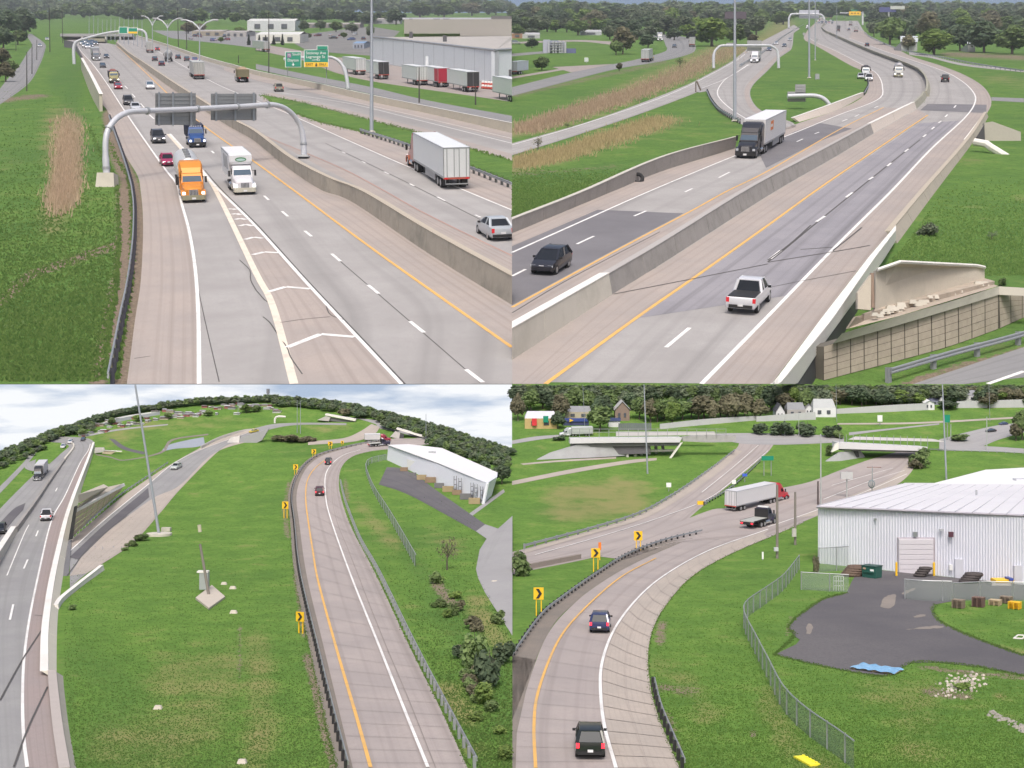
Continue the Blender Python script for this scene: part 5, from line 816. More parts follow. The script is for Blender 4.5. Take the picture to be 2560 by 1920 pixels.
# bridges and buildings of the wide view
bl = at('overpass', 'long pale ramp bridge crossing the lawn to the loop', 'bridge', 590, 1110); Zb = Zof(1108)
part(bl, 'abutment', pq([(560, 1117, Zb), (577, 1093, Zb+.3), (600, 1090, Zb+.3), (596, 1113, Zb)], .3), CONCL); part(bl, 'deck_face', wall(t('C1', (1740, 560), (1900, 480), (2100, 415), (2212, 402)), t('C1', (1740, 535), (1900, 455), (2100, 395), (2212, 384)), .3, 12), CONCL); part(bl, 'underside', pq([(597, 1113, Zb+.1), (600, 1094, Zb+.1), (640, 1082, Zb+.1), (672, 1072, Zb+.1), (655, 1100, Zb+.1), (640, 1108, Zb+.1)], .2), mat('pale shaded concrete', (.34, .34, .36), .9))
pond = ribbon('pond_water', t('C1', (1400, 575), (1450, 530), (1600, 490), (1760, 460)), t('C1', (1420, 580), (1520, 560), (1700, 545), (1770, 520)), mat('pond water', (.36, .39, .44), .2, .0, .1), 2, n=14)
ob = at('overpass', 'pale far overpass with a white abutment across the loop ramp', 'bridge', 840, 1050); Zb = Zof(1056); part(ob, 'deck', pq([(812, 1038, Zb), (814, 1034, Zb), (890, 1048, Zb), (888, 1053, Zb)], .6), CAPW); part(ob, 'abutment', pq([(793, 1050, Zb), (815, 1040, Zb), (826, 1043, Zb), (822, 1053, Zb)], .3), CONCL); part(ob, 'shade', pq([(822, 1052, Zb+.1), (826, 1043, Zb+.1), (885, 1053, Zb+.1), (870, 1057, Zb+.1)], .2), mat('bridge shade', (.15, .15, .16), .9))
ob2 = at('underpass', 'small dark underpass opening below the pale street bridge', 'bridge', 1000, 1090); Zb = Zof(1096); part(ob2, 'deck', pq([(990, 1073, Zb), (992, 1069, Zb), (1070, 1092, Zb), (1068, 1097, Zb)], .5), CAPW); part(ob2, 'abutment', pq([(975, 1092, Zb), (988, 1078, Zb), (1000, 1083, Zb), (998, 1097, Zb)], .2), CONCL); part(ob2, 'opening', pq([(998, 1096, Zb), (1000, 1083, Zb), (1010, 1086, Zb), (1008, 1098, Zb)], .2), UNDERSHADE)  # opening: the gloom under the deck is a dark sheet
fa = at('cantilever_sign', 'tiny white cantilever sign arm by the loop ramp', 'sign', 687, 1058); part(fa, 'arm_tube', MB().tube([W(x, y, Zof(1058)) for x, y in ((687, 1058), (687, 1048), (690, 1043), (697, 1041), (714, 1042))], .05, 8), CAPW)
for x, yb, yt in ((743, 1000, 1082), (751, 1002, 1084), (595, 998, 1038), (1065, 1035, 1100)): pole('lamp_standard', 'thin pale distant lamp pole standing in the wide lawn country', 'street light', x, yt, yb, .3, group='thin far lamp poles', base=False)
# far town seen over the lawns
rt = random.Random(5)
for k in range(78):
    x = 195+k*6.4+rt.uniform(-5, 5); e = edge(x); y = e+rt.uniform(10, 36); w, h = rt.uniform(6, 22), rt.uniform(3, 7); Z = Zof(y)
    th_ = at('town_building', ('small white', 'small brick red', 'low grey', 'low tan')[k % 4]+' building in the distant town under the tree ridge', 'building', x, y, ('white', 'red', 'grey', 'tan')[k % 4]+' town buildings'); part(th_, 'wall', rect(x, y-h, x+w, y, Z, .5), mat('town wall %d' % (k % 4), ((.55, .55, .56), (.32, .13, .12), (.33, .34, .36), (.40, .34, .28))[k % 4], .85, var=.2, scale=3)); part(th_, 'roof', MB().add([W(x-.5, y-h, Z-.05), W(x+w+.5, y-h, Z-.05), W(x+w*.9, y-h-1.8, Z+.3), W(x+w*.1, y-h-1.8, Z+.3)], [(0, 1, 2, 3)]), mat('town roof %d' % (k % 3), ((.62, .63, .66), (.24, .2, .2), (.42, .42, .45))[k % 3], .7))
lr = at('factory', 'very long white-roofed factory in the far town', 'building', 310, 1058); part(lr, 'wall', wall([(252, 1066), (310, 1052), (400, 1037)], [(252, 1062), (310, 1044), (400, 1030)], .3, 8), mat('far factory wall', (.34, .36, .4), .8)); part(lr, 'roof', wall([(252, 1061.5), (310, 1044), (400, 1030)], [(252, 1059), (310, 1040.5), (400, 1027)], .6, 8), ROOFW)
tw = at('mast', 'slim communications mast rising above the tree ridge', 'mast', 669, 1003); part(tw, 'shaft', MB().tube([W(669, 1004, Zof(1003)), W(670, 972, Zof(1003))], [.06, .03], 6), mat('mast grey', (.2, .21, .24), .7)); part(tw, 'head', rect(666, 972, 673, 984, Zof(1003), .15), mat('mast grey', (.2, .21, .24), .7))
# ------------------------------------------------------------------ lower land, second view
guardrail('steel guardrail sweeping round the outside of the curve by the chevron signs', [(1281, 1650), (1352, 1550), (1404, 1505), (1480, 1450), (1564, 1396), (1656, 1359), (1755, 1334)], 2.0, post=BLK, hs=.9); guardrail('short guardrail end at the inside of the curve by the dark SUV', [(1712, 1925), (1680, 1850), (1652, 1780), (1636, 1715)], 2.0, hs=1.0, post=BLK); guardrail('long grey guardrail along the outer edge of the exit ramp', [(1314, 1374), (1482, 1328), (1598, 1290), (1685, 1241), (1772, 1180), (1838, 1128)], 3.0, hs=1.1); guardrail('guardrail with a yellow nose in the grass wedge of the exit ramp', [(1762, 1264), (1810, 1236), (1850, 1205), (1902, 1155)], 1.9, hs=1.0, post=BLK)
th_ = at('crash_cushion', 'yellow crash cushion at the tip of the grass wedge', 'barrier', 1752, 1262); part(th_, 'nose', rect(1744, 1253, 1760, 1263, Zof(1262), .12), SYEL); part(th_, 'frame', rect(1759, 1256, 1768, 1264, Zof(1262), .12, .1), GREYPOST)
wallthing('side_barrier', 'low brown-grey concrete barrier beside the bush on the ramp', 'barrier', t('D1', (60, 1620), (600, 1510)), t('D1', (60, 1575), (600, 1470)), .6, mat('brownish barrier', (.27, .23, .21), .9, var=.15, scale=5), 14, secs=3, foot=.02)
def deckbridge(label, xm, face, z, m=CONCL): th_ = at('overpass', label, 'bridge', xm, z); return th_
b1 = at('overpass', 'long white street overpass with round piers and a sloped pale abutment', 'bridge', 1500, 1150); Zb = Zof(1146)
dt = t('D1', (500, 470), (900, 465), (1470, 462)); db = t('D1', (500, 515), (900, 508), (1450, 505))
part(b1, 'deck_face', pq([(*p, Zb) for p in db]+[(*p, Zb) for p in dt[::-1]], 1.2), mat('white deck', (.60, .60, .63), .8, var=.05, scale=4)); part(b1, 'girder', pq([(*p, Zb+.15) for p in t('D1', (510, 515), (1450, 505), (1450, 530), (510, 545))], .8), mat('girder shade', (.16, .16, .17), .8))  # girder strip thickened and darkened to carry the shade under the deck
part(b1, 'abutment', pq([(*p, Zb+z_) for p, z_ in zip(t('D1', (210, 655), (330, 595), (560, 525), (900, 520), (980, 620), (700, 635)), (-.3, -.1, .1, .3, .3, 0))], .3), mat('sloped pale abutment', (.36, .37, .385), .9, var=.15, scale=2, dirt=(.25, .25, .26), dscale=.8)); part(b1, 'underdeck_shade', pq([(*p, Zb+.25) for p in t('D1', (620, 620), (640, 520), (1200, 512), (1180, 600))], .2), mat('inner wall shade', (.13, .125, .14), .9))  # back wall behind the piers: underdeck darkness put into its colour
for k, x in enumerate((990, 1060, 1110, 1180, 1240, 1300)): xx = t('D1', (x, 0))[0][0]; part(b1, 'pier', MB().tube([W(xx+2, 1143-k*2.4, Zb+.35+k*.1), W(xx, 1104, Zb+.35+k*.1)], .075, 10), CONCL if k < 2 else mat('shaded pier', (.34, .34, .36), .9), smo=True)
part(b1, 'cap_beam', pq([(*p, Zb+.5) for p in t('D1', (1050, 570), (1400, 565), (1400, 582), (1050, 590))], .2), CONCL); part(b1, 'wing', pq([(*p, Zb+.05) for p in t('D1', (1350, 655), (1455, 510), (1475, 505), (1365, 660))], .2), CAPW)
for k in range(17): u = k/16; x = t('D1', (500+u*1350, 0))[0][0]; part(b1, 'rail_post', rect(x-.5, 1072, x+.5, 1097, Zb+.3, .04), GREYPOST)
for y in (1072, 1080): part(b1, 'rail', rect(1425, y, 1815, y+1, Zb+.32, .03), GREYPOST)
part(b1, 'rear_parapet', pq([(*p, Zb+2.2) for p in t('D1', (900, 450), (900, 412), (1750, 412), (1760, 440))], .2), mat('white rear parapet', (.58, .56, .58), .8, var=.06))
part(b1, 'approach_wall', pq([(*p, Zb+.3) for p in t('D1', (1475, 495), (1470, 455), (1700, 440), (1935, 445), (1935, 500), (1700, 505))], .3), mat('grey approach wall', (.36, .36, .36), .9, var=.2, scale=6))
b2 = at('overpass', 'short white street overpass above the dark underpass and grass slope', 'bridge', 2200, 1140); Zb = Zof(1150)
part(b2, 'deck_face', pq([(*p, Zb) for p in t('D2', (610, 560), (1375, 580), (1380, 545), (615, 505))], 1.3), mat('white deck', (.60, .60, .63), .8)); part(b2, 'girder', pq([(*p, Zb+.15) for p in t('D2', (620, 560), (1340, 578), (1330, 592), (640, 575))], .8), mat('girder shade', (.16, .16, .17), .8)); part(b2, 'abutment', pq([(*p, Zb+z_) for p, z_ in zip(t('D2', (450, 700), (620, 590), (800, 575), (860, 660), (640, 735)), (-.4, -.1, .6, .6, -.3))], .2), mat('sloped pale abutment', (.50, .52, .54), .9)); part(b2, 'wing', pq([(*p, Zb-.1) for p in t('D2', (550, 590), (580, 520), (612, 505), (610, 565))], .2), CAPW); part(b2, 'opening', pq([(*p, Zb+.35) for p in t('D2', (665, 660), (665, 580), (780, 580), (790, 630))], .1), UNDERSHADE)  # girder strip and opening: underpass shade painted as dark sheets
part(b2, 'rear_parapet', pq([(*p, Zb+1.6) for p in t('D2', (700, 480), (760, 455), (1430, 475), (1540, 500))], .15), mat('white rear parapet', (.58, .56, .58), .8))
for k in range(14): u = k/13; p = t('D2', (620+u*760, 455+u*20))[0]; part(b2, 'rail_post', rect(p[0]-.5, p[1]-6, p[0]+.5, p[1]+22, Zb+.2, .03), GREYPOST)
guardrail('guardrail beside the cross street above the grass slope', t('D2', (1400, 575), (1800, 588), (2212, 605)), 3.0, hs=.9)
# noise walls and houses on the rise
def nwall(lab, b, tp, secs): return wallthing('noise_wall', lab, 'wall', b, tp, .5, mat('grey noise wall', (.46, .47, .49), .85, var=.08, scale=3), 16, None, secs=secs, secname='wall_panel', foot=.02)
nwall('long pale noise wall running below the wooded ridge to the white house', t('D2', (590, 258), (1000, 243), (1440, 222)), t('D2', (590, 215), (1000, 185), (1440, 162)), 14); nwall('pale noise wall in front of the two-storey white house', t('D2', (1630, 208), (2130, 204), (2300, 203)), t('D2', (1630, 150), (2130, 135), (2300, 130)), 8); nwall('stepped noise wall curving behind the white overpass', t('D1', (1280, 390), (1700, 350), (2130, 312)), t('D1', (1280, 345), (1700, 300), (2130, 275)), 10); nwall('pinkish grey noise wall below the white gable houses', t('D2', (-100, 325), (415, 308)), t('D2', (-100, 280), (410, 240)), 6)
def house(lab, x0, x1, yb, ye, yr, wm, rm, gab=True):
    Z = Zof(min(yb, 1400)); th_ = at('house', lab, 'house', (x0+x1)/2, yb); A_, B_ = W(x0, yb, Z), W(x1, yb, Z); up_ = Vector((0, 0, (yb-ye)*Z/F)); dv = Vector((0, .8, .12)); rv = Vector((0, 0, (ye-yr)*Z/F)); part(th_, 'wall', MB().hexa([A_, B_, B_+dv, A_+dv], [A_+up_, B_+up_, B_+dv+up_, A_+dv+up_]), wm)
    if gab: r0 = (A_+B_)/2+up_+rv; o = Vector((0, -.06, 0)); ov = (B_-A_)*.08; part(th_, 'gable', MB().add([A_+up_, B_+up_, r0], [(0, 1, 2)]), wm); part(th_, 'roof', MB().add([A_+up_-ov+o, r0+o, r0+dv, A_+up_+dv-ov, B_+up_+ov+o, B_+up_+dv+ov], [(0, 1, 2, 3), (1, 4, 5, 2)]), rm)
    else: part(th_, 'roof', MB().add([A_+up_, B_+up_, B_+up_+dv*.5+rv-(B_-A_)*.08, A_+up_+dv*.5+rv+(B_-A_)*.08, B_+dv+up_, A_+dv+up_], [(0, 1, 2, 3), (3, 2, 4, 5), (0, 3, 5), (1, 4, 2)]), rm)
    for u in (.2, .6): w_ = part(th_, 'window', rect(x0+(x1-x0)*u, yb-(yb-ye)*.75, x0+(x1-x0)*(u+.16), yb-(yb-ye)*.35, Z, .02, -.03), mat('house window', (.08, .09, .11), .3))
    return th_
HW = mat('white house siding', (.68, .69, .72), .8, var=.05); HT = mat('tan house siding', (.42, .38, .29), .85); HB = mat('brown house brick', (.24, .18, .15), .9); RG = mat('grey shingle', (.25, .26, .28), .9, var=.15, scale=10); RD = mat('dark shingle', (.10, .10, .12), .9)
house('white gabled house behind the pinkish noise wall with a dark roof', 1940, 1962, 1045, 1030, 1011, HW, RD); house('low grey-roofed house between the two white gables', 1968, 2014, 1045, 1024, 1009, mat('grey house', (.38, .37, .36), .85), RG, False); house('small white gable house beside the low grey-roofed one', 2013, 2033, 1038, 1022, 1010, HW, RG); house('large white gable house with a pale roof behind the noise wall end', 2033, 2090, 1043, 1020, 1000, HW, mat('pale shingle', (.42, .44, .45), .9), False); house('white two-storey house with a mansard roof above the noise wall', 2400, 2446, 1004, 990, 978, HW, RG, False); house('white gable house beside the dark blue roof', 2346, 2362, 1012, 1002, 990, HW, RD); house('low house under a dark blue roof by the noise wall end', 2310, 2350, 1012, 1002, 986, mat('blue-grey house', (.25, .26, .34), .8), mat('blue-grey shingle', (.10, .11, .17), .9), False); house('small white shed at the step of the noise wall', 2312, 2336, 1025, 1008, 1001, HW, HW)
house('brown timbered house with white roof edges among the trees', 1538, 1574, 1052, 1026, 1004, HB, mat('white barge roof', (.45, .45, .46), .8)); house('cream house with a grey roof above the blue-fronted shop', 1413, 1480, 1048, 1030, 1018, HT, RG, False)
sh = house('yellow and white shop building with a pale sloping roof and blue fittings', 1312, 1392, 1072, 1046, 1031, mat('yellow shop front', (.48, .36, .16), .8, var=.2, scale=4), mat('pale shop roof', (.55, .56, .62), .7), False); part(sh, 'sign', rect(1330, 1046, 1342, 1064, Zof(1070), .05, -.3), mat('shop red', (.6, .03, .04), .6)); part(sh, 'sign', rect(1358, 1040, 1371, 1056, Zof(1070), .05, -.3), SGREEN); part(sh, 'shop_window', rect(1345, 1056, 1390, 1070, Zof(1070), .05, -.1), GLASSB)
s2 = at('shop', 'blue-fronted shop with a yellow arrow on its band', 'building', 1440, 1062); part(s2, 'wall', rect(1408, 1050, 1472, 1064, Zof(1064), .5), mat('shop dark blue', (.05, .06, .15), .6)); part(s2, 'band', rect(1410, 1046, 1472, 1054, Zof(1064), .5, -.05), mat('shop blue', (.04, .07, .28), .5)); part(s2, 'arrow_mark', MB().add([W(1424, 1047, Zof(1064)-.15), W(1434, 1051, Zof(1064)-.15), W(1424, 1055, Zof(1064)-.15)], [(0, 1, 2)]), SYEL)
s3 = at('shop', 'low white and navy building beside the dark fence', 'building', 1537, 1066); part(s3, 'wall', rect(1522, 1052, 1550, 1068, Zof(1068), .5), HW); part(s3, 'roof', rect(1520, 1045, 1552, 1053, Zof(1068), .6, -.05), mat('navy roof', (.06, .08, .2), .7))
th_ = at('board_fence', 'dark grey board fence running behind the street overpass', 'fence', 1590, 1075); 
for k in range(16): x = 1546+k*5.2; part(th_, 'board', rect(x, 1058+random.uniform(-.5, .5), x+4.6, 1076, Zof(1076), .04), mat('grey boards', (.15, .17, .18), .9, var=.2, scale=5))
# masts of the second view
for x, yb, yt, xt, r, lab in ((1619, 1184, 961, 1610, .42, 'tall pale mast standing on the lawn before the overpass'), (1462, 1070, 961, 1457, .24, 'thin pale mast rising behind the box trailer'), (2366, 1200, 961, 2356, .42, 'tall pale mast standing by the white roof corner'), (2092, 1055, 961, 2090, .24, 'thin pale mast beside the large white gable house'), (2475, 1053, 961, 2472, .22, 'thin pale mast before the two-storey white house')): pole('lamp_mast', lab, 'street light', x, yb, yt, r, xt=xt, base=False, taper=.6)
for x, yb, yt, r, m_, lab in ((1943, 1396, 1212, .34, mat('weathered pole', (.22, .20, .18), .9), 'weathered utility pole on the grass in front of the red semi'), (1988, 1362, 1230, .34, mat('weathered pole', (.22, .20, .18), .9), 'weathered utility pole with a small box beside the road edge'), (2045, 1262, 1203, .34, mat('dark brown pole', (.09, .07, .07), .9), 'dark brown pole behind the shed roof corner'), (2052, 1262, 1085, .26, mat('pale metal pole', (.40, .42, .42), .6), 'slim pale pole beside the dark brown pole'), (2117, 1245, 1178, .26, mat('pale metal pole', (.40, .42, .42), .6), 'slim pale pole with a box at its head above the roof'), (1962, 1090, 1042, .2, mat('pale metal pole', (.40, .42, .42), .6), 'thin pale pole between the dark shrubs'), (1997, 1092, 1030, .2, mat('pale metal pole', (.40, .42, .42), .6), 'thin pale pole beside the second dark shrub'), (2467, 1125, 1042, .3, mat('pale metal pole', (.40, .42, .42), .6), 'stout grey pole at the cross street corner'), (2377, 1102, 1060, .3, mat('pale metal pole', (.40, .42, .42), .6), 'grey signal pole by the planted traffic island')):
    th_ = pole('utility_pole', lab, 'pole', x, yb, yt, r, m_, base=False, taper=.8); 
    if 'small box' in lab: part(th_, 'box', rect(1981, 1322, 1991, 1342, Zof(yb), .1, -.12), CONCL)
    if 'in front' in lab: part(th_, 'box', rect(1936, 1369, 1946, 1378, Zof(yb), .1, -.12), GALVW)
    if 'at its head' in lab: part(th_, 'box', rect(2102, 1180, 2132, 1198, Zof(yb), .08, -.1), mat('pale box', (.48, .48, .50), .7))
sg_ = at('wind_sculpture', 'round wire ball on a stalk standing at the shed roof edge', 'ornament', 2180, 1232); Zq = Zof(1240)
for k in range(6): q = math.pi*k/6; part(sg_, 'hoop', MB().tube([W(2179, 1210, Zq)+Vector((math.cos(w)*math.cos(q)*.13, math.cos(w)*math.sin(q)*.13, math.sin(w)*.16)) for w in [2*math.pi*j/20 for j in range(21)]], .012, 5), mat('steel blue wire', (.22, .27, .29), .5))
part(sg_, 'stalk', MB().tube([W(2180, 1232, Zq), W(2181, 1166, Zq)], .02, 6), GALV); part(sg_, 'crossbar', MB().tube([W(2167, 1168, Zq), W(2203, 1168, Zq)], .018, 6), mat('bar brown', (.3, .2, .18), .8))
def rsign(label, x0, y0, x1, y1, yb, m, posts=(.5,)):
    th_ = at('road_sign', label, 'sign', (x0+x1)/2, yb); Z = Zof(yb); part(th_, 'sign_plate', rect(x0, y0, x1, y1, Z, .03), m)
    for u in posts: x = x0+(x1-x0)*u; part(th_, 'post', rect(x-.8, y1-1, x+.8, yb, Z, .03, .04), GREYPOST)
    return th_
rsign('green road sign on the grass wedge above the red tractor', 1904, 1140, 1934, 1151, 1190, SGREEN, (.2, .8)); rsign('white round-topped sign beside the exit ramp guardrail', 1666, 1207, 1678, 1218, 1229, SWHITE); rsign('small blue sign on the wedge guardrail', 1856, 1184, 1868, 1191, 1206, mat('sign blue', (.05, .12, .6), .5)); rsign('small pale square sign on the wedge guardrail', 1830, 1200, 1840, 1210, 1230, SWHITE); rsign('green signal head sign cluster at the traffic island', 2362, 1037, 2375, 1056, 1100, SGREEN); rsign('white ribbed sign board on the lawn below the noise wall', 2194, 1038, 2206, 1054, 1064, SWHITE); rsign('small white marker post on the grass beside the ramp', 1905, 1380, 1909, 1398, 1401, SWHITE)
# pale metal building with the dock door
wd = at('warehouse', 'large white corrugated metal shed with a roller door beside the asphalt yard', 'building', 2047, 1408); ZL, ZR = Zof(1408), Zof(1462)
def wpt(u, y_t, y_b=None, pr=0.0): 
    x = 2045+u*515; b = 1408+u*54; Z = Zof(b)-pr; return x, b, Z
rb = MB(); N_ = 190; vs = []
for i in range(N_*2+1): 
    u = i/(N_*2)*1.3; pr = .012 if (i//2) % 2 else 0.0; x = 2045+u*515; b = 1408+u*54; Z = Zof(b)-pr; vs += [W(x, b, Z), W(x, 1265+u*22, Z)]
rb.add(vs, [(2*i, 2*i+2, 2*i+3, 2*i+1) for i in range(N_*2)]); part(wd, 'siding', rb, mat('white-lilac corrugated siding', (.68, .70, .79), .6, .05, .05, 2, dirt=(.60, .61, .68), dscale=.5))
zr = 50.0
part(wd, 'roof', MB().add([W(2041, 1265, ZL-.12), W(2720, 1294, Zof(1476)-.12), W(2720, 1216, zr-4), W(2255, 1210, zr), W(2262, 1207, zr+5), W(2720, 1210, zr+2)], [(0, 1, 2, 3), (3, 2, 5, 4)]), mat('white sheet roof', (.76, .75, .79), .5, .05, .05, .8, dirt=(.66, .65, .70), dscale=.25)); part(wd, 'eave_trim', MB().tube([W(2042, 1267, ZL-.14), W(2720, 1296, Zof(1476)-.14)], .035, 6), mat('eave trim', (.42, .40, .46), .6))
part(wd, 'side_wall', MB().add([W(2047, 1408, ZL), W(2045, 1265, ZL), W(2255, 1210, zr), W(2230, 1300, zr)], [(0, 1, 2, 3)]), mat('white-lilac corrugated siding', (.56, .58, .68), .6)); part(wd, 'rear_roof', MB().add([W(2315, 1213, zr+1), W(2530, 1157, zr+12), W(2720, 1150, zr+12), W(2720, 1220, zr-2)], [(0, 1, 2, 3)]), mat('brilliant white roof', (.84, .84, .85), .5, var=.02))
part(wd, 'roof_unit', MB().box(W(2552, 1206, zr+2), (.5, .4, .3)), GALVW); part(wd, 'roof_seam', MB().tube([W(2515, 1281, 36.2), W(2562, 1262, 38.5)], .02, 5), CAPW); part(wd, 'roof_pipe', MB().tube([W(2441, 1245, 42), W(2441, 1225, 42)], .03, 8), GALV); part(wd, 'roof_panel_line', MB().tube([W(2320, 1250, 42), W(2720, 1258, 40)], .015, 5), CAPW)
wz = lambda x: Zof(1408+(x-2045)/515*54)
for k in range(16):
    u = k/15*1.25; x = 2045+u*515; a_ = W(x, 1265+u*22-.5, Zof(1408+u*54)-.1); b_ = W(2255+u*370, 1210+u*5, zr-3.2*u); part(wd, 'roof_seam', MB().tube([a_+Vector((0, 0, .01)), b_+Vector((0, 0, .01))], .012, 4), mat('roof seam grey', (.50, .50, .55), .6))
def onw(name, x0, y0, x1, y1, m, pr=.06, th=.08): return part(wd, name, rectz(x0, y0, x1, y1, wz, th, -pr), m)
onw('door_frame', 2244, 1344, 2337, 1438, mat('door trim', (.42, .38, .42), .6), .05); dd = onw('roller_door', 2247, 1347, 2334, 1437, mat('white roller door', (.70, .67, .72), .5, var=.04), .09)
for k in range(7): o = obj('slat', rectz(2248, 1349+k*12.4, 2333, 1349+k*12.4+11.6, wz, .03, -.115), mat('white roller door', (.70, .67, .72), .5)); rebase(dd, o)
onw('personnel_door', 2388, 1398, 2408, 1447, mat('pale door', (.62, .63, .70), .5), .08); onw('personnel_door', 2536, 1414, 2556, 1462, mat('pale door', (.62, .63, .70), .5), .08); onw('wall_lamp', 2284, 1330, 2294, 1342, GALV, .12); onw('horn_speaker', 2373, 1330, 2384, 1343, mat('dark maroon lamp', (.12, .05, .07), .6), .14); onw('wall_camera', 2350, 1322, 2360, 1327, GALVW, .12); onw('wall_box', 2374, 1412, 2382, 1426, SWHITE, .1); onw('vent', 2186, 1296, 2192, 1301, GALV, .1)
for x in (2241, 2335): th_ = at('bollard', 'yellow guard post beside the white roller door', 'bollard', x, 1440, 'yellow door bollards'); part(th_, 'post_body', MB().cyl(tuple(G(x, 1440)+Vector((0, 0, .17))), .03, .36, 'z', 10), SYEL); part(th_, 'cap', MB().cyl(tuple(G(x, 1440)+Vector((0, 0, .36))), .03, .03, 'z', 10, .015), SYEL)
du = at('dumpster', 'dark green lidded dumpster by the white shed wall', 'dumpster', 2180, 1444); M = frame_at(2180, 1444, 1, .12); Dg = mat('dark green dumpster', (.02, .10, .08), .5, var=.15)
for nm, mb, m_ in (('bin_body', MB().box((0, 0, .75), (1.8, 1.4, 1.4), (1.06, 1.12)), Dg), ('lid', MB().prism([(-1.0, 1.42), (1.0, 1.42), (1.0, 1.52), (-1.0, 1.52)], -.85, .85), mat('lid green-black', (.02, .07, .06), .5)), ('side_pocket', MB().box((0, -.85, .8), (1.4, .1, .2)), Dg), ('label_plate', MB().box((.45, -.80, .95), (.5, .04, .35)), SWHITE), ('label_plate', MB().box((-.55, -.82, 1.15), (.35, .04, .22)), mat('tan label', (.4, .3, .22), .7)), ('caster', MB().cyl((-.7, -.6, .08), .08, .08), BLK), ('caster', MB().cyl((.7, -.6, .08), .08, .08), BLK)): o = obj(nm, mb, m_); o.matrix_world = M; rebase(du, o)
# chain link fences
def mesh_mat():
    m, N, L, b = new_mat('chain link'); tr = N.new('ShaderNodeBsdfTransparent'); mx = N.new('ShaderNodeMixShader'); mx.inputs[0].default_value = .42; b.inputs['Base Color'].default_value = (.30, .35, .34, 1); b.inputs['Roughness'].default_value = .6; b.inputs['Metallic'].default_value = .3
    L.new(tr.outputs[0], mx.inputs[1]); L.new(b.outputs[0], mx.inputs[2]); L.new(mx.outputs[0], N['Material Output'].inputs['Surface']); return m
CHAIN = mesh_mat()
def fence(label, base, h=1.8, step=3.0, group=None):
    th_ = at('chain_link_fence', label, 'fence', *base[0], group=group); L = sum(math.dist(a, b) for a, b in zip(base, base[1:])); n = max(6, int(L/12)); C = cr(base, n) if len(base) > 2 else cr(base, n); P = [G(x, y) for x, y in C]; S = [scl(y) for x, y in C]
    part(th_, 'mesh_panel', MB().add([p for p in P]+[p+Vector((0, 0, h*s)) for p, s in zip(P, S)], [(i, i+1, n+i+1, n+i) for i in range(n-1)]), CHAIN); part(th_, 'top_rail', MB().tube([p+Vector((0, 0, h*s)) for p, s in zip(P, S)], .012, 5), GALV)
    d = np.r_[0, np.cumsum([(b-a).length for a, b in zip(P, P[1:])])]; s = 0
    while s <= d[-1]:
        i = min(int(np.searchsorted(d, s)), n-1); k = max(i-1, 0); u = 0 if d[i] == d[k] else (s-d[k])/(d[i]-d[k]); p = P[k].lerp(P[i], u); part(th_, 'post', MB().tube([p, p+Vector((0, 0, (h+.08)*S[k]))], .014, 6), GALV); s += step*S[k]
    return th_
fence('chain-link fence bending down the lawn below the white shed', [(1998, 1424), (1960, 1474), (1920, 1506), (1873, 1540), (1859, 1561), (1866, 1590), (1888, 1635), (1920, 1700), (1958, 1775), (2013, 1833), (2094, 1893), (2135, 1925)]); fence('chain-link gate panel with diagonal braces at the yard entrance', [(2003, 1474), (2070, 1478), (2122, 1481)], 2.0, 3.2); fence('open chain-link gate leaf standing on the asphalt', [(2262, 1498), (2310, 1502), (2380, 1504)], 2.2, 4.0); fence('chain-link fence rising beside the white shed corner', [(2047, 1430), (2085, 1428), (2122, 1425)], 3.0, 2.6); fence('chain-link fence along the stacked pallets of the yard', [(2380, 1504), (2470, 1500), (2560, 1502)], 2.0, 3.5)
fence('chain-link fence curving down the bank from the pale shed', [(965, 1150), (925, 1160), (914, 1175), (918, 1192), (935, 1235), (972, 1296), (1005, 1355), (1040, 1420)], 1.7)
# yard goods
def pallet(label, x, y, n, m, group=None, dx=1, dy=.1, wide=1.2):
    M = frame_at(x, y, dx, dy); th_ = thing('pallet', label, 'pallet', group, M)
    for k in range(n):
        z = k*.15
        for j in range(5): o = obj('slat', lambda: MB().box((0, 0, 0), (1.2, .16, .025)), m, th_, 'pslat'); o.location = (0, -.45+j*.225, z+.13); o.scale = (wide/1.2, 1, 1)
        for j in (-.5, 0, .5): o = obj('bearer', lambda: MB().box((0, 0, 0), (.1, 1.0, .10)), m, th_, 'pbear'); o.location = (j*wide/1.2, 0, z+.065)
    return th_
WOODG = mat('weathered pallet wood', (.26, .21, .16), .9, var=.25, scale=5); WOODL = mat('fresh pallet wood', (.50, .40, .26), .85, var=.2, scale=5)
pallet('stack of weathered pallets at the edge of the yard lawn', 2396, 1520, 6, WOODG); pallet('taller stack of brown pallets beside the first stack', 2446, 1517, 7, mat('brown pallet', (.20, .13, .11), .9)); pallet('low stack of pale timber pallets with slanting slats', 2488, 1513, 4, WOODL); pallet('stack of grey pallets under a white sheet near the yellow frames', 2516, 1508, 5, WOODG)
yf = pallet('bright yellow plastic frames stacked at the yard edge', 2537, 1522, 5, SYEL); yf.name = 'yellow_crate'; yf['category'] = 'crate'
bp_ = pallet('wooden pallet carrying a blue plastic sheet on the yard edge', 2192, 1676, 1, WOODL, wide=3.6, dx=1, dy=.14); bp_.scale = [c*k for c, k in zip(bp_.scale, (1.05, 1.9, 1.05))]
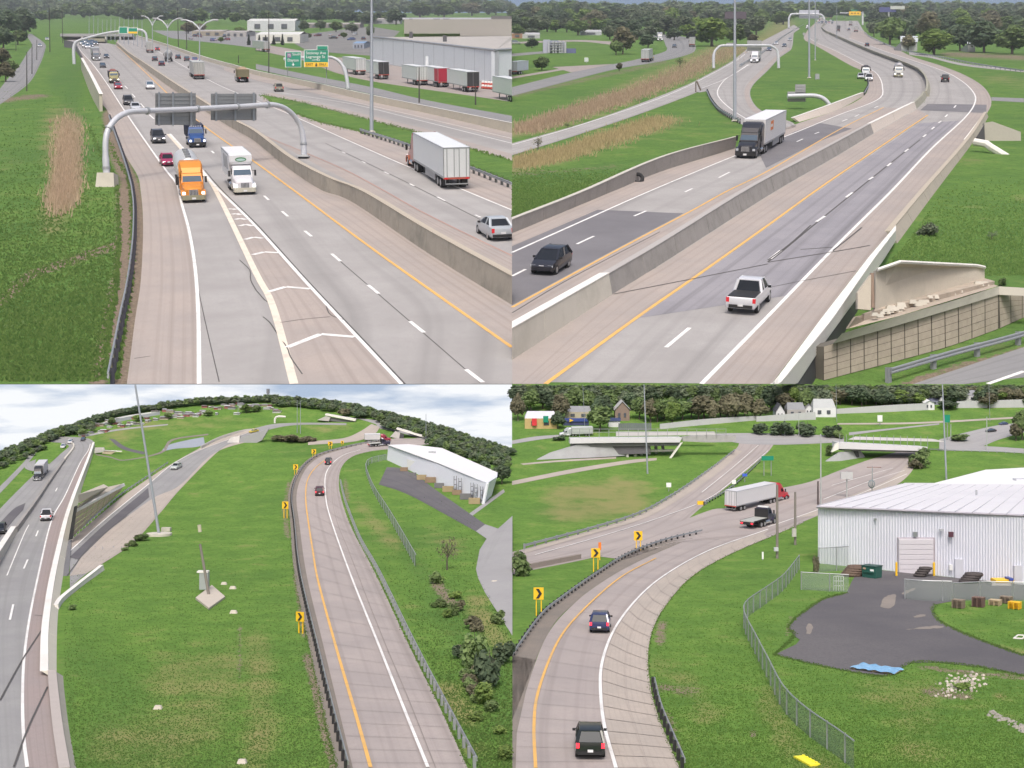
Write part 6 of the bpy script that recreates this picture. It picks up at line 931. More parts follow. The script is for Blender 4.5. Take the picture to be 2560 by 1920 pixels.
M = frame_at(2192, 1676, 1, .14); th_ = thing('tarpaulin', 'crumpled blue plastic sheet lying over the wooden pallet', 'tarpaulin', None, M); mb = MB(); nn_ = 14; vs = [(-1.9+3.8*i/nn_, -.58+1.16*j/6, .22+.05*math.sin(i*1.7+j)+random.uniform(-.03, .03)-(.05 if i in (0, nn_) else 0)) for i in range(nn_+1) for j in range(7)]; mb.add(vs, [(i*7+j, (i+1)*7+j, (i+1)*7+j+1, i*7+j+1) for i in range(nn_) for j in range(6)]); obj('sheet', mb, mat('blue plastic sheet', (.22, .46, .85), .25, var=.45, scale=3.5), th_, smo=True); th_.scale = [c*k for c, k in zip(th_.scale, (1.0, 1.9, 1.0))]
th_ = thing('plastic_grate', 'yellow plastic grate lying in the grass outside the fence', 'grate', None, frame_at(2017, 1905, 1, .55)); th_.name = 'plastic_grate'; obj('plate', MB().box((0, 0, .08), (2.0, .75, .12)), mat('lemon plastic', (.85, .75, .05), .5), th_)
for k in range(5): o = obj('stud', lambda: MB().cyl((0, 0, 0), .10, .1, 'z', 8), mat('lemon plastic', (.85, .75, .05), .5), th_, 'stud'); o.location = (-.8+k*.4, .22, .17)
for k in range(150):
    u, v = random.gauss(0, .8), random.gauss(0, .8); x, y = 2400+u*36+v*10, 1712-u*12+v*12; s_ = random.uniform(.018, .05); o = obj('rock', lambda: MB().box((0, 0, 0), (1.3, 1, .8), (.6, .55)), mat('rubble %d' % (k % 3), ((.50, .45, .38), (.38, .34, .31), (.6, .55, .5))[k % 3], .9), None, 'rock'); o.location = G(x, y)+Vector((0, 0, s_*.3)); o.scale = (s_,)*3; o.rotation_euler = (random.uniform(-.3, .3), random.uniform(-.3, .3), random.uniform(0, 6)); tag(o, ('pale tan', 'grey brown', 'whitish')[k % 3]+' stone in the rubble heap on the yard lawn', 'stone', ('tan', 'grey', 'whitish')[k % 3]+' rubble stones')
th_ = at('debris_strip', 'grey strip of broken rubble in the grass beside the street', 'rubble', 2520, 1800); mb = MB()
for k in range(90): u = random.random(); p = G(2478+u*90+random.uniform(-8, 8), 1782+u*46+random.uniform(-7, 7)); s_ = random.uniform(.015, .05); mb.box(p+Vector((0, 0, s_*.3)), (s_*1.5, s_, s_*.7), (.6, .6))
tag(part(th_, 'rubble', mb, mat('grey rubble', (.33, .31, .28), .95, var=.2)), kind='stuff')
for x, y, s_, lab in ((2300, 1442, .3, 'dark coil of hose by the door of the white shed'), (2420, 1458, .4, 'dark heap of tyres by the pale door'), (2130, 1440, .5, 'brown scrap bin beside the green dumpster')):
    th_ = at('yard_heap', lab, 'heap', x, y); Zq = G(x, y)
    for k in range(4): part(th_, 'ring', MB().tube([Zq+Vector((math.cos(w)*s_*.5+.05*k, math.sin(w)*s_*.4, .05+.06*k)) for w in [2*math.pi*j/12 for j in range(13)]], s_*.12, 6), mat('dark scrap', (.07, .06, .06), .85) if 'brown' not in lab else mat('brown scrap', (.13, .09, .07), .9))
th_ = at('loader', 'small yellow and blue loader platform at the shed end', 'machine', 2515, 1462); part(th_, 'body', rect(2490, 1450, 2535, 1458, Zof(1465), .4), SYEL); part(th_, 'bed', rect(2480, 1457, 2528, 1464, Zof(1465), .4), CONCL); part(th_, 'engine_cover', rect(2524, 1446, 2534, 1452, Zof(1465), .35, -.05), mat('loader blue', (.05, .08, .35), .5))
for x in (2424, 2440): th_ = at('drum', 'yellowish drum standing by the shed wall', 'drum', x, 1454, 'yellow drums'); part(th_, 'barrel', MB().cyl(tuple(G(x, 1454)+Vector((0, 0, .11))), .07, .22, 'z', 12), mat('ochre drum', (.38, .26, .10), .7)); part(th_, 'rim_ring', MB().cyl(tuple(G(x, 1454)+Vector((0, 0, .225))), .075, .015, 'z', 12), GREYPOST)
th_ = at('wire_cage', 'white wire cage standing inside the gate panel', 'cage', 2096, 1478); 
for k in range(5): part(th_, 'wire', rect(2084+k*6, 1440, 2085.2+k*6, 1478, Zof(1478)+.1, .02), SWHITE)
for y in (1440, 1452, 1464): part(th_, 'wire', rect(2084, y, 2109, y+1.2, Zof(1478)+.1, .02), SWHITE)
th_ = at('ground_frame', 'small white rectangular frame lying on the lawn', 'frame', 2545, 1596)
for a_, b_ in (((2534, 1598), (2545, 1590)), ((2545, 1590), (2562, 1591)), ((2562, 1591), (2556, 1599)), ((2556, 1599), (2534, 1598))): part(th_, 'edge_bar', MB().tube([G(*a_, .02), G(*b_, .02)], .015, 5), CAPW)
# ------------------------------------------------------------------ vehicles: +X forward, +Y to their left side, metres
def vroot(name, label, cat, x, y, dx, dy, L, anchor='f', size=.92, group=None, yaw=0):
    M = frame_at(x, y, dx, dy, scl(y)*size) @ Matrix.Rotation(yaw, 4, 'Z') @ Matrix.Translation(({'f': -L/2, 'r': L/2, 'c': 0}[anchor], 0, 0)); return thing(name, label, cat, group, M)
def paintm(c, name=None): return mat(name or 'paint %.2f %.2f %.2f' % c, c, .32, .15, .04, 2, coat=.5)
def wheel(v, x, y, r=.33, w=.22, big=False, rim=RIMM):
    k = 'tyre%.2f%.2f' % (r, w); o = obj('wheel', lambda: MB().cyl((0, 0, 0), r, w, 'y', 18), RUB, v, k, smo=True); o.location = (x, y, r)
    p = obj('rim', lambda: MB().cyl((0, 0, 0), r*.62, w*1.06, 'y', 12), rim, o, 'rim%.2f%.2f' % (r, w)); return o
def ring(x, w, zb, zt, sh=.94): h = zt-zb; return [(x, -w*.90, zb), (x, -w, zb+h*.22), (x, -w, zb+h*.62), (x, -w*sh, zt), (x, w*sh, zt), (x, w, zb+h*.62), (x, w, zb+h*.22), (x, w*.90, zb)]
CARS = dict(
    sedan=dict(L=4.7, st=[(-2.35, .70, .38, .78), (-2.28, .84, .28, .96), (-1.7, .90, .24, 1.02), (0, .91, .24, .98), (1.15, .90, .24, .95), (1.85, .87, .25, .84), (2.25, .78, .28, .72), (2.35, .64, .36, .62)], b=(-1.85, 1.15, .93), tp=(-1.05, .15, 1.45), wb=.80, wt=.60, ax=(-1.35, 1.40), r=.33),
    hatch=dict(L=4.2, st=[(-2.1, .72, .38, .85), (-2.05, .84, .28, 1.0), (-1.4, .88, .24, 1.04), (.6, .88, .24, .98), (1.3, .86, .24, .90), (1.9, .80, .28, .74), (2.1, .66, .36, .62)], b=(-2.0, 1.15, .96), tp=(-1.6, .15, 1.5), wb=.79, wt=.60, ax=(-1.25, 1.30), r=.33),
    suv=dict(L=4.7, st=[(-2.35, .78, .42, .95), (-2.3, .90, .34, 1.10), (-1.6, .94, .30, 1.14), (.4, .94, .30, 1.10), (1.2, .93, .30, 1.06), (2.0, .89, .32, .98), (2.28, .82, .34, .86), (2.35, .70, .42, .74)], b=(-2.25, 1.15, 1.08), tp=(-1.85, .25, 1.74), wb=.84, wt=.66, ax=(-1.4, 1.42), r=.37),
    pickup=dict(L=5.6, st=[(-2.8, .90, .50, 1.08), (-2.75, .96, .42, 1.14), (-1.0, .97, .40, 1.14), (.2, .97, .40, 1.14), (1.4, .97, .40, 1.12), (2.3, .94, .40, 1.06), (2.72, .88, .42, .94), (2.8, .76, .5, .82)], b=(-.70, 1.55, 1.12), tp=(-.40, .75, 1.84), wb=.88, wt=.70, ax=(-1.75, 1.75), r=.40))
def car(kind, label, col, x, y, dx, dy, anchor='f', size=.92, lights=False, cat='car', small=False, brake=False, group=None, yaw=0, name=None):
    c = CARS[kind]; L = c['L']; v = vroot(name or {'sedan': 'sedan_car', 'hatch': 'hatchback_car', 'suv': 'suv_car', 'pickup': 'pickup_truck'}[kind], label, cat, x, y, dx, dy, L, anchor, size, group, yaw); pm = paintm(col)
    obj('body', lambda: MB().loft([ring(*q) for q in c['st']]), pm, v, kind+'body', smo=True); (b0, b1, bz), (t0, t1, tz), wb, wt = c['b'], c['tp'], c['wb'], c['wt']
    def gh():
        R = []
        for x_, z_, w_ in ((0, bz-.05, wb), (.85, None, None)):
            pass
        lo4 = [(b0, -wb, bz-.04), (b1, -wb, bz-.04), (b1, wb, bz-.04), (b0, wb, bz-.04)]; hi4 = [(t0, -wt, tz-.03), (t1, -wt, tz-.03), (t1, wt, tz-.03), (t0, wt, tz-.03)]; return MB().hexa(lo4, hi4)
    obj('windows', gh, GLASSB if small else GLASS, v, kind+'glass')
    def roof():
        e = .03; return MB().loft([[(x_, -w_, z_), (x_, w_, z_), (x_, w_*.97, z_+.05), (x_, -w_*.97, z_+.05)] for x_, w_, z_ in ((t0-.02, wt+e, tz-.06), (t0+.1, wt+e, tz-.02), ((t0+t1)/2, wt+e, tz), (t1-.1, wt+e, tz-.02), (t1+.03, wt+e, tz-.06))])
    obj('roof', roof, pm, v, kind+'roof', smo=True)
    def pil(f):
        m = MB()
        for s in (-1, 1):
            if f == 'A': p, q = (b1, s*wb, bz-.03), (t1, s*wt, tz-.02)
            elif f == 'C': p, q = (b0, s*wb, bz-.03), (t0, s*wt, tz-.02)
            else: p, q = ((b0+b1)*.5-.15, s*(wb+.01), bz-.03), ((t0+t1)*.5-.10, s*(wt+.01), tz-.02)
            m.tube([p, q], .06 if f != 'C' else .11, 5)
        return m
    for f in 'ABC' if not small else 'AC': obj('pillar', lambda: pil(f), pm, v, kind+'pil'+f)
    for ax in c['ax']:
        for s in (-1, 1): wheel(v, ax, s*(c['st'][3][1]-.12), c['r'])
    xf, xr = c['st'][-2][0], c['st'][0][0]; zl = c['st'][-2][3]-.10; w0 = c['st'][-2][1]
    for s in (-1, 1):
        o = obj('headlight', lambda: MB().box((0, 0, 0), (.12, .34, .14)), HLAMP if lights else mat('clear lamp', (.55, .58, .62), .15), v, 'hl'); o.location = (xf+.01, s*(w0-.20), zl)
        o = obj('taillight', lambda: MB().box((0, 0, 0), (.10, .20, .30)), LEDR if not brake else mat('lit brake lamp', (.9, .03, .05), .3, emit=1.6), v, 'tl'); o.location = (xr+.04, s*(c['st'][1][1]-.12), c['st'][1][3]-.18)
    if not small:
        for s in (-1, 1): o = obj('mirror', lambda: MB().box((0, 0, 0), (.12, .2, .14)), BLK, v, 'mir'); o.location = (b1-.45, s*(wb+.16), bz+.06)
        o = obj('bumper', lambda: MB().box((0, 0, 0), (.10, 1.5, .2)), BLK, v, 'bump'); o.location = (xr-.01, 0, c['st'][1][2]+.14); o = obj('grille', lambda: MB().box((0, 0, 0), (.08, .9, .16)), BLK, v, 'grl'); o.location = (xf+.07, 0, zl-.12)
        for xx in (xr-.07, xf+.12): o = obj('licence_plate', lambda: MB().box((0, 0, 0), (.03, .34, .16)), PLATE, v, 'plate'); o.location = (xx, 0, .62 if kind != 'pickup' else .66)
    if kind == 'pickup': obj('bed_cover', lambda: MB().box((-1.75, 0, 1.16), (1.95, 1.72, .05)), BLK, v, 'bedcover')
    return v
def tractor(v, col, sleeper=True, stacks=False, fair=True, lights=True, trim=None, bumper=CHROME, grille=None):
    pm = paintm(col); tr = paintm(trim) if trim else pm
    hood = lambda: MB().loft([[(x_, -w, zb), (x_, w, zb), (x_, w, zt-.18), (x_, w*.8, zt), (x_, -w*.8, zt), (x_, -w, zt-.18)] for x_, w, zb, zt in ((-.05, .80, .62, 1.42), (-.25, .92, .60, 1.56), (-1.2, 1.02, .75, 1.74), (-2.0, 1.06, .85, 1.86))]); obj('hood', hood, pm, v, 'thood', smo=True)
    for s in (-1, 1):
        obj('fender', lambda: MB().prism([(-.30, .72), (-.42, 1.02), (-.9, 1.22), (-1.7, 1.22), (-2.05, .95), (-2.1, .72), (-1.9, .72), (-1.75, .95), (-1.35, 1.08), (-.9, 1.02), (-.62, .72)], .62*s, 1.24*s), tr, v, 'tfend%d' % s)
    obj('cab', lambda: MB().loft([[(x_, -1.08, .85), (x_, 1.08, .85), (x_, w*1.0, 1.85), (x_, w2, zt), (x_, -w2, zt), (x_, -w, 1.85)] for x_, w, w2, zt in ((-1.95, 1.1, 1.08, 1.90), (-2.45, 1.12, .98, 2.78), (-2.7, 1.12, 1.0, 2.86), (-3.6, 1.14, 1.05, 2.90))]), pm, v, 'tcab', smo=False)
    obj('windshield', lambda: MB().add([(-1.96, -.98, 1.96), (-1.96, .98, 1.96), (-2.40, .90, 2.68), (-2.40, -.90, 2.68), (-1.99, -.98, 1.94), (-1.99, .98, 1.94)], [(0, 1, 2, 3)]), GLASSB, v, 'twind')
    for s in (-1, 1): obj('side_window', lambda: MB().add([(-2.45, s*1.135, 1.98), (-3.3, s*1.15, 1.98), (-3.3, s*1.09, 2.62), (-2.65, s*1.06, 2.62)], [(0, 1, 2, 3)]), GLASS, v, 'tsw%d' % s); obj('mirror', lambda: MB().box((-2.15, s*1.42, 2.15), (.12, .22, .62)).tube([(-2.3, s*1.1, 2.4), (-2.15, s*1.35, 2.4)], .025, 5), BLK, v, 'tmir%d' % s)
    if sleeper: obj('sleeper', lambda: MB().loft([[(x_, -1.22, .9), (x_, 1.22, .9), (x_, 1.22, zt-.3), (x_, 1.0, zt), (x_, -1.0, zt), (x_, -1.22, zt-.3)] for x_, zt in ((-3.55, 3.1), (-4.2, 3.75), (-5.3, 3.85))]), pm, v, 'tsleep', smo=False)
    if fair: obj('roof_fairing', lambda: MB().loft([[(x_, -w, 2.78), (x_, w, 2.78), (x_, w, zt), (x_, -w, zt)] for x_, w, zt in ((-2.42, .9, 2.82), (-2.9, 1.0, 3.3), (-3.6, 1.08, 3.7), (-4.0, 1.1, 3.85))]), pm, v, 'tfair')
    obj('bumper', lambda: MB().loft([[(x_, -w, .35), (x_, w, .35), (x_, w, .82), (x_, -w, .82)] for x_, w in ((.10, 1.02), (0, 1.16), (-.35, 1.22))]), bumper, v, 'tbump'); obj('grille', lambda: MB().box((-.02, 0, 1.05), (.10, .95, .66), (1, .92)), grille or CHROME, v, 'tgril')
    g = obj('grille_bars', lambda: [m for m in [MB()] if [m.box((.035, -.35+.14*k, 1.05), (.02, .07, .56)) for k in range(6)]][0], BLK, v, 'tgbars')
    for s in (-1, 1): obj('headlight', lambda: MB().box((-.18, s*.93, 1.02), (.22, .36, .24)), HLAMP if lights else mat('clear lamp', (.55, .58, .62), .15), v, 'thl%d' % s); obj('fuel_tank', lambda: MB().cyl((-3.9, s*.98, .72), .33, 1.5, 'x', 14), CHROME, v, 'ttank%d' % s, smo=True); obj('step', lambda: MB().box((-2.7, s*1.05, .55), (.8, .3, .3)), bumper, v, 'tstep%d' % s)
    if stacks:
        for s in (-1, 1): obj('exhaust_stack', lambda: MB().tube([(-3.75 if not sleeper else -5.5, s*1.1, 1.0), (-3.75 if not sleeper else -5.5, s*1.1, 4.1)], .11, 8), mat('stack maroon', (.20, .05, .07), .4), v, 'tstack%d%d' % (s, sleeper), smo=True)
    obj('chassis', lambda: MB().box((-4.6, 0, .78), (6.8, .9, .3)), BLK, v, 'tchas')
    for s in (-1, 1):
        wheel(v, -1.25, s*1.0, .52, .30)
        for x_ in ((-6.1, -7.4) if sleeper else (-5.0, -6.2)): wheel(v, x_, s*.95, .52, .58)
    obj('licence_plate', lambda: MB().box((.12, 0, .5), (.03, .4, .2)), PLATE, v, 'tplate')
def trailer(v, col, x0=-5.6, L=16.0, rear=True, skirt=True, key='', h0=1.15, h1=4.05, open_=False, front=True, wheels=True, logo=None, w=1.3):
    pm = mat('trailer skin %.2f %.2f %.2f' % col, col, .5, .1, .04, 1.0); x1 = x0-L; k = 'tr%.1f%.1f%s' % (x0, L, key); tr = obj('trailer', lambda: MB().box(((x0+x1)/2, 0, (h0+h1)/2), (L, w*2, h1-h0)), pm, v, k)
    obj('top_rail', lambda: MB().box(((x0+x1)/2, -w, h1-.04), (L, .06, .14)).box(((x0+x1)/2, w, h1-.04), (L, .06, .14)), GALVW, tr, k+'rl'); obj('bottom_rail', lambda: MB().box(((x0+x1)/2, -w, h0+.06), (L, .07, .2)).box(((x0+x1)/2, w, h0+.06), (L, .07, .2)), GALV, tr, k+'br')
    for s in (-1, 1): obj('door', lambda: MB().box((x1-.03, s*w*.49, (h0+h1)/2), (.06, w*.94, h1-h0-.12)), pm if not open_ else mat('dark trailer inside', (.05, .05, .055), .9), tr, k+'d%d' % s)
    if not open_: obj('lock_rod', lambda: [m for m in [MB()] if [m.tube([(x1-.09, y_, h0+.1), (x1-.09, y_, h1-.1)], .035, 6) for y_ in (-.95, -.25, .25, .95)]][0], GREYPOST, tr, k+'lr')
    obj('rear_frame', lambda: MB().box((x1-.02, 0, h1-.05), (.1, w*2, .12)).box((x1-.02, -w+.03, (h0+h1)/2), (.1, .08, h1-h0)).box((x1-.02, w-.03, (h0+h1)/2), (.1, .08, h1-h0)), GALV, tr, k+'rf')
    obj('rear_sill', lambda: MB().box((x1-.03, 0, h0-.05), (.12, w*2, .16)), mat('red-white sill', (.45, .10, .07), .5), tr, k+'rs'); obj('underride_bar', lambda: MB().tube([(x1, -1.1, h0), (x1, -1.1, .55), (x1, 1.1, .55), (x1, 1.1, h0)], .06, 6), GREYPOST, tr, k+'ub')
    for s in (-1, 1):
        if skirt: obj('side_skirt', lambda: MB().box((x0-L*.56, s*1.22, .78), (L*.32, .05, .75)), mat('grey skirt', (.34, .35, .37), .5), tr, k+'sk%d' % s)
        obj('mud_flap', lambda: MB().box((x1+.5, s*.95, .65), (.03, .6, .7)), BLK, tr, k+'mf%d' % s)
        obj('taillight', lambda: MB().box((x1-.1, s*1.05, h0-.05), (.05, .3, .12)), LEDR, tr, k+'tl%d' % s)
        if wheels:
            for x_ in (x1+1.8, x1+3.1): wheel(v, x_, s*.95, .52, .58)
    if x0 > -1: 
        for s in (-1, 1): obj('landing_leg', lambda: MB().box((x0-2.6, s*.7, .58), (.14, .14, 1.15)), GREYPOST, tr, k+'ll%d' % s)
    return tr
def semi(label, col, tcol, x, y, dx, dy, anchor='f', size=.92, L=16.0, **kw):
    v = vroot('semi_truck', label, 'truck', x, y, dx, dy, 0, 'c', size, yaw=kw.pop('yaw', 0)); 
    if anchor == 'r': v.matrix_world = v.matrix_world @ Matrix.Translation((5.6+L, 0, 0))
    skirt = kw.pop('skirt', True); logo = kw.pop('logo', None); tractor(v, col, **kw); tr = trailer(v, tcol, -5.6, L, skirt=skirt)
    if logo: logo(v, tr)
    return v
def parked(label, col, x, y, dx, dy, L=14, anchor='r', open_=False, size=.92, group=None, key='p'):
    v = vroot('semi_trailer', label, 'trailer', x, y, dx, dy, 0, 'c', size, group); 
    if anchor == 'r': v.matrix_world = v.matrix_world @ Matrix.Translation((L, 0, 0))
    trailer(v, col, 0, L, open_=open_, key=key+str(open_), skirt=False); return v
def boxtruck(label, x, y, dx, dy, size=.92):
    v = vroot('box_truck', label, 'truck', x, y, dx, dy, 0, 'c', size); tractor(v, (.74, .74, .78), sleeper=False, fair=False, bumper=mat('cream bumper', (.55, .54, .46), .6), grille=GALVW); bx_ = mat('white box skin', (.70, .71, .74), .5, var=.04)
    b = obj('cargo_box', lambda: MB().box((-8.0, 0, 2.75), (8.0, 2.5, 2.7)), bx_, v, 'bxbox'); obj('over_cab_box', lambda: MB().prism([(-4.05, 2.95), (-3.2, 3.0), (-3.05, 3.3), (-3.1, 4.0), (-4.05, 4.1)], -1.24, 1.24), bx_, v, 'bxover'); obj('floor_frame', lambda: MB().box((-8.2, 0, 1.2), (7.6, 1.6, .3)), BLK, v, 'bxfl'); obj('corner_trim', lambda: MB().box((-8.0, -1.25, 4.08), (8.0, .08, .1)).box((-8.0, 1.25, 4.08), (8.0, .08, .1)), GALV, v, 'bxtrim')
    for i in range(3): obj('side_vent', lambda: MB().box((-5.5-i*1.6, -1.27, 3.0), (.9, .05, 1.4)), mat('side graphic', (.30, .31, .33), .6), v, 'bxsv%d' % i)
    lg = obj('logo', lambda: MB().add([(-3.03, .62*math.cos(q), 3.55+.24*math.sin(q)) for q in [2*math.pi*k/24 for k in range(24)]], [tuple(range(24))]), mat('logo green', (.03, .20, .06), .5), v, 'bxlogo'); obj('logo_inner', lambda: MB().add([(-3.015, .50*math.cos(q), 3.53+.14*math.sin(q)) for q in [2*math.pi*k/24 for k in range(24)]], [tuple(range(24))]), mat('logo teal-white', (.45, .62, .60), .5), lg, 'bxlogo2'); return v
def dump(label, x, y, dx, dy, col, bed, size=.92, anchor='f', load=None, L=8.6):
    v = vroot('dump_truck', label, 'truck', x, y, dx, dy, 0, 'c', size)
    if anchor == 'r': v.matrix_world = v.matrix_world @ Matrix.Translation((L, 0, 0))
    tractor(v, col, sleeper=False, fair=False, bumper=BLK, stacks=False); bm_ = mat('dump bed %.2f %.2f %.2f' % bed, bed, .6, .2, .12)
    obj('dump_bed', lambda: MB().prism([(-3.75, 1.35), (-3.7, 2.95), (-8.5, 2.95), (-8.6, 1.2)], -1.25, 1.25), bm_, v, 'dbed'); obj('cab_shield', lambda: MB().box((-3.1, 0, 3.02), (1.5, 2.3, .1)), bm_, v, 'dshield'); obj('tailgate', lambda: MB().box((-8.6, 0, 2.05), (.1, 2.4, 1.6)), bm_, v, 'dgate')
    for i in range(6): obj('rib', lambda: MB().box((-4.2-i*.8, 0, 2.1), (.14, 2.62, 1.6)), bm_, v, 'drib%d' % i)
    obj('load', lambda: MB().loft([[(x_, -w, 2.9), (x_, w, 2.9), (x_, w*.4, z), (x_, -w*.4, z)] for x_, w, z in ((-3.9, 1.1, 3.0), (-5.2, 1.15, 3.4), (-6.6, 1.15, 3.45), (-8.4, 1.1, 3.0))]), load or mat('dark load', (.06, .06, .07), .9, bump=.5), v, 'dload')
    for i in range(7): obj('cab_light', lambda: MB().box((-2.45, -.75+i*.25, 2.92), (.1, .1, .08)), mat('cab lamp', (.9, .9, 1), .3, emit=1.0), v, 'dcl%d' % i)
    for s in (-1, 1): obj('taillight', lambda: MB().box((-8.66, s*.9, 1.1), (.06, .3, .16)), LEDR, v, 'dtl%d' % s)
    return v
def tanker(label, x, y, dx, dy, col, size=.92, L=11.0, tcol=(.66, .67, .68), sleeper=True):
    v = vroot('tanker_truck', label, 'truck', x, y, dx, dy, 0, 'c', size); tractor(v, col, sleeper=sleeper, fair=sleeper, bumper=mat('olive bumper', (.30, .29, .20), .5)); x0 = -5.7 if sleeper else -4.2; tm = mat('tank steel %.2f' % tcol[0], tcol, .35, .3, .08)
    tk = obj('tank', lambda: MB().tube([(x0, 0, 2.55), (x0-.5, 0, 2.55), (x0-L*.5, 0, 2.4), (x0-L+.5, 0, 2.5), (x0-L, 0, 2.5)], [.85, 1.36, 1.4, 1.36, .85], 20), tm, v, 'tank%d' % sleeper, smo=True)
    for i in range(4): obj('band', lambda: MB().tube([(x0-1.2-i*L*.24, 0, 2.28), (x0-1.32-i*L*.24, 0, 2.28)], 1.33, 20), GALV, tk, 'tband%d%d' % (i, sleeper)); obj('manway', lambda: MB().cyl((x0-1.9-i*L*.2, 0, 3.95), .32, .22, 'z', 10), mat('manway grey', (.30, .31, .33), .5, .4), tk, 'tman%d%d' % (i, sleeper))
    obj('head_ring', lambda: MB().tube([(x0-.30, 0, 2.35), (x0-.42, 0, 2.35)], 1.12, 20), mat('tank head tan', (.36, .33, .26), .4, .4), tk, 'thring%d' % sleeper); obj('frame_rail', lambda: MB().box((x0-L*.5, 0, .95), (L*.9, 1.0, .3)), BLK, v, 'tfr%d' % sleeper)
    for s in (-1, 1):
        for x_ in (x0-L+1.5, x0-L+2.8): wheel(v, x_, s*.95, .52, .58)
    return v
def flatbed(label, x, y, dx, dy, size=.95):
    L = 8.8; v = vroot('flatbed_truck', label, 'truck', x, y, dx, dy, 0, 'c', size); v.matrix_world = v.matrix_world @ Matrix.Translation((L, 0, 0)); tractor(v, (.05, .045, .09), sleeper=False, fair=False, lights=False)
    obj('flat_deck', lambda: MB().box((-6.4, 0, 1.28), (5.0, 2.5, .16)), mat('pale flat deck', (.46, .47, .44), .6, .2, .12), v, 'fdeck'); obj('headboard', lambda: MB().box((-3.85, 0, 2.0), (.12, 2.4, 1.5)), BLK, v, 'fhead'); obj('deck_edge', lambda: MB().box((-6.4, -1.25, 1.28), (5.0, .08, .22)).box((-6.4, 1.25, 1.28), (5.0, .08, .22)), BLK, v, 'fedge'); obj('light_bar', lambda: MB().box((-3.2, 0, 3.02), (.4, 1.8, .2)), SWHITE, v, 'flb'); obj('rear_bumper', lambda: MB().box((-8.85, 0, .95), (.15, 2.4, .5)), BLK, v, 'frb')
    for s in (-1, 1): obj('taillight', lambda: MB().box((-8.95, s*.9, .98), (.06, .35, .2)), mat('lit brake lamp', (.9, .03, .05), .3, emit=1.6), v, 'ftl%d' % s)
    return v
def mixer(label, x, y, dx, dy):
    v = vroot('mixer_truck', label, 'truck', x, y, dx, dy, 0, 'c', .92); v.matrix_world = v.matrix_world @ Matrix.Translation((9.2, 0, 0)); tractor(v, (.10, .10, .12), sleeper=False, fair=False, lights=False); obj('drum', lambda: MB().tube([(-3.9, 0, 2.2), (-4.6, 0, 2.3), (-6.4, 0, 2.6), (-8.2, 0, 3.1), (-8.9, 0, 3.3)], [.7, 1.1, 1.3, .9, .55], 16), mat('mixer drum', (.48, .49, .50), .5, .1, .1), v, 'mdrum', smo=True); obj('chute', lambda: MB().box((-9.1, 0, 1.9), (.2, .6, 1.6)), GREYPOST, v, 'mchute'); obj('chassis_rear', lambda: MB().box((-6.5, 0, 1.1), (5.0, 1.2, .3)), BLK, v, 'mch'); return v

# ---- first view
dO = (.70, .72)
tanker('orange semi truck hauling a rounded steel tank trailer', 486, 508, .36, .93, (.72, .27, .03), size=.88, L=12.0)
boxtruck('white box truck with a green oval logo above its cab', 614, 488, .66, .75, .86)
dump('dark blue dump truck driving beyond the white box truck', 495, 370, .55, .7, (.02, .075, .26), (.03, .035, .07), .86)
car('suv', 'dark car with lit headlights passing under the sign arch', (.05, .05, .06), 399, 360, .6, .75, lights=True)
car('sedan', 'crimson car half hidden behind the orange tanker', (.40, .02, .10), 423, 417, .6, .75, lights=True, size=.85)
car('suv', 'dark SUV just beyond the sign arch beside the edge line', (.05, .05, .055), 323, 264, .6, .75); car('sedan', 'white car half hidden behind the sign arch tube', (.62, .64, .70), 341, 279, .6, .75)
car('sedan', 'red car in front of the yellow-nosed dump truck', (.42, .03, .05), 297, 224, .6, .75, lights=True, small=True); car('suv', 'white car by the median with a bright nose', (.68, .68, .72), 377, 224, .6, .62, lights=True, small=True)
dump('yellow-nosed dump truck following the red car', 287, 209, .58, .75, (.40, .36, .16), (.06, .06, .08), .86, load=mat('reddish load', (.24, .10, .09), .9)); car('sedan', 'dark small car ahead of the grey-fronted semi', (.06, .06, .07), 258, 170, .6, .75, small=True)
semi('grey-fronted semi truck with lit headlamps far up the road', (.20, .20, .22), (.42, .43, .45), 242, 152, .58, .75, size=.9, skirt=False); car('sedan', 'dark car with lit headlights beside the grey-fronted semi', (.05, .05, .06), 267, 146, .58, .7, lights=True, small=True)
k_ = 0
for x, y, c in ((206, 113, (.5, .5, .52)), (216, 109, (.3, .3, .34)), (224, 113, (.06, .06, .1)), (232, 111, (.2, .2, .3)), (240, 114, (.07, .07, .08)), (220, 122, (.6, .6, .65)), (228, 119, (.1, .1, .14)), (212, 119, (.4, .4, .42))):
    car('suv', 'distant car with glaring headlights in the queue under the overpass', c, x, y, .6, .75, lights=True, small=True, group='queue of cars under the overpass', size=1.1)
RS = (.36, .10, .08)
semi('semi truck with maroon tractor and plain white trailer, seen from behind', RS, (.72, .75, .77), 1142, 474, -.85, -.53, 'r', 1.0, L=16.0, stacks=True, trim=(.45, .13, .05), bumper=mat('orange-red bumper', (.6, .15, .05), .5))
sc_ = car('sedan', 'silver sedan driving away beside the median wall', (.50, .54, .58), 1258, 604, -.85, -.53, 'r', 1.08)
semi('white trailer truck driving away beside the twin-arm lamp', (.5, .5, .52), (.50, .51, .49), 499, 199, -.80, -.6, 'r', .98, L=14, skirt=False); dump('tan dump truck seen from behind near the parapet wall', 610, 207, -.88, -.47, (.30, .28, .22), (.22, .20, .12), 1.0, 'r', load=mat('sand load', (.36, .27, .19), .95)); car('suv', 'tan SUV driving away beside the far parapet wall', (.34, .32, .26), 699, 230, -.8, -.6, 'r', .95)
mixer('grey concrete mixer truck driving away below the twin-arm lamp', 423, 155, -.7, -.7); semi('boxy white truck driving away in the distance', (.4, .4, .42), (.52, .53, .52), 376, 132, -.7, -.7, 'r', .9, L=10, skirt=False)
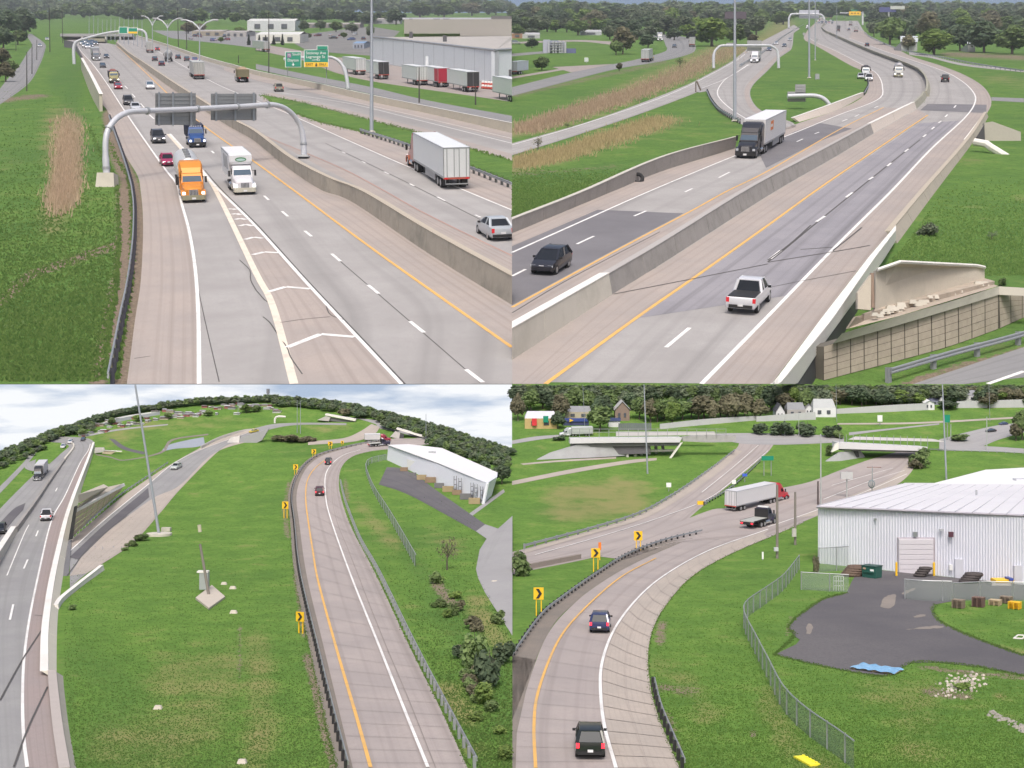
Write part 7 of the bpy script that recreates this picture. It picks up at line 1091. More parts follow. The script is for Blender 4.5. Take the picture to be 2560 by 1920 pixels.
for lab, c, x, y in (('maroon-black car behind the mixer truck', (.08, .03, .05), 405, 165), ('black car beside the mixer truck cab', (.05, .05, .06), 388, 153), ('dark red car beside the boxy white truck', (.25, .06, .06), 394, 127), ('black car ahead of the twin-arm lamp', (.05, .05, .06), 446, 148), ('dark grey car beside the blue car', (.08, .08, .09), 468, 153), ('blue car with a yellowish top beside the dark grey car', (.12, .12, .30), 488, 155)): car('sedan', lab, c, x, y, -.72, -.65, 'r', .95, small=True, brake='red' in lab)
PW = (.68, .71, .72)
parked('white trailer side-on behind the curved sign arm', PW, 903, 188, -.975, -.2, 14, key='a', size=1.0); parked('white trailer with an open dark rear beside the mast', PW, 960, 199, -.975, -.2, 12, open_=True, key='b', size=1.0); parked('white trailer parked beside the red-ended trailer', PW, 1056, 214, -.975, -.2, 12, key='c', size=1.0)
rt_ = parked('white trailer with a red rear end in the lot', PW, 1110, 219, -.975, -.2, 13, key='d', size=1.0); obj('red_panel', MB().box((-11.6, -1.32, 2.6), (2.6, .06, 2.6)).box((-11.6, 1.32, 2.6), (2.6, .06, 2.6)).box((-13.1, 0, 2.6), (.06, 2.5, 2.7)), mat('red trailer panel', (.45, .03, .06), .5), rt_)
parked('white trailer with a gaping empty rear beside the striped drums', PW, 1183, 231, -.975, -.2, 14, open_=True, key='e', size=1.0); pt_ = parked('pale trailer standing at the warehouse corner beside the striped drums', PW, 1300, 256, -.97, -.22, 13, key='f', size=1.0)
parked('long white trailer on the far street with a yellow mark', (.55, .56, .58), 668, 130, -.99, -.12, 17, key='g')
for k in range(5):
    x = 1208+k*7; y = 222+k*.6; th_ = at('barrel', 'red and white striped traffic drum by the loading corner', 'drum', x, y, 'striped traffic drums'); p = G(x, y)
    for j in range(4): part(th_, 'band', MB().cyl(tuple(p+Vector((0, 0, .3+j*.5))), .55-.04*j, .5, 'z', 12), mat('drum red', (.5, .08, .06), .6) if j % 2 == 0 else SWHITE)
for k in range(26):
    u = k/25; car('sedan', 'tiny parked car in the distant lots', ((.5, .5, .52), (.06, .06, .07), (.2, .05, .05), (.1, .13, .3))[k % 4], 470+u*440+random.uniform(-8, 8), 92+random.uniform(-5, 12), -1, random.uniform(-.2, .2), 'c', .95, small=True, group='cars in the distant lots') if not (610 < 470+u*440 < 760) else None
for x, y in ((62, 97), (100, 118), (118, 101)): car('sedan', 'pale car on the frontage street with its lamps lit', (.5, .5, .5), x, y, .1, 1, 'f', .95, small=True, lights=True, group='cars on the frontage street')
# ---- second view
def lg_(v, tr): obj('logo', lambda: MB().box((-10.2, -1.325, 3.05), (1.9, .02, 1.1)).box((-10.2, 1.325, 3.05), (1.9, .02, 1.1)), mat('logo orange', (.78, .22, .04), .5), v, 'lgo'); obj('logo_mark', lambda: MB().box((-9.9, 1.34, 3.05), (1.2, .02, .35)).box((-9.9, -1.34, 3.05), (1.2, .02, .35)), SWHITE, v, 'lgm')
semi('black semi truck with white trailer bearing an orange logo', (.022, .022, .03), (.78, .78, .80), 1862, 397, -.86, .50, 'f', 1.0, L=15.5, logo=lg_, fair=True, skirt=True, lights=False, bumper=BLK)
car('hatch', 'black hatchback car driving on the dark asphalt lanes', (.022, .023, .028), 1352, 688, -.88, .52, 'f', .98, size=1.0) if False else car('hatch', 'black hatchback car driving on the dark asphalt lanes', (.022, .023, .028), 1352, 690, -.88, .50, 'f', 1.0)
car('pickup', 'white pickup truck with a black bed cover in the near lanes', (.68, .69, .74), 1850, 788, .72, -.70, 'r', .92, cat='pickup')
semi('white semi truck coming down beneath the ramp arch', (.66, .66, .70), (.62, .62, .66), 1885, 158, -.8, .6, 'f', .9, L=12, lights=True, skirt=False)
car('pickup', 'white pickup stopped at the tip of the guardrail', (.70, .70, .73), 2172, 204, .35, .94, 'f', .9, cat='pickup', lights=True); dump('white work truck standing behind the stopped pickup', 2164, 194, .35, .9, (.68, .70, .72), (.05, .05, .05), .8); car('sedan', 'white car parked on the grass beside the stopped pickup', (.62, .63, .68), 2152, 198, .3, .95, 'f', .9)
tanker('white mixer-like tanker coming round the bend', 2246, 194, .3, .95, (.62, .62, .58), .85, 5.5, (.40, .40, .42), False); car('suv', 'black car driving away round the bend', (.03, .03, .035), 2363, 206, -.5, -.87, 'r', .95)
for lab, c, x, y, dx, dy in (('black car passing the thin mast on the far lanes', (.04, .04, .05), 2168, 116, -.8, -.5), ('white car beneath the ramp arch end', (.6, .6, .63), 1940, 112, -.75, .6), ('dark car beside the ramp arch end', (.07, .07, .09), 1960, 118, -.75, .6), ('silver car above the ramp arch', (.4, .41, .42), 1974, 102, -.75, .6), ('dark blue car just inside the ramp arch', (.08, .08, .14), 1922, 128, -.75, .6)): car('sedan', lab, c, x, y, dx, dy, 'f' if dy > 0 else 'r', .95, small=True, lights=dy > 0)
dump('white dump truck far up by the wide pale sign', 2019, 73, .1, .95, (.62, .62, .65), (.05, .06, .06), .9); semi('dark semi truck seen from behind beside the thin mast', (.05, .05, .06), (.10, .10, .11), 2095, 79, .05, -1, 'r', .9, L=10, skirt=False); semi('white-roofed trailer truck climbing the far lanes', (.3, .3, .32), (.56, .56, .58), 2140, 80, -.05, -1, 'r', .9, L=11, skirt=False); semi('grey trailer truck ahead of the white-roofed one', (.3, .3, .32), (.45, .45, .47), 2126, 64, .05, -1, 'r', .9, L=11, skirt=False); car('suv', 'dark grey car beside the white-roofed trailer truck', (.07, .07, .08), 2122, 77, .02, -1, 'r', .95, small=True)
rc = random.Random(3)
for k in range(20): x = 2042+rc.uniform(-4, 40); y = 44+rc.uniform(0, 17); car(rc.choice(['sedan', 'suv']), 'tiny car in the dense far traffic below the wide pale sign', rc.choice([(.6, .6, .62), (.06, .06, .07), (.25, .25, .27), (.3, .05, .05)]), x, y, .05, 1, 'f', 1.0, small=True, lights=True, group='dense far traffic')
parked('white trailer parked below the small lone lawn tree', (.52, .58, .66), 1312, 184, .97, -.1, 8, anchor='c', key='h', size=.8); s_ = semi('white trailer truck turning on the side street by the brown tree', (.5, .5, .5), (.56, .60, .60), 1612, 156, .93, -.33, 'r', .92, L=10, skirt=False, trim=(.6, .4, .05)); semi('small white truck driving off at the street bend', (.5, .5, .52), (.52, .54, .55), 1730, 117, -.1, -1, 'r', .92, L=7, skirt=False); semi('white truck with lit lamps coming round the street bend', (.45, .45, .46), (.55, .56, .62), 1650, 103, .55, .5, 'f', .92, L=8, skirt=False); car('sedan', 'dark car in the street bend', (.1, .1, .11), 1686, 120, -.2, 1, 'f', .95, small=True)
car('suv', 'grey van on the street beside the brown brick building', (.5, .5, .52), 1290, 111, 1, 0, 'c', 1.0, small=True)
# ---- lower land, wide view
car('pickup', 'white pickup on the highway beside the reddish shoulder', (.66, .66, .70), 114, 1304, .42, -.9, 'r', .95, cat='pickup'); semi('small black semi truck with white trailer below the grass loop island', (.03, .03, .035), (.60, .60, .63), 92, 1203, -.62, .78, 'f', .78, L=9, lights=False); car('hatch', 'black car at the cream median wall', (.03, .03, .035), -4, 1338, -.6, .8, 'f', 1.0)
car('sedan', 'pale green-white sedan on the underpass road', (.52, .56, .54), 433, 1176, -.84, .5, 'f', 1.05); car('suv', 'dark maroon SUV going up the lawn ramp', (.10, .03, .04), 799, 1241, .05, -1, 'r', 1.0, brake=True); car('suv', 'dark car farther round the lawn ramp bend', (.05, .05, .06), 820, 1163, .3, -1, 'r', 1.0, brake=True); flatbed('little dark flatbed truck at the top of the lawn ramp', 922, 1117, 1, -.08, .9)
vv = semi('tiny white semi truck crossing at the top of the lawn ramp', (.35, .05, .08), (.66, .66, .68), 912, 1104, 1, -.02, 'r', .75, L=8, skirt=False, lights=False); car('sedan', 'yellow taxi-like car on the long ramp bridge', (.62, .50, .08), 624, 1083, -.9, .2, 'f', 1.0, small=True)
for lab, c, x, y in (('white far car at the loop island bend', (.6, .6, .62), 156, 1122), ('tiny white far car beyond the loop island', (.6, .6, .62), 174, 1110), ('tiny black far car at the bend top', (.05, .05, .06), 206, 1104)): car('sedan', lab, c, x, y, -.5, .7, 'f', .9, small=True)
# ---- lower land, second view
car('suv', 'black SUV with lit brake lamps on the curved ramp', (.018, .022, .022), 1474, 1901, -.12, -1, 'r', 1.0, brake=True, size=1.02) if False else car('suv', 'black SUV with lit brake lamps on the curved ramp', (.018, .022, .022), 1476, 1902, -.06, -1, 'r', 1.02, brake=True)
car('suv', 'navy blue SUV rounding the curved ramp ahead of the black one', (.03, .04, .12), 1498, 1585, .28, -1, 'r', 1.02, brake=True)
flatbed('dark flatbed tow truck with a pale empty deck', 1868, 1323, .9, -.25, 1.0)
semi('red semi truck with a long white trailer turning to the underpass', (.55, .03, .05), (.66, .66, .69), 1826, 1279, .93, -.22, 'r', .95, L=14.5, lights=False, skirt=False)
semi('white boxy semi truck on the street overpass heading past the shops', (.58, .60, .66), (.56, .58, .60), 1398, 1091, -1, .03, 'f', .95, L=9.5, lights=False, skirt=False)
for lab, c, x, y, dx in (('dark car on the cross street by the grey pole', (.04, .04, .05), 2477, 1080, -1), ('dark blue car farther along the cross street', (.06, .07, .16), 2508, 1062, -1), ('white car half hidden by the street-corner tree', (.6, .62, .62), 2552, 1040, -1)): car('sedan', lab, c, x, y, dx, .1, 'c', 1.1, small=True)
# ------------------------------------------------------------------ trees, shrubs, reeds and grass
def leafmat(name, a, b):
    m, N, L, bs = new_mat(name); g = N.new('ShaderNodeNewGeometry'); mx = N.new('ShaderNodeMix'); mx.data_type = 'RGBA'; mx.inputs[6].default_value = a+(1,); mx.inputs[7].default_value = b+(1,)
    oi = N.new('ShaderNodeObjectInfo'); h = N.new('ShaderNodeHueSaturation'); mr = N.new('ShaderNodeMapRange'); mr.inputs[3].default_value = .78; mr.inputs[4].default_value = 1.25; L.new(oi.outputs['Random'], mr.inputs[0]); L.new(mr.outputs[0], h.inputs['Value'])
    L.new(g.outputs['Random Per Island'], mx.inputs[0]); L.new(mx.outputs[2], h.inputs['Color']); L.new(h.outputs[0], bs.inputs['Base Color']); bs.inputs['Roughness'].default_value = .9; bs.inputs['Specular IOR Level'].default_value = .1
    tl = N.new('ShaderNodeBsdfTranslucent'); L.new(h.outputs[0], tl.inputs[0]); ms = N.new('ShaderNodeMixShader'); ms.inputs[0].default_value = .45; L.new(bs.outputs[0], ms.inputs[1]); L.new(tl.outputs[0], ms.inputs[2]); L.new(ms.outputs[0], N['Material Output'].inputs['Surface']); return m
LEAF = [leafmat('leaf mid green', (.15, .215, .10), (.26, .35, .14)), leafmat('leaf grey green', (.16, .20, .14), (.26, .31, .20)), leafmat('leaf fresh green', (.17, .26, .085), (.30, .40, .12)), leafmat('leaf dark green', (.11, .16, .105), (.19, .25, .15)), leafmat('leaf bronze', (.19, .185, .125), (.28, .265, .175)), leafmat('leaf conifer', (.035, .052, .046), (.085, .105, .085))]
BARK = mat('bark', (.10, .085, .07), .95, var=.2, scale=4)
def leaves(n, blobs, size, r_):
    vs = []; fs = []
    for _ in range(n):
        cx, cy, cz, rx, rz = r_.choice(blobs); 
        while True:
            p = [r_.gauss(0, 1) for _ in range(3)]; q = math.sqrt(sum(c*c for c in p)) or 1; rad = r_.uniform(.55, 1.0)
            break
        x, y, z = cx+p[0]/q*rx*rad, cy+p[1]/q*rx*rad, cz+p[2]/q*rz*rad; z = min(max(z, .02), 1.0); s = size*r_.uniform(.6, 1.4)
        nv = Vector((p[0]/q*.7+r_.gauss(0, .45), p[1]/q*.7+r_.gauss(0, .45), p[2]/q*.4+.75+r_.gauss(0, .35))).normalized(); a = nv.cross(Vector((r_.gauss(0, 1), r_.gauss(0, 1), r_.gauss(0, 1)))).normalized(); b = nv.cross(a); c = Vector((x, y, z)); k = len(vs)
        for u, v in ((-1, -.6), (1, -.6), (.7, .8), (-.7, .8)): w = c+a*u*s+b*v*s; vs.append((w.x, w.y, min(max(w.z, .0), 1.0)))
        fs.append((k, k+1, k+2, k+3))
    return vs, fs
def fill(vf, blobs, k=.74):
    vs, fs = vf; n = 7
    for cx, cy, cz, rx, rz in blobs:                       # inner leaf masses of the crown, six-sided and rough
        o = len(vs); vs.append((cx, cy, max(cz-rz*k, .02)))
        for j in range(1, 4):
            for i in range(n): q = 2*math.pi*(i+.5*(j % 2))/n; e = math.sin(math.pi*j/4)*rx*k*random.uniform(.85, 1.15); vs.append((cx+math.cos(q)*e, cy+math.sin(q)*e, min(max(cz-math.cos(math.pi*j/4)*rz*k, .02), .97)))
        vs.append((cx, cy, min(cz+rz*k, .98))); T_ = len(vs)-1
        for i in range(n):
            a, b = o+1+i, o+1+(i+1) % n; fs.append((o, b, a)); fs.append((a, b, b+n, a+n)); fs.append((a+n, b+n, b+2*n, a+2*n)); fs.append((a+2*n, b+2*n, T_))
    return vs, fs
CROWN = []; CORE = []
for i in range(6):
    r_ = random.Random(20+i); bl = [(r_.uniform(-.22, .22), r_.uniform(-.22, .22), r_.uniform(.42, .72), r_.uniform(.17, .27), r_.uniform(.15, .25)) for _ in range(9)]+[(0, 0, .78, .22, .20), (0, 0, .45, .32, .22)]; lv = leaves(800, bl, .05, r_); CORE.append(fill(([], []), bl)); CROWN.append(lv)
CONIF = []
for i in range(2): r_ = random.Random(50+i); CONIF.append(leaves(650, [(0, 0, .12+.85*k/8, .30*(1-k/8.6), .08) for k in range(9)], .05, r_))
SHRUB = []
for i in range(3): r_ = random.Random(60+i); SHRUB.append(leaves(600, [(r_.uniform(-.3, .3), r_.uniform(-.3, .3), r_.uniform(.2, .6), .24, .26) for _ in range(8)], .065, r_))
BARE = []
r_ = random.Random(70); BARE.append(leaves(260, [(r_.uniform(-.25, .25), r_.uniform(-.25, .25), r_.uniform(.4, .8), .2, .18) for _ in range(8)], .028, r_))
def trunk_mb(i):
    r_ = random.Random(i); m = MB(); m.tube([(0, 0, -.03), (.01, 0, .2), (.0, .01, .5), (.02, 0, .8)], [.035, .028, .02, .006], 6)
    for k in range(5): q = r_.uniform(0, 6.28); z = r_.uniform(.25, .5); m.tube([(0, 0, z), (math.cos(q)*.13, math.sin(q)*.13, z+.16), (math.cos(q)*.24, math.sin(q)*.24, z+.28)], [.016, .010, .004], 5)
    return m
SETS = dict(tree=(CROWN, 6), conifer=(CONIF, 2), shrub=(SHRUB, 3), bare=(BARE, 1))
nk = [0]
def tree(label, x, yb, yt, wpx, kind='tree', lm=0, group=None, cat=None, Zoff=0.0):
    Z = Zof(yb)+Zoff; h = (yb-yt)*Z/F; w = wpx*Z/F/.78; p = W(x, yb, Z); sets, n = SETS[kind]; nk[0] += 1; i = nk[0] % n
    th_ = thing({'tree': 'broadleaf_tree', 'conifer': 'conifer_tree', 'shrub': 'shrub', 'bare': 'bare_tree'}[kind], label, cat or ('shrub' if kind == 'shrub' else 'tree'), group, Matrix.Translation(p) @ Matrix.Rotation(nk[0]*2.4, 4, 'Z') @ Matrix.Diagonal((w, w, h, 1)))
    obj('crown', lambda: MB().add(*sets[i]) if kind != 'tree' else MB().add(*sets[i]).add(*CORE[i]), LEAF[lm], th_, 'crown%s%d' % (kind, i)); obj('trunk', lambda: trunk_mb(i), BARK, th_, 'trunk%d' % i); return th_
def wood(name, label, spots, lms):
    """far wood that reads as one mass: many crowns in one mesh"""
    for lm in lms:
        V = []; Fc = []; o = 0
        for j, (x, yb, yt, wpx) in enumerate(spots):
            if lms[j % len(lms)] != lm: continue
            vs, fs = CROWN[j % 6]; A = np.array(vs).reshape(-1, 4, 3); A = A[::2]; Z = Zof(yb); h = (yb-yt)*Z/F; w = wpx*Z/F/.78; q = j*2.4; p = W(x, yb, Z); A = A.reshape(-1, 3)
            B = np.c_[A[:, 0]*math.cos(q)-A[:, 1]*math.sin(q), A[:, 0]*math.sin(q)+A[:, 1]*math.cos(q), A[:, 2]]; k = len(B)//4
            Bq = B.reshape(-1, 4, 3); c = Bq.mean(1, keepdims=True); B = (c+(Bq-c)*1.35).reshape(-1, 3); B[:, 2] = np.clip(B[:, 2], 0, 1)
            V.append(B*[w, w, h]+np.array(p)); Fc += (np.arange(k*4).reshape(-1, 4)+o).tolist(); o += k*4
            cv, cf = CORE[j % 6]; D = np.array(cv); D = np.c_[D[:, 0]*math.cos(q)-D[:, 1]*math.sin(q), D[:, 0]*math.sin(q)+D[:, 1]*math.cos(q), D[:, 2]]; V.append(D*[w, w, h]+np.array(p)); Fc += [tuple(e+o for e in f) for f in cf]; o += len(D)
        if not V: continue
        me = bpy.data.meshes.new(name); me.from_pydata(np.vstack(V).tolist(), [], Fc); me.materials.append(LEAF[lm]); ob_ = bpy.data.objects.new(name, me); COL.objects.link(ob_); tag(ob_, label, 'woodland', kind='stuff')
rv = random.Random(11); U = rv.uniform
# ridge of the first view
spots = [(x+U(-6, 6), 36+U(-3, 4), -8+U(-4, 8), 46+U(-8, 10)) for x in range(-60, 1275, 15)]; spots += [(x+U(-8, 8), 56+U(-5, 5), 20+U(-6, 10), 44+U(-8, 8)) for x in range(-40, 1000, 26) if not (150 < x < 300)]+[(x+U(-5, 5), 44+U(-3, 3), 6+U(-4, 4), 44) for x in range(150, 310, 13)]
wood('woodland', 'hazy green wood along the ridge above the motorway and yards', spots, [1, 3, 0])
for x, yb, yt, w, lm in ((20, 92, 24, 70, 3), (58, 88, 20, 60, 3), (8, 125, 60, 60, 3), (45, 112, 74, 46, 0), (4, 165, 118, 52, 4), (14, 205, 150, 46, 4), (30, 180, 150, 30, 0)): tree('large dark tree beside the frontage street', x, yb, yt, w, 'tree', lm, 'dark trees by the frontage street')
for x in (622, 648, 664, 684, 706): tree('dark pointed conifer in front of the white shed', x, 112+(x % 3), 84+(x % 5), 15, 'conifer', 5, 'conifers before the white shed')
for x, yb, yt, w, lm in ((470, 84, 56, 40, 4), (500, 82, 58, 36, 4), (552, 106, 92, 18, 2), (600, 90, 66, 26, 0), (760, 78, 50, 34, 1), (800, 76, 48, 30, 1), (840, 80, 52, 34, 0), (880, 82, 56, 30, 1), (925, 96, 58, 26, 1), (770, 98, 82, 20, 1), (860, 96, 80, 18, 0), (990, 62, 20, 56, 3), (1050, 44, 6, 60, 0), (1110, 44, 8, 50, 0), (1180, 40, 4, 56, 4), (1240, 38, 2, 50, 3)): tree('small hazy tree standing among the yards before the ridge', x, yb, yt, w, 'tree', lm, 'yard trees before the ridge')
# woods of the second view
spots = [(x+U(-7, 7), 46+U(-5, 5), 3+U(-4, 5)+(3 if 1280 < x < 1330 or 1470 < x < 1620 else 0), 52+U(-10, 10)) for x in range(1287, 2640, 19)]
wood('woodland', 'hazy green wood on the skyline above the bend', spots, [1, 0, 3])
grp = 'trees of the wood beyond the bend'; lb = ('mid green tree in the wood beyond the bend', 'greyish tree in the wood beyond the bend', 'fresh green tree in the wood beyond the bend', 'dark green tree in the wood beyond the bend', 'bronze tree in the wood beyond the bend')
def free(x, y): return not (1960 < x < 2175 and y > 48)
for yb, yt, st, w in ((64, 20, 23, 50), (84, 40, 25, 52), (98, 66, 30, 40)):
    for x in range(1290, 2600, st):
        xx, b = x+U(-8, 8), yb+U(-5, 5)
        if not free(xx, b) or (yb > 90 and (1340 < xx < 1500 or 1880 < xx < 2190)) or (yb == 84 and 1900 < xx < 1975): continue
        lm = rv.choice([1, 1, 0, 3, 3, 2, 4]); tree(lb[lm], xx, b, yt+U(-7, 9), w+U(-10, 10), 'tree', lm, grp+', '+('mid green', 'greyish', 'fresh green', 'dark', 'bronze')[lm])
for x, yb, yt, w, lm, lab in ((2335, 138, 70, 82, 2, 'big round fresh green tree beside the pale farm shed'), (2270, 128, 84, 40, 4, 'bronze shrubby tree in front of the pale farm shed'), (2225, 112, 40, 70, 0, 'tall leafy tree behind the far guardrail'), (2320, 100, 26, 70, 4, 'tall bronze-tinted tree above the farm shed'), (2400, 128, 60, 60, 3, 'dark tree between the farm shed and the small shed'), (2460, 132, 50, 80, 3, 'wide dark tree by the small pale shed'), (2530, 136, 60, 80, 0, 'broad green tree beyond the far rail end'), (2185, 92, 52, 36, 1, 'slim greyish tree at the motorway bend fence'), (1557, 136, 62, 58, 4, 'brown-leaved tree beside the side street'), (1540, 138, 100, 34, 0, 'small green tree crowding the brown-leaved one'), (1780, 116, 42, 92, 2, 'large rounded green tree behind the ramp arch'), (1840, 112, 60, 50, 0, 'green tree beside the large rounded one'), (1355, 176, 140, 40, 0, 'small lone tree on the lawn by the apron'), (1548, 178, 156, 18, 4, 'tiny brown sapling at the street rail'), (1620, 120, 84, 40, 3, 'dark tree in the street bend'), (1330, 120, 96, 40, 3, 'low dark tree by the white building'), (1880, 110, 84, 30, 4, 'bronze tree at the head of the reed bed')): tree(lab, x, yb, yt, w, 'tree', lm)
for x, yb, yt, w, lm in ((1345, 374, 340, 34, 4), (1700, 168, 140, 26, 0), (2318, 590, 545, 44, 1), (2480, 600, 575, 30, 1), (1420, 320, 306, 26, 0)): tree('scrubby bush growing in the rough grass of the motorway bank', x, yb, yt, w, 'bare' if w < 36 else 'shrub', lm, 'scrub on the motorway banks')
for x, yb, yt, w, lm in ((2344, 762, 724, 15, 2), (2385, 740, 716, 24, 1), (2505, 715, 690, 16, 0)): tree('weed bush growing on the rubble ledge', x, yb, yt, w, 'shrub', lm, 'ledge weeds')
# ridge of the wide view
spots = [(x+U(-3, 3), edge(x)+6+U(-1, 3), edge(x)-13+U(-2.5, 5), 24+U(-5, 7)) for x in range(-180, 1279, 8)]; spots += [(x+U(-3, 3), edge(x)+16+U(-2, 4), edge(x)-3+U(-3, 4), 22+U(-5, 6)) for x in range(-180, 1272, 9) if not (230 < x < 690)]
spots += [(x+U(-4, 4), edge(x)+30+U(-5, 8), edge(x)+9+U(-4, 4), 24+U(-5, 6)) for x in range(960, 1272, 9)]+[(x+U(-4, 4), edge(x)+48+U(-5, 8), edge(x)+24+U(-4, 4), 26+U(-5, 6)) for x in range(1075, 1272, 10)]+[(x+U(-3, 3), edge(x)+32+U(-3, 6), edge(x)+18+U(-3, 3), 20) for x in range(-60, 112, 10)]
wood('woodland', 'long tree ridge curving along the edge of the wide lawn country', spots, [0, 1, 3])
for x, yb, yt, w, lm in ((150, 1092, 1072, 28, 0), (182, 1086, 1064, 34, 3), (205, 1090, 1070, 30, 0), (230, 1080, 1058, 26, 1), (615, 1032, 1010, 30, 2), (640, 1030, 1012, 26, 0), (280, 1062, 1042, 24, 0), (345, 1054, 1036, 26, 2), (420, 1048, 1030, 24, 0), (520, 1040, 1024, 26, 0), (860, 1042, 1020, 30, 4), (900, 1046, 1024, 34, 3), (950, 1056, 1038, 28, 0), (1210, 1190, 1150, 40, 3), (1255, 1210, 1160, 50, 3), (1150, 1150, 1120, 34, 0)): tree(('mid green', 'greyish', 'fresh green', 'dark green', 'bronze')[lm]+' tree standing at the near side of the far town ridge', x, yb, yt, w, 'tree', lm, ('mid green', 'greyish', 'fresh green', 'dark', 'bronze')[lm]+' near ridge trees')
for x, yb, yt, w, lm in ((705, 1104, 1084, 46, 4), (735, 1105, 1082, 44, 4), (770, 1104, 1086, 36, 4)): tree('bronze thicket bush beside the crossing ramp', x, yb, yt, w, 'shrub', lm, 'bronze thicket')
tree('bare young tree beside the side street', 1118, 1425, 1335, 52, 'bare', 4)
for x, yb, yt, w, lm in ((1185, 1665, 1560, 70, 0), (1225, 1720, 1600, 80, 3), (1215, 1760, 1690, 70, 2), (1255, 1660, 1590, 60, 3), (1180, 1730, 1680, 40, 0), (1262, 1900, 1850, 46, 2), (1245, 1560, 1520, 40, 0)): tree('dark scrub bush on the slope below the side street', x, yb, yt, w*.8, 'shrub', lm, 'slope scrub')
for k in range(22): u = k/21; x = 1110+u*110+U(-30, 40); y = 1470+u*330+U(-40, 40); tree('small scrub bush on the rough slope above the ditch', min(x, 1262), y, y-U(22, 46), U(24, 46), 'shrub', rv.choice([0, 3, 4, 2]), 'small slope scrub')
for x, yb, yt, w in ((350, 1352, 1330, 34), (330, 1366, 1348, 24), (312, 1376, 1364, 18), (178, 1525, 1508, 20)): tree('low weedy bush along the pavement edge near the leaning mast', x, yb, yt, w, 'shrub', 0, 'pavement edge weeds')
# wooded rise of the second low view
grp = 'trees of the wooded rise'; lb2 = ('mid green tree on the wooded rise behind the houses', 'greyish tree on the wooded rise behind the houses', 'fresh green tree on the wooded rise behind the houses', 'dark green tree on the wooded rise behind the houses', 'bronze tree on the wooded rise behind the houses')
spots = [(x+U(-5, 5), 990+U(-4, 4), 960.7, 44+U(-8, 8)) for x in range(1292, 2640, 15)]+[(x+U(-5, 5), 1008+U(-3, 3), 963+U(0, 6), 40+U(-8, 8)) for x in range(1292, 2640, 19) if not 2395 < x < 2450]
wood('woodland', 'dense dark wood on the crest of the wooded rise', spots, [3, 1, 0])
for x in range(1290, 2570, 22):
    xx = x+U(-8, 8); right = xx > 2090; b = (1016 if right else 1052)+U(-6, 5); tp = (972 if right else 985)+U(-8, 14); lm = rv.choice([0, 1, 3, 3, 2, 4, 4] if 1700 < xx < 2100 else [0, 1, 3, 3, 0, 2, 4])
    if 1925 < xx < 2095 or (1525 < xx < 1590) or (1305 < xx < 1400) or (1408 < xx < 1480) or (2300 < xx < 2455): b -= 24; tp -= 14
    tree(lb2[lm], xx, b, max(tp, 962), 44+U(-10, 12), 'tree', lm, grp+', '+('mid green', 'greyish', 'fresh green', 'dark', 'bronze')[lm])
for x, yb, yt, w, lm, lab in ((1500, 1078, 1010, 60, 0, 'leafy tree between the blue shop and the brown house'), (1395, 1072, 1026, 36, 3, 'dark tree beside the yellow shop roof'), (1680, 1066, 1000, 44, 2, 'fresh green tree before the stepped noise wall'), (1760, 1050, 985, 70, 4, 'bronze tree clump above the stepped noise wall'), (1840, 1045, 980, 70, 4, 'wide bronze tree clump by the first white gable'), (2252, 1014, 972, 60, 2, 'bright yellow-green tree above the long noise wall'), (2290, 1016, 980, 50, 2, 'second yellow-green tree above the long noise wall'), (2368, 1022, 1000, 50, 3, 'dark hedge tree in the gap of the noise walls'), (2540, 1102, 1054, 36, 4, 'brownish columnar tree at the cross street'), (2556, 1100, 1020, 46, 0, 'green tree at the end of the cross street')): tree(lab, x, yb, yt, w, 'tree', lm)
for x, yb, yt, w, lm, lab in ((1952, 1088, 1046, 46, 3, 'dark round shrub beside the pale pole'), (2020, 1090, 1044, 48, 3, 'tallest dark shrub between the two pale poles'), (1976, 1088, 1060, 30, 3, 'small dark shrub between the larger ones'), (2075, 1092, 1056, 40, 3, 'dark shrub at the bridge end'), (2098, 1096, 1068, 24, 0, 'green shrub at the foot of the bridge rail'), (1900, 1086, 1050, 36, 3, 'pointed dark shrub by the street corner'), (2300, 1168, 1110, 44, 0, 'leafy bush at the end of the short overpass'), (2290, 1172, 1140, 30, 4, 'brownish brush below the short overpass end'), (2395, 1102, 1080, 40, 0, 'planted bush on the traffic island'), (1296, 1440, 1366, 52, 0, 'bush at the end of the brown-grey barrier'), (1398, 1100, 1086, 30, 3, 'dark brush under the boxy semi truck'), (2070, 1140, 1105, 20, 0, 'slim bush at the overpass wing'), (2041, 1432, 1380, 14, 4, 'dry brush at the corner of the white shed'), (2400, 1722, 1700, 40, 2, 'weeds growing through the rubble heap')): tree(lab, x, yb, yt, w, 'shrub' if yb > 0 else 'tree', lm)
# reeds and rough grass
def blades(name, label, m, pts, hh, ww, cat='reeds'):
    V = []; Fc = []
    for j, (x, y) in enumerate(pts):
        lo = y > 960; s = scl(y); p = G(x, y); q = U(0, 3.14); h = hh*U(.6, 1.2)*s; w = ww*U(.6, 1.3)*s; d = Vector((math.cos(q), math.sin(q)*.4, 0))*w; ln = Vector((U(-.3, .3), U(-.3, .3), 1))*h; k = len(V); V += [tuple(p-d), tuple(p+d), tuple(p+ln)]; Fc.append((k, k+1, k+2))
    me = bpy.data.meshes.new(name); me.from_pydata(V, [], Fc); me.materials.append(m); o = bpy.data.objects.new(name, me); COL.objects.link(o); return tag(o, label, cat, kind='stuff')
def band(path, rx, ry, n): 
    C = cr(path, 200); return [q for q in [(C[i][0]+rv.gauss(0, rx*.5), C[i][1]+rv.gauss(0, ry*.5)) for i in [rv.randrange(200) for _ in range(n)]] if (q[0] > 1284) == (path[0][0] > 1275)]
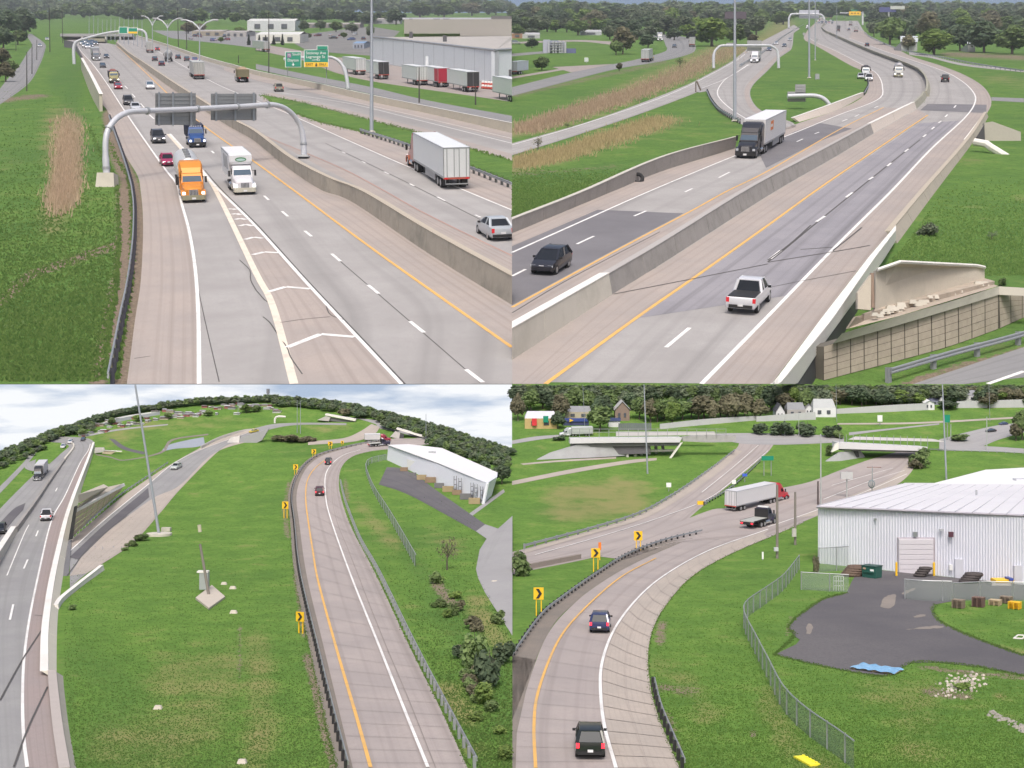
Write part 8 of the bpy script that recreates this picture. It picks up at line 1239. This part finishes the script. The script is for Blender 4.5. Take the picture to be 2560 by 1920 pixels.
REED = leafmat('dry reed', (.36, .27, .19), (.54, .42, .31)); REED2 = leafmat('straw grass', (.34, .28, .15), (.52, .43, .25)); TUFT = leafmat('grass tuft', (.118, .225, .052), (.208, .335, .082)); TUFT2 = leafmat('dull grass tuft', (.105, .195, .052), (.19, .285, .085))
blades('reed_bed', 'tan dry reed bed growing on the green bank beside the road', REED, band(t('A1', (600, 1060), (590, 1300), (560, 1659))+t('A3', (540, 0), (520, 120)), 34, 26, 6000), 0.75, .09)
blades('reed_bed', 'reddish dry reed bed running along the ramp', REED, band(t('B1', (100, 1130), (700, 930), (1300, 720), (1700, 520), (1950, 420)), 46, 11, 10000), 0.75, .10); blades('reed_bed', 'tan straw-coloured reed bed below the ramp', REED2, band(t('B1', (0, 1430), (450, 1330), (900, 1180), (1300, 1040)), 50, 13, 6000), .6, .09)
def scatter(n, x0, x1, y0, y1, bad): 
    out = []
    while len(out) < n:
        x = U(x0, x1); y = y0+(y1-y0)*math.sqrt(rv.random())
        if not bad(x, y): out.append((x, y))
    return out
def inP(P, x, y):
    c = False; j = len(P)-1
    for i in range(len(P)):
        if (P[i][1] > y) != (P[j][1] > y) and x < (P[j][0]-P[i][0])*(y-P[i][1])/(P[j][1]-P[i][1])+P[i][0]: c = not c
        j = i
    return c
YARDP = [(1972, 1570), (1992, 1544), (2036, 1512), (2117, 1483), (2128, 1457), (2040, 1440), (2040, 1380), (2600, 1380), (2600, 1510), (2337, 1512), (2331, 1527), (2348, 1553), (2412, 1585), (2600, 1650), (2600, 1695), (2450, 1668), (2279, 1657), (2215, 1690), (2140, 1682), (1937, 1637), (1990, 1612)]
def inL(P, x, y): P = np.array(P); o = P[:, 1].argsort(); return np.interp(y, P[o][:, 1], P[o][:, 0])
blades('grass_tufts', 'short grass tufts over the lawn beside the curving ramp', TUFT2, scatter(30000, 160, 900, 1180, 1925, lambda x, y: x < inL(HWR, x, y)+40 or x > inL(GRL, x, y)-18), .09, .07, 'grass')
blades('grass_tufts', 'rough grass on the slope between the ramp and side street', TUFT2, scatter(9000, 860, 1280, 1200, 1925, lambda x, y: x < inL(RR, x, y)+28 or x > (1190 if y < 1440 else 1195+(y-1440)*.57 if y < 1590 else 1280)), .14, .09, 'grass')
blades('grass_tufts', 'mown grass tufts on the lawns around the chain-link fence and yard', TUFT, scatter(34000, 1600, 2560, 1400, 1925, lambda x, y: x < inL(BR_, x, y)+14 or inP(YARDP, x, y)), .09, .07, 'grass')
blades('grass_tufts', 'rough grass tufts on the bank beside the dirt verge', TUFT2, scatter(16000, 0, 300, 200, 955, lambda x, y: x > inL(GR_TL, x, y)-22-rv.random()**2*50*(y/960)), .16, .12, 'grass'); blades('grass_tufts', 'rough grass tufts on the bank beyond the bridge parapet', TUFT2, scatter(8000, 2180, 2560, 440, 690, lambda x, y: x < inL([(2250, 610), (2345, 480), (2440, 352), (2180, 690)], x, y)+14), .15, .11, 'grass'); blades('grass_tufts', 'rough grass tufts on the bank above the side wall', TUFT2, scatter(6000, 1280, 1700, 420, 545, lambda x, y: y > 549-(x-1280)*.39-6), .15, .11, 'grass')

def fringe(label, paths, m, n, j, hh, ww):
    pts = []
    for P in paths: C = cr(P, 300); pts += [(C[i][0]+rv.gauss(0, j), C[i][1]+rv.gauss(0, j*.5)) for i in [rv.randrange(300) for _ in range(n)]]
    pts = [q for q in pts if not (1274 < q[0] < 1286) and not (950 < q[1] < 962)]
    blades('grass_fringe', label, m, pts, hh, ww, 'grass')
fringe('ragged grass fringe along the ramp and yard edges of the low land', [[(1937, 1637), (2030, 1660), (2140, 1682), (2215, 1690), (2279, 1657), (2354, 1657), (2450, 1668), (2560, 1690)], [(2117, 1483), (2065, 1496), (2036, 1512), (1992, 1544), (1972, 1570), (1985, 1590), (1937, 1637)], [(2337, 1512), (2331, 1527), (2348, 1553), (2412, 1585), (2480, 1612), (2560, 1640)], BR_, [(p[0]+4, p[1]) for p in RR], [(p[0]-26*(p[1]-950)/960, p[1]) for p in GRL]], TUFT2, 1500, 3.0, .12, .09)
fringe('ragged grass fringe along the motorway verges', [[(p[0]-60, p[1]) for p in e_left[6:]], [(p[0]-26, p[1]) for p in e_left[6:]], grs_l, grs_u], TUFT2, 1200, 3.5, .2, .14)
# ------------------------------------------------------------------ thin morning haze
m, N, L, b = new_mat('thin haze'); N.remove(b); pv = N.new('ShaderNodeVolumePrincipled'); pv.inputs['Color'].default_value = (.86, .91, .97, 1); pv.inputs['Density'].default_value = .00017; pv.inputs['Anisotropy'].default_value = .2
L.new(pv.outputs[0], N['Material Output'].inputs['Volume'])
hz = obj('haze', MB().box((0, 1700, 445), (5200, 3600, 930)), m); tag(hz, 'thin pale morning haze over the far woods and lots', 'haze', kind='stuff')
# ------------------------------------------------------------------ pieces that reach the seam where the two views of one land meet end there
def cut(words, keep):
    bpy.context.view_layer.update()
    dead = []
    for o in [q for q in COL.objects if q.type == 'MESH']:
        r = o
        while r.parent: r = r.parent
        if not any(w in str(r.get('label', '')) for w in words): continue
        X = [(o.matrix_world @ v.co).x*keep for v in o.data.vertices]
        if not X or min(X) >= 0: continue
        if max(X) <= 0: dead.append(o); continue
        me = o.data.copy(); iv = o.matrix_world.inverted(); bm = bmesh.new(); bm.from_mesh(me); no = (o.matrix_world.transposed().to_3x3() @ Vector((-keep, 0, 0))).normalized()
        g = bmesh.ops.bisect_plane(bm, geom=bm.verts[:]+bm.edges[:]+bm.faces[:], plane_co=iv @ Vector((.0, 0, 0)), plane_no=no, clear_outer=True)
        ed = [e for e in g['geom_cut'] if isinstance(e, bmesh.types.BMEdge)]
        try: bmesh.ops.holes_fill(bm, edges=ed)
        except Exception: pass
        ms = [(q.link, q.material) for q in o.material_slots]; bm.to_mesh(me); bm.free(); o.data = me
        for q, (l, m_) in zip(o.material_slots, ms): q.link = l; q.material = m_
    dead = set(dead)
    for o in dead:                       # a part goes with its own pieces
        for c in o.children:
            if c not in dead: M = c.matrix_world.copy(); c.parent = o.parent; c.matrix_world = M
    for o in dead: bpy.data.objects.remove(o)
cut(('silver sedan driving away', 'pale trailer standing at', 'tan concrete median wall', 'frontage street parapet', 'parapet wall running along', 'guardrail along the grass gore', 'pale blue-grey metal warehouse'), -1)
cut(('smooth new pale median wall', 'long grey concrete side wall', 'white trailer parked below the small', 'grey van on the street', 'low brown-grey concrete barrier', 'sweeping round the outside', 'bush at the end of the brown', 'brown brick building'), 1)
cut(('corner of a sea-green roof',), -1)
